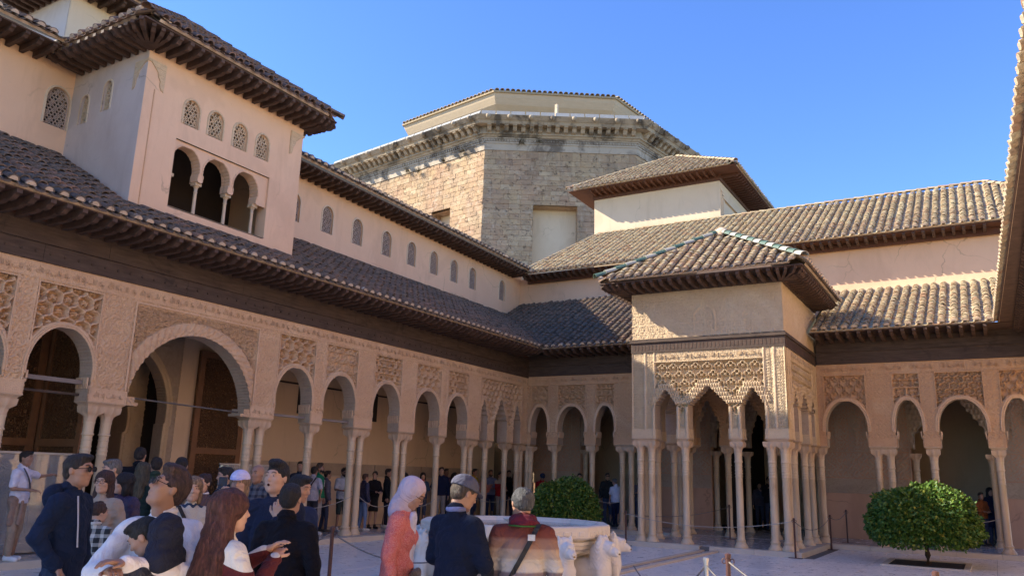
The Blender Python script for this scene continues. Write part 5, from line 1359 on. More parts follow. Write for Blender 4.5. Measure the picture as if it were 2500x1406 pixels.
def surfnet(F,lo,h):
    S=F<0; nx,ny,nz=F.shape
    cs=[S[i:nx-1+i,j:ny-1+j,k:nz-1+k] for i in (0,1) for j in (0,1) for k in (0,1)]
    sm=sum(c.astype(np.int8) for c in cs); act=(sm>0)&(sm<8); idx=np.full(act.shape,-1); I=np.argwhere(act); idx[act]=np.arange(len(I))
    acc=np.zeros((len(I),3)); cnt=np.zeros(len(I)); i,j,k=I.T
    cor=[(a,b,c) for a in (0,1) for b in (0,1) for c in (0,1)]
    val={c:F[i+c[0],j+c[1],k+c[2]] for c in cor}
    for a in cor:
        for ax_ in range(3):
            if a[ax_]==0:
                b=list(a); b[ax_]=1; b=tuple(b); va,vb=val[a],val[b]; m=(va<0)!=(vb<0)
                t=np.where(m,va/np.where(m,va-vb,1),0)
                pt=np.tile(np.array(a,float),(len(I),1)); pt[:,ax_]+=t
                acc+=pt*m[:,None]; cnt+=m
    V=lo+h*(I+acc/np.maximum(cnt,1)[:,None])
    Q=[]
    for ax_ in range(3):
        o=[0,1,2]; o.remove(ax_); 
        sl0=[slice(None)]*3; sl1=[slice(None)]*3; sl0[ax_]=slice(0,-1); sl1[ax_]=slice(1,None)
        A=S[tuple(sl0)];B=S[tuple(sl1)]; ch=(A!=B); E=np.argwhere(ch)
        ok=(E[:,o[0]]>0)&(E[:,o[1]]>0)&(E[:,o[0]]<F.shape[o[0]]-1)&(E[:,o[1]]<F.shape[o[1]]-1); E=E[ok]
        if not len(E): continue
        ins=A[tuple(E.T)]
        def g(d0,d1): q=E.copy(); q[:,o[0]]+=d0; q[:,o[1]]+=d1; return idx[tuple(q.T)]
        q=np.stack([g(-1,-1),g(0,-1),g(0,0),g(-1,0)],1); fl=ins if ax_!=1 else ~ins
        q[~fl]=q[~fl][:,::-1]; Q.append(q)
    Q=np.concatenate(Q); Q=Q[(Q>=0).all(1)]
    # one pass of gentle smoothing
    for _ in range(2):
        A_=np.zeros_like(V); C_=np.zeros(len(V))
        for a,b in ((0,1),(1,2),(2,3),(3,0)):
            np.add.at(A_,Q[:,a],V[Q[:,b]]); np.add.at(C_,Q[:,a],1); np.add.at(A_,Q[:,b],V[Q[:,a]]); np.add.at(C_,Q[:,b],1)
        V=V*.6+.4*A_/np.maximum(C_,1)[:,None]
    return V,Q
def join(parts):
    V=[];F=[];n=0
    for v,f in parts: V.append(v); F.append(f+n); n+=len(v)
    return np.concatenate(V),np.concatenate(F)
# ------------------------------------------------------------------ clothing and skin materials
CM={}
def cloth(c,rough=.85,kind=None,c2=None,obj=True):
    key=(tuple(c),kind,tuple(c2) if c2 else None,rough)
    if key in CM: return CM[key]
    m,t=newmat('cloth_%d'%len(CM)); co=t.pos(True)
    n=t.noise(co,5,4,.6); base=t.ramp(n,[(.3,tuple(x*.82 for x in c)),(.7,tuple(min(1,x*1.12) for x in c))])
    if kind=='stripes':   # graded woolly bands
        sp=t.n('ShaderNodeSeparateXYZ'); t.l(co,sp.inputs[0]); z=t.math('ADD',sp.outputs[2],t.math('MULTIPLY',t.math('SUBTRACT',n,.5),.015))
        f=t.math('DIVIDE',t.math('SUBTRACT',z,.85),.65)
        base=t.ramp(f,[(0,(.12,.06,.05)),(.08,(.30,.26,.25)),(.13,(.20,.155,.155)),(.20,(.21,.16,.16)),(.22,(.54,.48,.41)),(.33,(.50,.43,.35)),(.35,(.40,.31,.24)),(.43,(.38,.27,.20)),(.45,(.27,.16,.12)),(.53,(.24,.13,.10)),(.56,(.15,.05,.04)),(.68,(.12,.03,.025)),(1,(.09,.02,.018))])
    if kind=='block':     # white hoodie with a maroon chest band
        sp=t.n('ShaderNodeSeparateXYZ'); t.l(co,sp.inputs[0])
        f=t.math('ADD',sp.outputs[2],t.math('MULTIPLY',t.math('ABSOLUTE',sp.outputs[0],0),.35))
        base=t.ramp(t.math('DIVIDE',t.math('SUBTRACT',f,1.0),.5),[(0,c),(.12,c2),(.36,c)],'CONSTANT')
    if kind=='plaid':
        w1=t.n('ShaderNodeTexChecker'); w1.inputs['Scale'].default_value=26; w1.inputs[1].default_value=(*c,1); w1.inputs[2].default_value=(*c2,1); t.l(co,w1.inputs[0])
        sp=t.n('ShaderNodeSeparateXYZ'); t.l(co,sp.inputs[0]); f=t.math('GREATER_THAN',t.math('SINE',t.math('MULTIPLY',sp.outputs[2],80),0),.3); f2=t.math('GREATER_THAN',t.math('SINE',t.math('MULTIPLY',sp.outputs[0],80),0),.3)
        base=t.mix(t.math('MULTIPLY',t.math('ADD',f,f2),.5),c,c2)
    if kind=='tweed':
        base=t.ramp(t.noise(co,140,3,.8),[(.38,c),(.62,c2)])
    if kind=='nordic':
        sp=t.n('ShaderNodeSeparateXYZ'); t.l(co,sp.inputs[0]); zz=t.math('ABSOLUTE',t.math('SUBTRACT',sp.outputs[2],t.math('ADD',1.28,t.math('MULTIPLY',t.math('SINE',t.math('MULTIPLY',sp.outputs[0],90),0),.012))),0)
        base=t.mix(t.math('LESS_THAN',zz,.014),c,c2)
    if kind=='split':     # lower part another colour
        sp=t.n('ShaderNodeSeparateXYZ'); t.l(co,sp.inputs[0]); base=t.mix(t.math('LESS_THAN',sp.outputs[2],1.22),c,c2)
    t.col(base,rough,.08 if rough>.6 else .35); h=t.math('ADD',t.noise(co,7,3,.55,2.2),t.math('MULTIPLY',t.noise(co,160,2,.5),.05)); t.bump(h,.035,.8)
    t.b.inputs['Sheen Weight'].default_value=.03
    CM[key]=m; return m
def skin(c):
    key=('skin',c)
    if key in CM: return CM[key]
    m,t=newmat('skin_%d'%len(CM)); co=t.pos(True); t.col(t.ramp(t.noise(co,11,4,.6),[(.3,tuple(x*.9 for x in c)),(.7,c)]),.5,.4)
    t.b.inputs['Subsurface Weight'].default_value=.06; t.b.inputs['Subsurface Radius'].default_value=(.02,.008,.004); t.bump(t.noise(co,90,3,.5),.001,.5); CM[key]=m; return m
def hairm(c):
    key=('hair',c)
    if key in CM: return CM[key]
    m,t=newmat('hair_%d'%len(CM)); co=t.pos(True,(75,75,11)); n=t.noise(co,1,5,.7,.4); t.col(t.ramp(n,[(.32,tuple(x*.45 for x in c)),(.5,c),(.70,tuple(x*2.0+.01 for x in c))]),.55,.35); t.bump(n,.02,1); CM[key]=m; return m
SK_L=(.50,.30,.21); SK_M=(.40,.225,.15); SK_T=(.33,.18,.115); SK_D=(.20,.10,.065)
HB=(.018,.013,.011); HBR=(.055,.028,.018); HAUB=(.07,.022,.014); HG=(.12,.11,.10); HBL=(.22,.14,.08)
ARM={'down':((.235,-.02,1.14),(.245,.05,.89)),'pocket':((.27,-.07,1.15),(.19,.07,.95)),'hold':((.235,.02,1.14),(.09,.25,1.12)),'phone':((.22,.08,1.15),(.10,.30,1.36)),
 'photo':((.22,.15,1.24),(.07,.33,1.52)),'cross':((.24,.05,1.16),(-.07,.21,1.19)),'behind':((.27,-.10,1.15),(.06,-.17,.99)),'reach':((.30,.16,1.30),(.36,.40,1.36)),
 'side':((.42,.02,1.33),(.66,.06,1.36)),'finger':((.24,.06,1.13),(.10,.24,1.33)),'clap':((.24,.10,1.15),(.20,.34,1.22)),'hug':((.30,.13,1.16),(.03,.33,1.08)),'tablet':((.24,.06,1.12),(.10,.28,1.02)),'mouth':((.22,.06,1.18),(.03,.15,1.40)),'chest':((.24,.05,1.15),(.05,.20,1.25))}
def rotv(v,c,yaw,pitch=0,bend=True):
    v=np.asarray(v,float)-c
    # the turn fades out down the neck, so that the neck bends instead of swinging
    k=np.clip((v[...,2]+.12)/.07,0,1) if bend else 1.0
    if bend: k=np.where(np.hypot(v[...,0],v[...,1]-.02)>.09,np.clip((v[...,2]+.30)/.26,0,1)*.5+.5*k,k*k*(3-2*k))
    cy,sy=np.cos(yaw*k),np.sin(yaw*k); cp,sp=np.cos(pitch*k),np.sin(pitch*k)
    x,y,z=v[...,0],v[...,1],v[...,2]; y,z=y*cp-z*sp,y*sp+z*cp; x,y=x*cy-y*sy,x*sy+y*cy
    return np.stack([x,y,z],-1)+c
def hand_parts(wr,dr,side,h,curl=.6,spread=.012,up=None):
    """palm, four unequal bent fingers and a thumb; returned in body coordinates"""
    a=np.array(dr,float); a/=np.linalg.norm(a); up=np.array(up if up is not None else (0,0,1.0)); s=np.cross(a,up)
    if np.linalg.norm(s)<.2: s=np.cross(a,(0,1.0,0))
    s/=np.linalg.norm(s); n=np.cross(s,a); s=s*side
    # palm faces -n
    pr=[('c',wr-a*.03,wr+a*.02,.026,.027,1,.01)]
    pc=wr+a*.02
    for i,o in enumerate((-.028,-.010,.010,.028)): pr.append(('c',pc+s*o*.7,pc+a*.065+s*o,.015,.012,1,.012))
    L=(.060,.074,.069,.055)
    for i,o in enumerate((.030,.010,-.010,-.029)):
        b=pc+a*.068+s*o; l=L[i]; c1=curl*(.5+.08*i); d1=a*math.cos(c1)-n*math.sin(c1)+s*(o*.8*spread*30); d1/=np.linalg.norm(d1); m=b+d1*l*.52
        c2=c1+curl*.9; d2=a*math.cos(c2)-n*math.sin(c2)+s*(o*.8*spread*30); d2/=np.linalg.norm(d2)
        pr.append(('c',b,m,.0095,.0088,1,.004)); pr.append(('c',m,m+d2*l*.5,.0088,.0068,1,.003))
    t0=pc+s*.028+a*.005; t1=t0+s*.030+a*.030-n*.012; t2=t1+a*.032+s*.004-n*.012
    pr+=[('c',t0,t1,.014,.0105,1,.008),('c',t1,t2,.0105,.008,1,.004)]
    return build_sdf(pr,h,pad=.006)
hairpost=lambda F_,P_:F_-.002+.003*np.sin(150*P_[...,0]+60*np.sin(40*P_[...,2]+9*P_[...,1]))*np.sin(95*P_[...,1]+30*P_[...,2])+.002*np.sin(57*P_[...,2]+40*P_[...,0])
def head_prims(female=False,beard=False,big=1.0):
    j=.9 if female else 1.0
    P=[('e',(0,-.014,.032),(.077,.095,.086)),('e',(0,.022,-.022),(.064*j+.002,.074,.088),.03),('c',(-.028*j,.035,-.078),(.028*j,.035,-.078),.032,.032,1,.03),('c',(0,.045,-.088),(0,.066,-.096),.027,.021,1,.025),
       ('c',(0,.083,.018),(0,.106,-.020),.008,.0125,1,.012),('c',(-.013,.092,-.026),(.013,.092,-.026),.009,.009,1,.008),('c',(-.034,.078,.034),(.034,.078,.034),.011,.011,1,.018),('e',(-.042,.06,-.02),(.022,.022,.02),.02),('e',(.042,.06,-.02),(.022,.022,.02),.02),
       ('-e',(-.032,.101,.012),(.019,.018,.012),.012),('-e',(.032,.101,.012),(.019,.018,.012),.012),('e',(-.031,.078,.012),(.0135,.0135,.0125),.004),('e',(.031,.078,.012),(.0135,.0135,.0125),.004),
       ('e',(0,.088,-.050),(.023,.011,.0065),.006),('e',(0,.086,-.061),(.020,.012,.0075),.006),
       ('e',(-.080,-.008,-.004),(.009,.019,.031),.008),('e',(.080,-.008,-.004),(.009,.019,.031),.008),
       ('c',(0,-.028,-.06),(0,-.020,-.19),.051 if not female else .044,.050 if not female else .044,1,.03)]
    return P
def hair_prims(style):
    face=('-e',(0,.125,-.036),(.080,.085,.100),.01)
    if style=='short': return [('e',(0,-.017,.038),(.0815,.099,.090)),('e',(0,-.050,-.005),(.071,.060,.072),.02),('e',(0,.045,.097),(.055,.05,.026),.02),face,('-e',(-.1,.02,-.03),(.035,.05,.05),.01),('-e',(.1,.02,-.03),(.035,.05,.05),.01)]
    if style=='quiff': return [('e',(0,-.020,.040),(.083,.102,.093)),('e',(0,-.055,-.005),(.070,.060,.07),.02),('e',(.0,.035,.115),(.060,.065,.038),.02),('e',(.02,-.02,.125),(.055,.05,.03),.02),face,('-e',(-.1,.02,-.03),(.035,.05,.05),.01),('-e',(.1,.02,-.03),(.035,.05,.05),.01)]
    if style=='balding': return [('e',(0,-.022,.028),(.087,.102,.090)),('e',(0,-.055,-.01),(.076,.060,.07),.02),('-e',(0,.012,.125),(.050,.085,.055),.012),('-e',(0,.13,.03),(.10,.095,.15),.01),('-e',(-.1,.03,-.03),(.035,.05,.05),.01),('-e',(.1,.03,-.03),(.035,.05,.05),.01)]
    if style=='bob': return [('e',(0,-.022,.040),(.099,.115,.100)),('c',(-.055,-.03,.0),(-.06,-.025,-.11),.045,.04,1,.02),('c',(.055,-.03,.0),(.06,-.025,-.11),.045,.04,1,.02),('c',(0,-.06,0),(0,-.07,-.12),.06,.055,1,.02),face]
    if style=='ponytail': return [('e',(0,-.020,.040),(.088,.104,.090)),('e',(0,-.05,.0),(.074,.06,.07),.02),face,('c',(0,-.11,.05),(0,-.14,-.02),.03,.034,1,.02),('c',(0,-.14,-.02),(0,-.12,-.17),.034,.018,1,.02)]
    if style=='bun': return [('e',(0,-.020,.038),(.087,.103,.088)),('e',(0,-.05,.0),(.074,.06,.07),.02),face,('e',(0,-.11,.09),(.038,.038,.036),.01)]
    if style=='long': return [('e',(0,-.022,.040),(.100,.116,.102)),('c',(-.058,-.035,.0),(-.085,-.03,-.26),.045,.045,1,.03),('c',(.058,-.035,.0),(.085,-.03,-.26),.045,.045,1,.03),('c',(0,-.06,0),(0,-.10,-.34),.075,.075,1,.03),face]
    if style=='verylong': return [('e',(0,-.024,.042),(.108,.124,.108)),('c',(-.055,-.045,.0),(-.09,-.075,-.25),.055,.065,1,.04),('c',(-.09,-.075,-.25),(-.07,-.14,-.50),.065,.045,1,.04),('c',(.055,-.045,.0),(.09,-.075,-.25),.055,.065,1,.04),('c',(.09,-.075,-.25),(.075,-.14,-.50),.065,.045,1,.04),('c',(0,-.06,0),(0,-.15,-.42),.08,.09,1,.04),('c',(0,-.15,-.42),(.01,-.16,-.56),.08,.045,1,.04),face]
    if style=='curly': return [('e',(0,-.020,.045),(.092,.105,.095))]+[('e',(.075*math.cos(a)*math.cos(b),-.02+.09*math.sin(a)*math.cos(b),.05+.085*math.sin(b)),(.024,.024,.022),.01) for a in [i*.7 for i in range(9)] for b in (.1,.7,1.2)]+[face]
    if style=='hijab': return [('e',(0,-.022,.035),(.097,.115,.100)),('c',(0,-.03,-.02),(0,-.035,-.17),.088,.085,1,.04),('c',(0,.03,-.115),(0,.02,-.20),.050,.085,1,.04),('e',(0,-.02,-.20),(.115,.10,.06),.04),('-e',(0,.115,-.012),(.058,.075,.088),.012)]
    if style=='hood': return [('e',(0,-.030,.035),(.118,.125,.115)),('c',(0,-.04,-.05),(0,-.05,-.16),.105,.11,1,.04),('-e',(0,.12,-.02),(.085,.10,.105),.01)]
def person(label,x,y,face,H=1.70,z=0,top=((.05,.06,.1),None,None),hem=.88,legs=((.05,.06,.1),'trousers'),shoes=(.05,.05,.05),hair=('short',HB),sk=SK_M,arms=('down','down'),
           head=(0,0),fem=False,res=1.0,glasses=None,cap=None,beard=None,sleeve=1.0,lean=0,build=1.0,group='visitors in the courtyard',inner=None,extra=None,puffy=0,turn=0):
    """one visitor: skin body, clothing, hair as children of an Empty at the feet"""
    s=H/1.75; d=math.radians(face)
    t=thing('person',label,'person',(x,y,z),d,group,world=False)
    bw_=build; hr=.0062*res; br=.0165*res
    sh=.172*bw_*(.88 if fem else 1); hc=np.array((0,.02,1.625)); 
    def ln(v):  # lean the upper body forward about the hips
        if not lean: return np.asarray(v,float)
        v=np.asarray(v,float); k=np.clip((v[...,2]-.95)/.1,0,1)*lean; yy,zz=v[...,1],v[...,2]-.95
        return np.stack([v[...,0],yy*np.cos(k)+zz*np.sin(k),.95+zz*np.cos(k)-yy*np.sin(k)],-1)
    yaw,pit=math.radians(head[0]),math.radians(head[1])
    # arms
    AR=[]
    for sgn,ap in ((1,arms[1]),(-1,arms[0])):
        el,wr=ARM[ap] if isinstance(ap,str) else ap; S0=np.array((sgn*sh,-.005,1.40)); el=np.array((sgn*el[0]*bw_,el[1],el[2])); wr=np.array((sgn*wr[0],wr[1],wr[2])); AR.append((S0,el,wr,sgn,ap))
    # --- skin: head with neck, bare body core, hands
    hv,hf=build_sdf(head_prims(fem),hr,pad=.01)
    hv=rotv(hv+np.array((0,0,0)),np.array((0,-.02,-.08)),yaw,pit)
    # keep the foot of the neck where the shoulders are
    hv=hv+hc
    parts=[(hv,hf)]
    core=[('c',(0,-.01,1.46),(0,-.01,1.30),.055,.10,.7,.05),('e',(0,0,1.25),(.15*bw_,.095,.17),.05),('e',(0,0,1.0),(.14*bw_,.09,.14),.05),('c',(-sh*.8,0,1.39),(sh*.8,0,1.39),.045,.045,1,.04)]
    for sgn in (-1,1): core+=[('c',(sgn*.085,0,.93),(sgn*.095,.015,.50),.075,.05,1,.03),('c',(sgn*.095,.015,.50),(sgn*.10,-.02,.09),.048,.034,1,.02)]
    for S0,el,wr,sgn,ap in AR: core+=[('c',S0,el,.045,.036,1,.02),('c',el,wr,.036,.025,1,.02)]
    parts.append(build_sdf(core,.024*res))
    for S0,el,wr,sgn,ap in AR:
        dr=wr-el; upv=(0,0,1.0); cu=.55
        if ap in ('phone','photo','tablet'): cu=1.0
        if ap=='finger': cu=1.2; dr=np.array((0,.2,1.0))
        if ap=='clap': cu=.25; dr=np.array((-sgn*.3,1.0,.6)); upv=(sgn*1.,0,0)
        if ap=='hug': upv=(0,1.0,0); cu=.5
        if ap=='down': upv=(sgn*1.0,0,0)
        if ap in('pocket',): cu=1.0
        v,f=hand_parts(wr,dr,sgn,.0058*max(1,res*.85),cu,.02 if ap=='clap' else .008,upv); parts.append((v,f))
        if ap=='finger':
            b=wr+np.array((0,.02,.085)); parts.append(build_sdf([('c',b,b+np.array((0,.01,.055)),.0095,.0075,1,.004)],.004))
    V,F=join(parts); V=ln(V)
    body=link('body',npmesh('body',V*s,F,True),t,skin(sk))
    def add(name,prims,h,mat,noise=0,parent=None,post=None,lean_=True,cut=0):
        v,f=build_sdf(prims,h,noise,post)
        if lean_: v=ln(v)
        return link(name,npmesh(name,v*s,f,True),parent or t,mat)
    def onhead(name,prims,h,mat,noise=0):
        v,f=build_sdf(prims,h,noise,hairpost if name in('hair','beard') else None,pad=.01); v=rotv(v,np.array((0,-.02,-.08)),yaw,pit)+hc; return link(name,npmesh(name,ln(v)*s,f,True),t,mat)
    def hm(mb,name,mat,smooth=True):
        v=rotv(np.array([tuple(q) for q in mb.v]),np.array((0,-.02,-.08)),yaw,pit)+hc; v=ln(v)*s; me=bpy.data.meshes.new(name); me.from_pydata(v.tolist(),[],mb.f); 
        if smooth: me.polygons.foreach_set('use_smooth',[True]*len(me.polygons))
        return link(name,me,t,mat)
    # --- top
    tc,tk,tc2=(list(top)+[None,None])[:3]; tm=cloth(tc,.85 if not puffy else .45,tk,tc2); e=.012+.014*(puffy>0)
    P=[('e',(0,.0,1.25),(.165*bw_+e,.110+e,.18),.05),('c',(-sh*.72,-.005,1.395),(sh*.72,-.005,1.395),.060+e*.6,.060+e*.6,1,.05),('e',(0,.01,1.05),(.155*bw_+e+.004,.108*max(1,bw_)+e,.16),.06),('c',(0,-.012,1.44),(0,-.025,1.495),.082,.068,1,.03)]
    if fem: P+=[('e',(-.07,.075,1.27),(.06,.055,.06),.04),('e',(.07,.075,1.27),(.06,.055,.06),.04)]
    P+=[('c',(0,.0,.98),(0,.0,max(.5,hem-.05)),.15*bw_+e,.16*bw_+e+.02,.72,.05)]
    for S0,el,wr,sgn,ap in AR:
        w2=el+(wr-el)*(sleeve-.0 if sleeve<=1 else 1)*.97 if sleeve>.5 else None
        if sleeve>.5: P+=[('c',S0+np.array((0,0,-.01)),el,.058+e,.046+e,1,.035),('c',el,w2,.046+e,.034+e,1,.02)]
        else: P+=[('c',S0+np.array((0,0,-.01)),S0+(el-S0)*.75,.062,.062,1,.035)]
    P+=[('-z',hem,-1)]
    post=None
    if puffy: post=lambda Fv,Pp: Fv-.008*np.abs(np.sin(Pp[...,2]*math.pi/.075))
    topo=add('jacket' if (puffy or hem<.8) else 'top',P,br*.85,tm,.0048 if not puffy else .0015,post=post)
    col=[('c',(-.045,.005,1.475),(.045,.005,1.475),.030,.030,1,.02),('c',(-.05,-.035,1.49),(.05,-.035,1.49),.030,.030,1,.03)]
    cc=inner if inner else tc
    add('collar',[('e',(0,-.024,1.50),(.080,.078,.034)),('-e',(0,-.005,1.535),(.056,.058,.05),.008)],.009*res,cloth(cc),0)
    # --- legs
    lc,lk=legs[:2]; lm=cloth(lc,.85)
    P=[('e',(0,0,.93),(.150*bw_,.105,.10),.05)]
    if lk=='skirt': P+=[('c',(0,0,.93),(0,0,.55),.14,.17,.75,.05),('-z',.52,-1)]
    for sgn in (-1,1):
        st=.0+ (sgn*.05 if lk!='skirt' else 0)
        if lk!='skirt':
            P+=[('c',(sgn*.085,0,.90),(sgn*.098,.02+st*.3,.50),.090*bw_,.068,1,.03)]
            if lk!='shorts': P+=[('c',(sgn*.098,.02+st*.3,.50),(sgn*.105,-.015+st,.09),.066,.052 if lk!='wide' else .075,1,.02)]
    if lk=='shorts': P+=[('-z',.47,-1)]
    if lk!='skirt': P+=[('-z',.07,-1)]
    lo_=link(lk if lk in('skirt','shorts') else 'trousers',npmesh('legs',*(lambda q:(q[0]*s,q[1]))(build_sdf(P,br,.003)),True),t,lm)
    sp=[]
    for sgn in (-1,1):
        y_=sgn*.05 if lk!='skirt' else 0
        sp.append(build_sdf([('c',(sgn*.105,-.045+y_,.045),(sgn*.115,.14+y_,.035),.042,.036,1,.02),('c',(sgn*.105,-.03+y_,.05),(sgn*.105,-.02+y_,.11),.042,.044,1,.02),('-z',.0,-1)],.011*res))
    V,F=join(sp); link('shoes',npmesh('shoes',V*s,F,True),t,cloth(shoes,.6))
    # --- hair, cap, glasses, beard, brows
    st,hcol=hair
    if st=='hijab': onhead('headscarf',hair_prims(st),hr*1.3,cloth(hcol,.8),.0012)
    elif st and st!='bald':
        onhead('hair',hair_prims(st),hr*1.25,hairm(hcol),.002 if st in('short','quiff','balding') else .003)
    if beard: onhead('beard',[('c',(-.045,.035,-.065),(0,.066,-.092),.030,.036,1,.02),('c',(.045,.035,-.065),(0,.066,-.092),.030,.036,1,.02),('e',(0,.088,-.038),(.028,.012,.008),.006),('-e',(0,.105,-.055),(.020,.014,.011),.003),('-e',(0,.06,.035),(.1,.1,.075),.01)],hr*1.2,hairm(beard),.0015)
    m=MB()
    for sg in (-1,1): m.tube([(sg*.014,.096,.033),(sg*.032,.0955,.041),(sg*.05,.083,.035)],.0028,5)
    if st!='hijab' or True: hm(m,'eyebrows',hairm(HB if st=='hijab' or hcol[0]>.1 else hcol))
    m=MB()
    for sg in (-1,1): m.lathe([(.0052,-.001),(.0048,.0012),(.001,.0024)],8,cap=False)
    m.v=[( (sg*.031+q[0]*.9), .0905+q[2]*.8, .012+q[1]) for sg,grp in ((-1,m.v[:24]),(1,m.v[24:])) for q in grp]; hm(m,'eyes',cloth((.01,.008,.006),.2))
    if glasses:
        m=MB()
        for sg in (-1,1):
            pts=[(sg*.034+.025*math.cos(a),.109,.008+.020*math.sin(a)) for a in [2*math.pi*k/12 for k in range(13)]]; m.tube(pts,.0022,4); m.tube([(sg*.055,.107,.016),(sg*.078,.03,.014),(sg*.082,-.02,.008)],.002,4)
            if glasses=='sun': m.add([(p[0],.1085,p[2]) for p in pts[:-1]],[tuple(range(12))])
        m.tube([(-.012,.108,.016),(.012,.108,.016)],.002,4); hm(m,'sunglasses' if glasses=='sun' else 'glasses',cloth((.012,.010,.010),.25),False)
    if cap:
        cm=cloth(cap,.8); onhead('cap',[('e',(0,-.016,.050),(.101,.118,.096)),('-z',.036,-1)],hr*1.2,cm)
        m=MB(); n=9; top_=[];bot=[]
        for k in range(n): a=math.pi*k/(n-1); top_.append((.078*math.cos(a),.070+.085*math.sin(a),.050-.02*math.sin(a)))
        m.add(top_+[(q[0],q[1],q[2]-.006) for q in top_],[tuple(range(n)),tuple(range(n,2*n))[::-1]]+[(k,k+1,n+k+1,n+k) for k in range(n-1)]); hm(m,'cap_brim',cm,False)
    if extra: extra(t,s,ln,rotv,hc,yaw,pit,hm,onhead,topo,AR)
    return t
def phone_at(t,s,ln,AR,which,col=(.03,.05,.12),size=(.075,.15),tilt=.5,off=(0,.05,.06),name='phone',label=None,cat='phone',screen=None,yaw=0):
    """a phone or tablet held in the hand: its own thing"""
    S0,el,wr,sgn,ap=AR[which]; p=Vector(ln(wr+np.array(off)).tolist())*s
    M=Matrix.Translation(t.location)@Matrix.Rotation(t.rotation_euler.z,4,'Z')@Matrix.Translation(p)@Matrix.Rotation(yaw,4,'Z')@Matrix.Rotation(tilt,4,'X')
    m=MB(); w,h=size; m.box(-w/2,w/2,-.004,.004,-h/2,h/2); o=m.obj(name,cloth(col,.3)); o.matrix_basis=M
    o['label']=label; o['category']=cat
    sc2=MB().box(-w/2+.004,w/2-.004,-.0052,-.0041,-h/2+.006,h/2-.006).obj('screen',cloth(screen or (.12,.20,.36),.15),o)
    return o
# ================================================================== PEOPLE
G1='visitors in the courtyard foreground'; G2='visitors waiting in the left gallery'; G3='visitors in the far gallery'
def ex_white(t,s,ln,rotv,hc,yaw,pit,hm,onhead,topo,AR):
    S0,el,wr,sgn,ap=AR[1]
    V,F=build_sdf([('c',wr-(wr-el)*.22,wr-(wr-el)*.02,.048,.046,1,.01)],.008); link('shirt_cuff',npmesh('cuff',V*s,F,True),t,cloth((.66,.60,.56),.8))
    m=MB()
    for z in (1.0,1.1,1.2,1.3): m.lathe([(.008,0),(.006,.004)],8,c=(0,0,0)); 
    m.v=[(q[0],.135+q[2],1.0+.1*(i//16)+q[1]) for i,q in enumerate(m.v)]; me=m.mesh('buttons'); link('buttons',me,t,cloth((.15,.12,.1),.4),scale=(s,s,s))
    V,F=build_sdf([('c',wr-(wr-el)*.04,wr+(wr-el)*.02,.030,.030,1,.01)],.006); link('wristwatch',npmesh('watch',V*s,F,True),t,cloth((.02,.02,.02),.3))
person('man in a white shirt and sunglasses looking up with his arms round a child',9.35,-20.54,-142,1.60,top=((.70,.65,.64),None,None),legs=((.03,.03,.035),'trousers'),hair=('quiff',(.045,.022,.015)),sk=SK_T,arms=(((.24,.20,1.17),(-.03,.50,1.25)),((.27,.20,1.17),(.10,.49,1.21))),head=(-58,24),glasses='sun',beard=None,build=1.04,group=G1,res=.9,extra=ex_white,inner=(.66,.62,.6))
def ex_hood(t,s,ln,rotv,hc,yaw,pit,hm,onhead,topo,AR):
    V,F=build_sdf([('c',(-.08,-.09,1.47),(.08,-.09,1.47),.085,.085,1,.05),('e',(0,-.075,1.64),(.118,.100,.118),.09),('-h',(0,1.0,.35),.60)],.012,.0,post=lambda Fv,Pp:Fv-.010*np.abs(np.sin((Pp[...,2]+.3*Pp[...,1])*math.pi/.075))); link('hood',npmesh('hood',V*s,F,True),t,cloth((.018,.020,.035),.75))
person('child in a quilted navy hooded jacket leaning against the man in white',9.55,-20.72,112,1.37,top=((.018,.020,.035),None,None),hem=.8,legs=((.03,.03,.04),'trousers'),hair=('short',(.008,.007,.007)),sk=SK_M,arms=('chest','chest'),head=(10,-35),puffy=1,group=G1,res=.9,extra=ex_hood)
def ex_bagstrap(c,a=(.09,.10,1.46),b=(-.14,.13,1.0),back=False,y=1):
    def f(t,s,ln,rotv,hc,yaw,pit,hm,onhead,topo,AR):
        pts=[]
        for k in range(11):
            q=k/10; x=.12-.27*q; z=1.47-.50*q; yy=(-1 if back else 1)*(.085+.055*math.sin(math.pi*min(1,q*1.1)))
            pts.append(ln(np.array((x*(1 if not back else 1),yy,z)))*s)
        m=MB()
        for p,q in zip(pts[:-1],pts[1:]):
            w=.018; m.add([(p[0]-w,p[1],p[2]),(p[0]+w,p[1],p[2]),(q[0]+w,q[1],q[2]),(q[0]-w,q[1],q[2])]+[(p[0]-w,p[1]*1.04,p[2]),(p[0]+w,p[1]*1.04,p[2]),(q[0]+w,q[1]*1.04,q[2]),(q[0]-w,q[1]*1.04,q[2])],[(0,1,2,3),(4,7,6,5),(0,4,5,1),(2,6,7,3),(1,5,6,2),(0,3,7,4)])
        m.obj('bag_strap',cloth(c,.5),t)
    return f
person('woman seen from behind with very long auburn hair and a white and maroon top',9.77,-20.45,-15,1.49,top=((.62,.58,.52),'block',(.10,.022,.022)),hem=.85,legs=((.03,.03,.035),'trousers'),hair=('verylong',HAUB),sk=SK_L,arms=(((.26,.06,1.15),(.03,.30,1.38)),((.28,.06,1.15),(.05,.32,1.34))),head=(-8,0),fem=True,group=G1,res=.9)
person('man seen from behind in a long black woollen coat',9.07,-19.33,18,1.52,top=((.008,.008,.012),None,None),hem=.55,legs=((.02,.02,.025),'trousers'),hair=('short',(.012,.009,.008)),arms=('down','down'),head=(8,0),build=1.1,group=G1,res=.9)
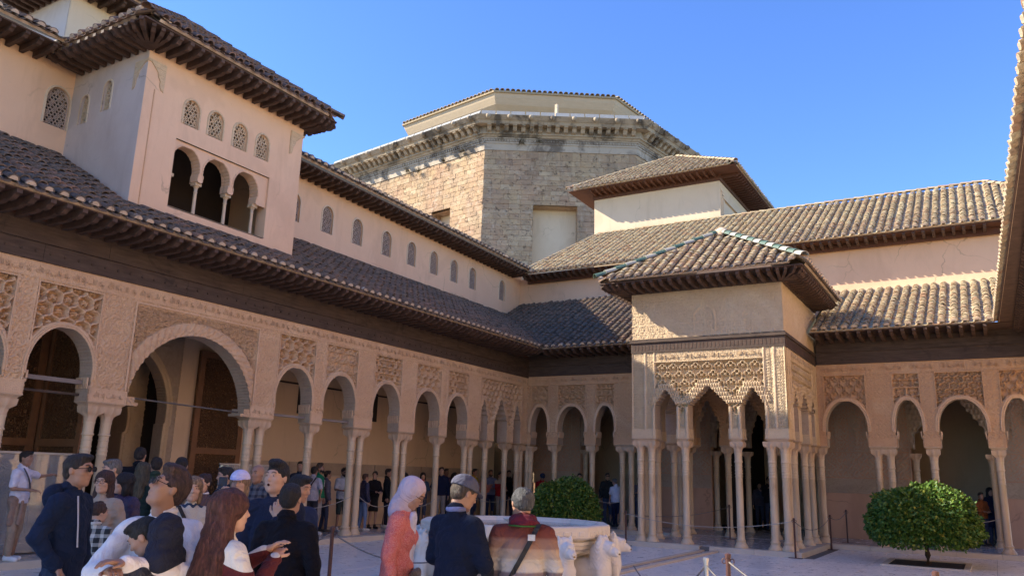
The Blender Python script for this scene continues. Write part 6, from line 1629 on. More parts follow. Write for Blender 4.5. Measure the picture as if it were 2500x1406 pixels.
person('young man in a dark navy jacket with open mouth holding up one finger',8.55,-18.97,-150,1.66,top=((.018,.023,.045),None,None),hem=.82,hair=('quiff',(.012,.009,.008)),sk=SK_L,arms=('finger','down'),head=(-18,6),group=G1,res=.95,inner=(.012,.014,.03),extra=lambda t,s,ln,rotv,hc,yaw,pit,hm,onhead,topo,AR:onhead('open_mouth',[('e',(0,.092,-.058),(.014,.008,.013))],.003,cloth((.05,.008,.008))))
person('dark haired man in a bright navy jacket half hidden behind the coated man',8.35,-18.56,-100,1.58,top=((.018,.03,.085),None,None),hem=.85,hair=('short',(.012,.009,.008)),sk=SK_M,arms=('down','down'),head=(20,-12),group=G1)
person('tall man in sunglasses and a navy hooded coat standing in profile',7.55,-19.97,-62,1.68,top=((.012,.020,.045),None,None),hem=.80,legs=((.03,.045,.08),'trousers'),hair=('short',(.02,.014,.011)),sk=SK_T,arms=('down','pocket'),head=(-2,2),glasses='sun',build=.98,group=G1,res=.9,
    extra=lambda t,s,ln,rotv,hc,yaw,pit,hm,onhead,topo,AR:(link('coat_hood',(lambda q:npmesh('coat_hood',q[0]*s,q[1],True))(build_sdf([('c',(-.08,-.09,1.45),(.08,-.09,1.45),.065,.065,1,.04),('e',(0,-.13,1.42),(.12,.07,.10),.05)],.012)),t,cloth((.012,.020,.045))),
      MB().tube([(.055,.075,1.44),(.09,.125,1.25),(.08,.14,1.08)],.006,5).obj('lanyard',cloth((.45,.45,.5)),t,scale=(s,s,s)),
      MB().box(-.236,-.232,-.03,.03,1.30,1.312).obj('sleeve_flag_patch_red',cloth((.5,.03,.03)),t,scale=(s,s,s))))
person('woman in a phone-lit lilac baseball cap holding her phone up' if False else 'woman in a lilac white baseball cap holding up a black phone',7.21,-18.16,-146,1.58,top=((.02,.025,.05),None,None),hair=('bob',HBL),sk=SK_L,arms=('down','photo'),head=(0,4),fem=True,cap=(.60,.56,.74),group=G1,
    extra=lambda t,s,ln,rotv,hc,yaw,pit,hm,onhead,topo,AR:phone_at(t,s,ln,AR,0,(.02,.02,.03),(.075,.15),.1,(0,.03,.09),'phone','black phone held up in front of the lilac cap'))
person('older woman with blonde hair in a cream patterned knitted sweater',7.10,-18.59,-125,1.52,top=((.50,.45,.38),'nordic',(.03,.05,.09)),hair=('bob',HBL),sk=SK_L,arms=('hold','hold'),fem=True,group=G1,extra=ex_bagstrap((.01,.01,.01)))
person('dark haired woman in a brown quilted jacket with a white scarf',5.65,-17.31,-140,1.54,top=((.085,.045,.04),None,None),puffy=1,hem=.85,hair=('bun',(.03,.014,.012)),sk=SK_L,arms=('hold','hold'),head=(-20,4),fem=True,group=G1,inner=(.6,.6,.65))
person('woman in glasses and a beige sweater with her hand on a boy',5.65,-18.50,-155,1.54,top=((.36,.28,.22),None,None),hair=('long',(.05,.022,.016)),sk=SK_L,arms=('down','hold'),head=(6,0),glasses='clear',fem=True,build=1.15,group=G1)
person('small boy in a black and white checked shirt seen from behind',6.04,-18.78,30,1.25,top=((.035,.04,.045),'plaid',(.50,.50,.46)),hem=.72,legs=((.14,.15,.12),'trousers'),hair=('curly',(.06,.03,.02)),sk=SK_L,arms=('down','down'),head=(-35,0),group=G1,inner=(.55,.52,.48))
person('child with black fringe in a purple and black striped puffer jacket',5.36,-18.08,-170,1.52,top=((.035,.022,.06),None,None),puffy=1,hair=('bob',(.01,.008,.01)),sk=SK_L,arms=('hold','hold'),head=(-35,0),fem=True,group=G1)
person('grey haired man in a dark blue jacket behind the woman in glasses',4.77,-17.83,-170,1.67,top=((.02,.028,.06),None,None),hair=('short',HG),sk=SK_L,arms=('down','down'),head=(-25,-8),group=G1)
person('man in dark clothes with cropped hair beside the double columns',5.04,-16.47,-190,1.62,hair=('short',HB),top=((.015,.02,.035),None,None),head=(-20,-5),group=G1)
person('bald man in a checked shawl behind the finger-raising man',5.37,-16.28,-165,1.66,hair=('bald',HB),sk=SK_T,top=((.12,.12,.13),'plaid',(.03,.03,.04)),group=G1)
person('young man in a white t-shirt and beige trousers with outstretched arm on the step',.12,-16.3,-62,1.66,z=.11,top=((.66,.64,.72),None,None),sleeve=.4,hem=.9,legs=((.34,.25,.18),'trousers'),shoes=(.75,.75,.76),hair=('short',HB),sk=SK_T,arms=('side','hold'),head=(0,0),group=G1,
    extra=lambda t,s,ln,rotv,hc,yaw,pit,hm,onhead,topo,AR:(ex_bagstrap((.06,.06,.07))(t,s,ln,rotv,hc,yaw,pit,hm,onhead,topo,AR),link('jacket_round_waist',(lambda q:npmesh('waist_jacket',q[0]*s,q[1],True))(build_sdf([('c',(-.12,0,.95),(.12,0,.95),.10,.10,.9,.04),('c',(.14,.03,.93),(.13,.02,.62),.07,.09,.6,.04),('c',(.06,.12,.93),(.09,.12,.60),.035,.05,.6,.03)],.014,.004)),t,cloth((.30,.20,.15)))))
for (lb,x,y,f,H,z,tc,hr_,hd,kw) in [
 ('large man in a black coat seen from behind inside the big arch',1.36,-15.16,40,1.89,.0,(.008,.009,.014),('short',HB),(0,0),dict(build=1.2,hem=.7)),
 ('person in a dark green hooded sweatshirt seen from behind by the big arch',2.45,-15.62,50,1.73,0,(.03,.055,.04),('short',HB),(10,0),{}),
 ('man in a white shirt seen from behind near the wooden door leaf',3.65,-16.10,40,1.73,0,(.6,.57,.58),('short',HB),(0,0),{}),
 ('woman with an olive hair band in a dark green coat seen from behind',3.20,-16.37,45,1.64,0,(.015,.03,.03),('long',(.06,.05,.03)),(0,-10),dict(fem=True)),
 ('tall dark haired man standing half behind the single column',-1.0,-9.2,-150,1.69,.11,(.03,.035,.05),('short',HB),(0,0),{})]:
    person(lb,x,y,f,H,z=z,top=(tc,None,None),hair=hr_,head=hd,group=G1,**kw)
def GP(lb,x,y,f,H,tc,hair_=('short',HB),arms=('down','down'),head=(0,0),res=1.25,**kw):
    return person(lb,x,y,f,H-.11,z=.11,top=tc if isinstance(tc[0],tuple) else (tc,None,None),hair=hair_,arms=arms,head=head,group=G2,res=res,**kw)
GP('man in a grey t-shirt seen from behind with a dark shoulder bag',-.50,-9.25,20,1.69,(.36,.34,.38),sleeve=.4,sk=SK_T,extra=ex_bagstrap((.01,.01,.015),back=True),legs=((.03,.03,.04),'trousers'),arms=('down','pocket'))
def ex_green(t,s,ln,rotv,hc,yaw,pit,hm,onhead,topo,AR):
    me=bpy.data.curves.new('t','FONT'); me.body='NEW\nYORK'; me.size=.055; me.extrude=.002; me.align_x='CENTER'; o=bpy.data.objects.new('t',me); COL.objects.link(o)
    mm=bpy.data.meshes.new_from_object(o.evaluated_get(bpy.context.evaluated_depsgraph_get())); bpy.data.objects.remove(o)
    q=MB(); 
    for k in range(5): q.box(-.02+.004*(k%2),.03,0,.004,-k*.035,-k*.035+.018)
    q.obj('white_print',cloth((.6,.62,.6)),t,loc=(-.03*s,.134*s,1.33*s),scale=(s,s,s))
GP('bearded man in a bright green hooded sweatshirt and grey trousers',-.72,-8.82,-68,1.75,(.010,.17,.085),('quiff',(.05,.03,.02)),('down','down'),(0,12),sk=SK_T,beard=(.012,.01,.008),legs=((.30,.28,.27),'trousers'),shoes=(.6,.6,.58),extra=ex_green,hem=.9)
GP('person in a grey padded jacket just behind the green sweatshirt',-1.25,-8.0,-30,1.60,(.10,.10,.14),puffy=1,hem=.9)
GP('man in sunglasses and a pale grey t-shirt with dark green shorts',-.95,-7.72,-110,1.69,(.46,.45,.46),('short',HB),('hold','hold'),(0,-8),sleeve=.4,sk=SK_T,glasses='sun',beard=(.015,.012,.01),legs=((.045,.055,.045),'shorts'),shoes=(.55,.52,.5))
GP('person in a shiny dark navy puffer jacket and blue jeans',-.9,-6.95,-20,1.55,(.022,.025,.06),('short',(.06,.03,.02)),puffy=1,hem=.88,legs=((.16,.24,.40),'trousers'),shoes=(.6,.6,.6))
GP('woman in a black jacket with cream shearling collar and short skirt',-1.25,-6.13,-112,1.62,(.018,.016,.018),('ponytail',HB),('hold','hold'),(-40,0),sk=SK_L,fem=True,inner=(.42,.34,.25),hem=.95,legs=((.02,.02,.02),'skirt'),shoes=(.02,.02,.02))
GP('person in a long black coat with white trainers left of the twin columns',-1.3,-5.53,-60,1.70,(.010,.012,.016),('short',HB),hem=.75,legs=((.02,.02,.03),'trousers'),shoes=(.65,.62,.55))
GP('person in a dark green jacket half hidden by the twin columns',-1.2,-4.87,-40,1.60,(.025,.04,.045),('bob',HB),hem=.85,legs=((.25,.3,.4),'trousers'))
GP('woman with long dark hair in a denim jacket drinking from a red phone' if False else 'woman with long dark hair in a denim jacket holding a red phone',-1.5,-3.62,-138,1.62,(.05,.075,.11),('long',(.022,.012,.01)),('mouth','mouth'),(0,0),sk=SK_L,fem=True,
    extra=lambda t,s,ln,rotv,hc,yaw,pit,hm,onhead,topo,AR:phone_at(t,s,ln,AR,0,(.5,.02,.03),(.07,.13),.1,(-.02,.05,.05),'phone','red phone held at the mouth of the woman in denim',screen=(.5,.02,.03)))
GP('man in a plain dark navy sweater and grey trousers beside a single column',-1.2,-3.1,-138,1.80,(.015,.02,.05),('short',HB),('down','pocket'),(0,8),sk=SK_L,legs=((.28,.25,.23),'trousers'))
GP('dark skinned man in a purple sweatshirt behind the navy sweater',-1.8,-2.0,-120,1.77,(.11,.07,.14),('short',HB),sk=SK_D)
GP('woman in a bright red jumper with dark hair tied back',-1.5,-1.92,-70,1.66,(.34,.014,.018),('ponytail',HB),('chest','down'),(0,10),sk=SK_M,fem=True,hem=.92)
GP('man in a mustard yellow jumper behind the twin columns',-1.5,-.81,-90,1.80,(.42,.28,.02),('short',HB),sk=SK_T,extra=ex_bagstrap((.01,.01,.01)))
GP('woman in a salmon pink jacket holding a phone behind a slender column',-1.2,-.70,-90,1.60,(.50,.19,.15),('curly',HB),('phone','phone'),sk=SK_M,fem=True)
GP('man in a grey blue hooded sweatshirt and dark jeans',-1.5,.22,-138,1.79,(.20,.21,.30),('short',HB),('hold','down'),sk=SK_T,beard=(.02,.015,.012),legs=((.03,.04,.09),'trousers'))
GP('man in a beige and red two-tone jacket looking at his phone',-1.0,.04,-110,1.72,((.40,.31,.22),'split',(.30,.02,.02)),('short',HB),('hold','phone'),(0,8),sk=SK_M,legs=((.36,.29,.22),'trousers'),hem=.88)
GP('man in black clothing between the last gallery columns',-1.6,1.62,-150,1.80,(.012,.012,.016),('short',HB))
GP('person with brown hair in a long black coat beside the corner columns',-1.0,1.03,10,1.70,(.012,.012,.014),('long',(.08,.04,.02)),hem=.6,fem=True)
def FP(lb,x,y,f,H,tc,hair_=('short',HB),arms=('down','down'),head=(0,0),**kw):
    return person(lb,x,y,f,H-.11,z=.11,top=(tc,None,None),hair=hair_,arms=arms,head=head,group=G3,res=1.4,**kw)
FP('man in a red jacket and dark blue cap reading his phone',-.02,1.2,-140,1.72,(.33,.012,.02),('short',HB),('hold','phone'),(0,-25),sk=SK_T,cap=(.015,.03,.07))
FP('dark haired person in black just above the far round shrub',1.2,1.6,-150,1.76,(.012,.012,.016))
FP('stout man in a white t-shirt carrying a pale bag beside the twin columns',2.72,1.15,60,1.62,(.55,.57,.68),('short',HG),('down','down'),(20,-20),sleeve=.4,sk=SK_M,build=1.15,legs=((.015,.02,.05),'trousers'))
FP('person in dark clothes and sunglasses behind the man in the white t-shirt',2.1,1.9,-150,1.80,(.03,.03,.03),glasses='sun',sk=SK_M)
FP('man with folded arms half hidden by the pavilion corner columns',3.4,1.5,-150,1.70,(.10,.11,.14),arms=('cross','cross'))
FP('person in dark clothes inside the pavilion doorway, left one of three',6.02,4.3,-150,1.68,(.015,.015,.02),('short',HB))
FP('woman with a pale scarf inside the pavilion doorway, middle one of three',6.55,4.2,-150,1.66,(.10,.09,.12),('bob',HB),('mouth','down'),fem=True,sk=SK_L)
FP('man in sunglasses looking down inside the pavilion doorway, right one of three',6.95,3.9,-150,1.84,(.02,.02,.025),glasses='sun',arms=('hold','phone'),sk=SK_T)
FP('woman with reddish hair just above the sunlit round tree',11.7,3.6,-150,1.74,(.04,.025,.02),('bun',(.07,.02,.015)),fem=True)
FP('dark haired person behind the right side of the sunlit tree',12.4,3.4,-150,1.60,(.02,.02,.02),('curly',HB))
FP('boy in an orange brown jacket standing beside a dark haired woman',12.95,3.1,-150,1.55,(.26,.085,.03),('short',HB),('hold','hold'),sk=SK_M)
FP('woman with long dark hair in a navy dress by the right hand column',13.18,3.25,-155,1.68,(.02,.022,.045),('long',HB),fem=True,hem=.55,sk=SK_M)
FP('person in a dark coat in front of the pale lattice door, left one',13.72,4.3,-30,1.66,(.015,.015,.02),('bob',HB))
FP('person in a dark coat in front of the pale lattice door, right one',14.15,4.6,-30,1.70,(.015,.012,.015),('short',HB))
# centre trio by the fountain
def ex_hijab(t,s,ln,rotv,hc,yaw,pit,hm,onhead,topo,AR):
    V,F=build_sdf([('c',(-.02,.085,1.42),(-.02,.10,1.02),.05,.055,.5,.03),('c',(.02,.085,1.42),(.02,.10,1.02),.05,.055,.5,.03)],.010,.003); link('white_shirt',npmesh('shirt',ln(V)*s,F,True),t,cloth((.60,.58,.68)))
    V,F=build_sdf([('c',(-.09,.16,.98),(.10,.17,.98),.055,.055,.6,.02),('c',(-.09,.16,.90),(.10,.17,.90),.055,.055,.6,.02)],.010); link('shoulder_bag',npmesh('bag',ln(V)*s,F,True),t,cloth((.13,.085,.05),.5))
    S0,el,wr,sgn,ap=AR[0]
    for A_ in AR:
        S0,el,wr,sgn,ap=A_; V,F=build_sdf([('c',wr-(wr-el)*.30,wr-(wr-el)*.05,.040,.038,1,.01)],.008); link('shirt_cuff',npmesh('cuff',ln(V)*s,F,True),t,cloth((.60,.58,.68)))
    m=MB(); m.box(.188,.196,-.02,.12,.78,.95); m.obj('coat_pocket',cloth((.48,.10,.09),.9,'tweed',(.60,.25,.22)),t,scale=(s,s,s))
person('woman in a lilac headscarf, glasses and a coral tweed coat looking down',9.46,-18.60,-66,1.60,top=((.52,.085,.075),'tweed',(.66,.27,.23)),hem=.60,legs=((.12,.16,.17),'trousers'),hair=('hijab',(.50,.40,.45)),sk=SK_M,arms=('down','down'),head=(-4,-28),glasses='clear',fem=True,lean=.08,sleeve=.82,group=G1,res=.9,inner=(.60,.58,.68),extra=ex_hijab)
person('man in a grey cap and dark navy jacket seen from behind, holding a phone',10.09,-18.76,-8,1.61,top=((.010,.014,.030),None,None),hem=.70,legs=((.03,.03,.04),'trousers'),hair=('short',(.05,.035,.025)),sk=SK_T,arms=('hold','tablet'),head=(-18,-20),cap=(.085,.085,.115),build=1.02,group=G1,res=.9,inner=(.16,.18,.34),lean=.03,
    extra=lambda t,s,ln,rotv,hc,yaw,pit,hm,onhead,topo,AR:phone_at(t,s,ln,AR,0,(.5,.48,.5),(.08,.16),-.7,(.12,.02,.13),'phone','pale phone held by the man in the grey cap',screen=(.16,.26,.45),yaw=-.9))
def ex_scarf(t,s,ln,rotv,hc,yaw,pit,hm,onhead,topo,AR):
    V,F=build_sdf([('e',(0,-.015,1.50),(.105,.10,.045)),('e',(0,-.02,1.465),(.12,.11,.04),.02),('-e',(0,-.01,1.56),(.055,.05,.05),.01)],.009,.003); link('scarf',npmesh('scarf',V*s,F,True),t,cloth((.11,.016,.028)))
    V,F=build_sdf([('e',(0,-.03,1.452),(.125,.118,.012))],.007); link('green_scarf_edge',npmesh('scarf_edge',V*s,F,True),t,cloth((.05,.14,.03)))
    ex_bagstrap((.012,.012,.014),back=True)(t,s,ln,rotv,hc,yaw,pit,hm,onhead,topo,AR)
    m=MB(); m.box(-.025,.025,-.006,.0,-.02,.02).box(-.017,.017,-.008,-.006,-.012,.012); m.obj('strap_buckle',cloth((.5,.5,.5),.3),t,loc=(.06*s,-.135*s,1.37*s))
    phone_at(t,s,ln,AR,1,(.05,.06,.08),(.17,.24),-.5,(-.05,.06,.10),'tablet','dark tablet computer held by the man in the striped sweater','tablet',(.10,.17,.27),yaw=.5)
person('balding man seen from behind in a striped brown sweater with burgundy scarf',10.47,-18.49,32,1.55,top=((.3,.25,.2),'stripes',None),hem=.84,legs=((.06,.03,.025),'trousers'),hair=('balding',(.05,.05,.05)),sk=SK_T,arms=('tablet','down'),head=(14,-14),build=1.08,group=G1,res=.9,inner=(.11,.016,.028),extra=ex_scarf)
# ================================================================== FOUNTAIN
FO=thing('fountain','large twelve-sided white marble fountain basin carried by lions',"fountain",(7.33,-13.25,0))
FC=Vector((7.36,-13.25,0)); RS=1.07
prof=[(.30,.0),(.34,.02),(.34,.35),(.55,.50),(.62,.52),(.80,.55),(1.02,.62),(1.10,.64),(1.10,.67),(1.13,.68),(1.16,.70),(1.16,.74),(1.19,.75),(1.19,.79),(1.16,.80),(1.18,.82),(1.25,.83),(1.27,.85),(1.27,.975),(1.255,.99),(1.13,.99),(1.12,.975),(1.06,.90),(.9,.87)]
prof=[(r*RS,z) for r,z in prof]
m=MB(); m.lathe(prof,12,c=FC,cap=False,ph=.5); b=m.obj('basin',Mt['marble_basin'],FO)
m=MB(); m.lathe([(.0,.935),(1.10*RS,.935)],12,c=FC,cap=False,ph=.5)
wm,wt=newmat('fountain_water'); wt.col((.22,.21,.17),.05,.5); wt.bump(wt.noise(wt.pos(),16,3,.5),.01,.5); m.obj('basin_water',wm,FO)
m=MB(); m.lathe([(.06,.8),(.06,.96),(.14,.985),(.18,1.02),(.17,1.03),(.10,1.0),(.02,1.0)],14,c=FC,cap=False); m.obj('central_spout_bowl',Mt['marble_lion'],FO,smooth=True)
m=MB()
for i in range(12):
    a=2*math.pi*(i+1)/12; ap=math.cos(math.pi/12); 
    M=Matrix.Translation(FC)@Matrix.Rotation(a,4,'Z')
    for k in range(5):
        y=-.25+k*.125
        for (x,z) in ((1.272*RS*ap,.90),):
            V=[M@Vector(q) for q in ((x-.004,y-.045,z-.035),(x-.004,y+.045,z-.035),(x-.004,y+.045,z+.035),(x-.004,y-.045,z+.035),(x+.006,y-.035,z-.025),(x+.006,y+.035,z-.025),(x+.006,y+.035,z+.025),(x+.006,y-.035,z+.025))]
            m.add(V,[(4,5,6,7),(0,1,5,4),(1,2,6,5),(2,3,7,6),(3,0,4,7)])
m.obj('basin_carving',Mt['marble_basin'],b)
# lion: local +Y outwards
lp=[('e',(0,.05,.40),(.17,.34,.19),.06),('e',(0,.30,.46),(.16,.16,.24),.06),('e',(0,.30,.66),(.145,.15,.15),.05),('e',(0,.33,.73),(.155,.085,.165),.02),('e',(0,.42,.74),(.098,.115,.105),.02),('c',(0,.44,.70),(0,.54,.69),.068,.060,1,.03),('e',(0,.57,.655),(.042,.028,.026),.015),('c',(-.04,.50,.80),(.04,.50,.80),.022,.022,1,.02),
    ('c',(-.085,.36,.84),(-.095,.34,.915),.032,.010,1,.01),('c',(.085,.36,.84),(.095,.34,.915),.032,.010,1,.01),('-e',(-.055,.515,.765),(.016,.012,.012),.01),('-e',(.055,.515,.765),(.016,.012,.012),.01),('-e',(0,.60,.675),(.028,.02,.007),.006)]
for sx in (-1,1): lp+=[('c',(sx*.10,.34,.45),(sx*.105,.38,.05),.075,.062,1,.03),('c',(sx*.105,.38,.04),(sx*.105,.46,.035),.06,.045,1,.02),('c',(sx*.12,-.16,.38),(sx*.12,-.20,.05),.095,.065,1,.04),('c',(sx*.12,-.2,.04),(sx*.12,-.08,.035),.055,.045,1,.02)]
def mane(Fv,P):
    r=np.sqrt(P[...,0]**2+(P[...,1]-.2)**2); z=P[...,2]; th=np.arctan2(P[...,0],P[...,1]-.2)
    g=np.exp(-((P[...,1]-.27)/.14)**2)*(z>.45)
    face=np.sqrt((P[...,0])**2+(P[...,2]-.70)**2)
    return Fv-.012*g*np.abs(np.sin(z*46+np.sin(th*9)*2.2))+.0045*np.sin(face*190)*(P[...,1]>.43)*(z>.55)
lv,lf=build_sdf(lp,.0095,0,mane); ML=npmesh('lion_body',lv,lf,True); ML.materials.append(Mt['marble_lion'])
mz=MB(); mz.tube([(0,.58,.675),(0,.615,.672)],.012,8); MZ=mz.mesh('lion_spout'); MZ.materials.append(simple('brass_spout',(.30,.20,.08),None,.4,5,0,metal=.7))
pb=MB(); pb.box(-.2,.2,-.30,.50,0,.035); MPB=pb.mesh('lion_plinth'); MPB.materials.append(Mt['marble_lion'])
cam_a=math.degrees(math.atan2(CAM.y-FC.y,CAM.x-FC.x))
names={27:'white marble lion standing nearest the camera, nose towards the viewer',57:'white marble lion second from the left of the right hand cluster',87:'white marble lion with profile muzzle at the right edge of the fountain',117:'white marble lion furthest behind on the right of the basin',-3:'white marble lion half hidden between the capped man and the striped sweater',
 -33:'white marble lion hidden behind the man in the grey cap',-63:'white marble lion behind the woman in the coral coat',-93:'white marble lion at the left edge of the basin',147:'white marble lion behind the basin, towards the pavilion',177:'white marble lion at the very back of the basin',-123:'white marble lion at the back left of the basin',-153:'white marble lion behind the basin towards the left arcade'}
for k,(off_,lb) in enumerate(names.items()):
    a=math.radians(cam_a+off_); R0=1.08
    t=thing('stone_lion',lb,'lion statue',(FC.x+R0*math.cos(a),FC.y+R0*math.sin(a),.0),a-math.pi/2,'marble lions under the fountain basin',world=False)
    link('lion_body',ML,t,None,(0,0,.03),scale=(.93,.93,.93)); link('spout',MZ,t,None,(0,0,.03),scale=(.93,.93,.93)); link('plinth',MPB,t,None)
# ================================================================== TREES
lfm,lt=newmat('orange_leaf'); co=lt.pos(True); g=lt.n('ShaderNodeNewGeometry').outputs['Random Per Island']
lt.col(lt.ramp(g,[(0,(.035,.085,.010)),(.4,(.06,.125,.015)),(.8,(.10,.17,.022)),(.95,(.17,.21,.03)),(1,(.26,.25,.04))]),.5,.35)
lt.b.inputs['Transmission Weight'].default_value=0; lt.b.inputs['Subsurface Weight'].default_value=.12; lt.b.inputs['Subsurface Radius'].default_value=(.02,.03,.01)
bark=simple('citrus_bark',(.10,.075,.05),(.06,.045,.03),.9,8,.01,30)
def tree(label,x,y,rx,rz,zc,n,seed,loc0=.0,trunk=.055):
    rnd=np.random.RandomState(seed)
    t=thing('orange_tree',label,'tree',(x,y,0),0,'clipped round orange trees',world=False)
    m=MB(); m.tube([(0,0,-.02),(.01,.01,.2),(-.01,.0,.45),(.01,.0,zc)],trunk*1.3,10,trunk*.8)
    for k in range(12):
        a=k*.9; e=(.6*rx*math.cos(a),.6*rx*math.sin(a),zc+rz*(.1+.4*rnd.rand())); m.tube([(0,0,.35+.04*k),(e[0]*.5,e[1]*.5,(.5+zc)/2),e],.025,5,.006)
    m.obj('trunk',bark,t,smooth=True)
    # leaves spread through a lumpy flattened dome
    d=rnd.normal(size=(n,3)); d/=np.linalg.norm(d,axis=1)[:,None]; d[:,2]=np.where(d[:,2]<-.62,-d[:,2]*.8,d[:,2])
    lump=1+.035*np.sin(5*d[:,0]+3*d[:,1])+.035*np.sin(7*d[:,2]+4*d[:,0])+.03*np.sin(11*d[:,1]-6*d[:,2])+.03*np.sin(19*d[:,0]+17*d[:,2])
    r=(rnd.rand(n)**.17)*lump+ (rnd.rand(n)<.06)*rnd.rand(n)*.05
    P=d*r[:,None]*np.array([rx,rx,rz]); P[:,2]+=zc
    # clumps: pull leaves towards twig centres
    L=.052+.04*rnd.rand(n); W_=L*(.36+.1*rnd.rand(n))
    out=d*np.array([1,1,.6])+rnd.normal(size=(n,3))*.55; out[:,2]-=.35; out/=np.linalg.norm(out,axis=1)[:,None]
    s_=np.cross(out,d+rnd.normal(size=(n,3))*.5); s_/=np.linalg.norm(s_,axis=1)[:,None]+1e-9; nn=np.cross(s_,out)
    A=P; Bv=P+out*L[:,None]*.5+s_*W_[:,None]-nn*L[:,None]*.06; C_=P+out*L[:,None]; D_=P+out*L[:,None]*.5-s_*W_[:,None]-nn*L[:,None]*.06; M_=P+out*L[:,None]*.5+nn*L[:,None]*.04
    V=np.stack([A,Bv,C_,D_,M_],1).reshape(-1,3); k=np.arange(n)[:,None]*5
    F=np.concatenate([k+np.array([[0,1,4]]),k+np.array([[1,2,4]]),k+np.array([[2,3,4]]),k+np.array([[3,0,4]])],0)
    o=link('crown',npmesh('crown',V,F,False),t,lfm); o['kind']='stuff'
    return t
tree('clipped round orange tree on the right with its top in sunlight',11.92,-3.25,1.13,.80,.89,30000,3)
tree('shaded clipped round orange tree behind the right side of the fountain',3.22,-3.4,.93,.80,.80,13000,5)
pit=thing('planting_bed','square earth bed framed in dark stone at the foot of the sunlit orange tree','planting bed',(11.9,-3.3,0))
MB().box(11.2,12.62,-4.1,-2.5,.001,.016).obj('soil',simple('bed_soil',(.06,.045,.03),(.035,.028,.02),.95,12,.02,40),pit)
for (a,b,c,d) in ((11.08,12.74,-4.22,-4.10),(11.08,12.74,-2.5,-2.38),(11.08,11.2,-4.1,-2.5),(12.62,12.74,-4.1,-2.5)): MB().box(a,b,c,d,.001,.03).obj('bed_kerb',Mt['kerb'],pit)
pit=thing('planting_bed','square earth bed at the foot of the shaded orange tree behind the fountain','planting bed',(3.2,-3.4,0))
MB().box(2.5,3.9,-4.1,-2.7,.001,.016).obj('soil',simple('bed_soil2',(.06,.045,.03),(.035,.028,.02),.95,12,.02,40),pit)
for (a,b,c,d) in ((2.38,4.02,-4.22,-4.10),(2.38,4.02,-2.7,-2.58),(2.38,2.5,-4.1,-2.7),(3.9,4.02,-4.1,-2.7)): MB().box(a,b,c,d,.001,.03).obj('bed_kerb',Mt['kerb'],pit)
# ================================================================== ROPE POSTS
post_m=simple('rusty_brown_post',(.10,.045,.035),(.07,.032,.026),.5,9,0); steel=simple('steel_post',(.45,.45,.46),None,.3,5,0,metal=.8)
def stanchion(label,x,y,h=.86,z=0,mat=None,rings=True):
    t=thing('rope_post',label,'rope post',(x,y,z),0,'posts carrying the rope barrier',world=False)
    m=MB(); m.lathe([(.021,.012),(.021,h-.03),(.027,h-.03),(.027,h),(.012,h+.008)],12); m.obj('post',mat or post_m,t,smooth=False)
    MB().box(-.15,.15,-.05,.05,0,.012).obj('foot_plate',mat or post_m,t)
    if rings:
        m=MB()
        for sx in (-1,1):
            pts=[(sx*(.036+.018*math.cos(a)),0,h-.06+.022*math.sin(a)) for a in [2*math.pi*k/10 for k in range(11)]]; m.tube(pts,.005,5)
        m.obj('rope_ring',mat or post_m,t)
    return Vector((x,y,z+h-.06))
ropem=simple('grey_rope',(.20,.18,.17),(.12,.11,.10),.8,40,0); ropep=simple('pale_rope',(.42,.38,.33),None,.8,40,0)
def rope(label,a,b,sag,mat=None,r=.008):
    a=Vector(a);b=Vector(b); pts=[a.lerp(b,k/18)+Vector((0,0,-sag*4*(k/18)*(1-k/18))) for k in range(19)]
    o=MB().tube(pts,r,6).obj('rope',mat or ropem,smooth=True); o['label']=label; o['category']='rope'; o['group']='ropes of the barrier'
A1=stanchion('brown rope post in front of the left corner columns of the pavilion',5.27,-4.15,.83)
A2=stanchion('brown rope post in front of the right corner columns of the pavilion',9.33,-4.1,.86)
A3=stanchion('brown rope post beside the right flank of the pavilion',9.55,-.75,.86)
A4=stanchion('brown rope post on the gallery step right of the pavilion',9.75,.6,.86,.11)
A5=stanchion('brown rope post standing inside the pavilion behind the columns',7.0,-1.0,.9,.11)
rope('long rope sagging across the front of the pavilion',A1,A2,.22,ropep); rope('short rope along the right side of the pavilion',A2,A3,.25); rope('short rope from the flank post to the step post',A3,A4,.12)
rope('rope running back from the left pavilion post into the pavilion',A1,A5,.15)
B1=stanchion('tall brown rope post in the foreground left of the coral coat',7.1,-16.73,1.02)
rope('dark rope sagging left of the coral coat',B1,(8.9,-16.2,1.0),.28)
rope('dark rope sagging behind the man in the black coat',(5.9,-17.6,1.0),B1,.25)
B2=stanchion('brown rope post with curled rings at the bottom right of the fountain',11.23,-16.16,1.0)
B3=stanchion('thin steel post beside the brown ringed post',10.95,-15.9,.93,0,steel,False)
B4=stanchion('copper coloured post cut by the bottom edge right of centre',12.85,-16.1,.98)
B5=stanchion('short steel post at the bottom edge between two brown posts',11.65,-16.8,.90,0,steel,False)
rope('rope sagging from the fountain lions to the steel post',(9.55,-14.2,.62),B3,.28); rope('rope from the ringed post down to the right',B2,(12.75,-17.6,.7),.12); rope('rope between steel post and ringed post',B3,B5,.1); rope('rope from the copper post to the lower left',B4,(11.9,-17.8,.86),.1)
C1=(-.05,-7.9,1.02)
rope('pale rope between gallery columns behind the black coat',(-.1,-9.75,.75),(-.1,-8.3,1.02),.06,ropep)
rope('pale rope sagging between the twin columns of the left gallery',(-.1,-8.05,1.0),(-.1,-6.6,.9),.2,ropep); rope('pale rope sagging towards the far left gallery columns',(-.1,-6.3,.95),(-.1,-4.9,.92),.2,ropep); rope('pale rope behind the fountain in the left gallery corner',(-.1,-3.1,.95),(-.1,-.4,.95),.15,ropep)
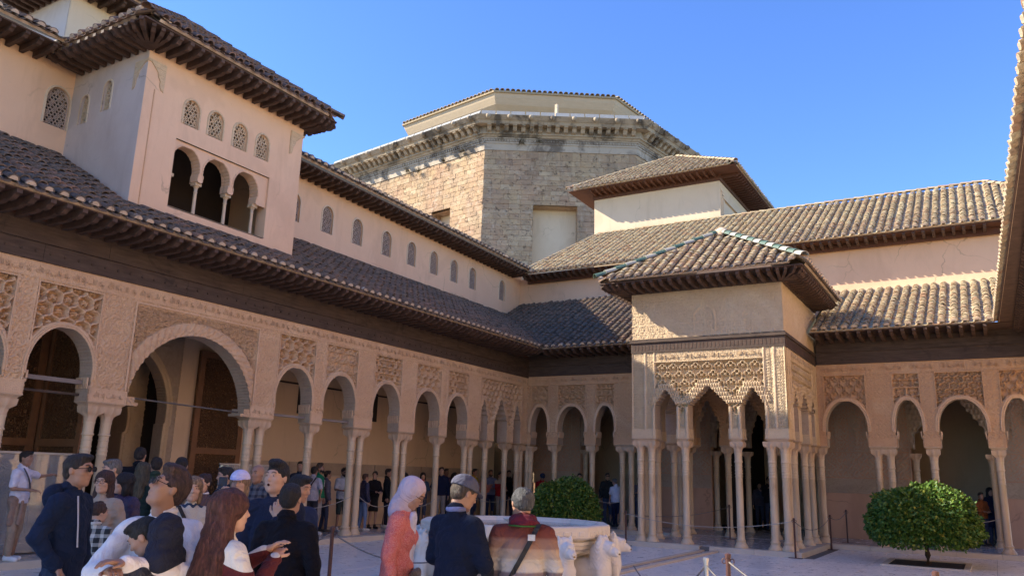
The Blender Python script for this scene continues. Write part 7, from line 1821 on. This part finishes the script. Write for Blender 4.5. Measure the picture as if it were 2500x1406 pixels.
rope('pale rope across the right hand arch behind the sunlit tree',(11.9,.1,.95),(13.4,.1,.95),.15,ropep); rope('pale rope behind the far shrub',(2.4,.1,1.0),(3.4,.1,.95),.1,ropep)
# wet floor sign
WS=thing('wet_floor_sign','yellow folding wet floor sign with black lettering on the gallery floor','sign',(2.60,-.02,.11),R_(25),world=False)
ym=simple('yellow_plastic',(.45,.36,.03),None,.45,5,0); km=simple('black_print',(.02,.02,.015),None,.6,5,0)
for sg,nm in ((1,'front_panel'),(-1,'rear_panel')):
    m=MB(); m.prism([(-.15,0),(.15,0),(.10,.62),(-.10,.62)],lambda a,b:(a,-sg*(.13-b*.19),b),lambda a,b:(a,-sg*(.13-b*.19)-.008,b)); o=m.obj(nm,ym,WS)
    if sg==1:
        def txt(s_,z,size):
            cu=bpy.data.curves.new('t','FONT'); cu.body=s_; cu.size=size; cu.extrude=.001; cu.align_x='CENTER'; q=bpy.data.objects.new('t',cu); COL.objects.link(q)
            me=bpy.data.meshes.new_from_object(q.evaluated_get(bpy.context.evaluated_depsgraph_get())); bpy.data.objects.remove(q); r=link('lettering',me,o,None); me.materials.clear(); me.materials.append(km); r.rotation_euler=(math.pi/2-.3,0,0); r.location=(0,-(.13-z*.19)-.011,z)
        txt('PISO\nMOJADO',.20,.062); txt('WET\nFLOOR',.44,.05); MB().box(-.05,.05,-.0245,-.0225,.53,.57).obj('handle_slot',km,o)
# glass screen in front of the left door
GS=thing('glass_screen','low glass screen with a bright metal top rail in front of the left wooden door','glass screen',(-.62,-16.3,.11))
gm_,gt=newmat('screen_glass'); gt.col((.85,.85,.82),.03,.8); gt.b.inputs['Transmission Weight'].default_value=.75; gt.b.inputs['IOR'].default_value=1.5
for k in range(3): MB().box(-.632,-.62,-17.9+k*.98,-16.94+k*.98,.14,1.73).obj('glass_pane',gm_,GS)
MB().box(-.645,-.605,-17.9,-14.98,1.73,1.765).obj('top_rail',Mt['kerb'],GS)
MB().box(-.36,-.33,-.0,.0,.0,.0) if False else None
GS2=thing('glass_screen','low glass screen with a thin metal rail before the right wooden door leaf','glass screen',(-.9,-11.3,.11))
for k in range(2): MB().box(-1.232,-1.22,-11.4+k*.78,-10.64+k*.78,.14,1.66).obj('glass_pane',gm_,GS2)
MB().box(-1.245,-1.205,-11.4,-9.86,1.66,1.69).obj('top_rail',Mt['kerb'],GS2)
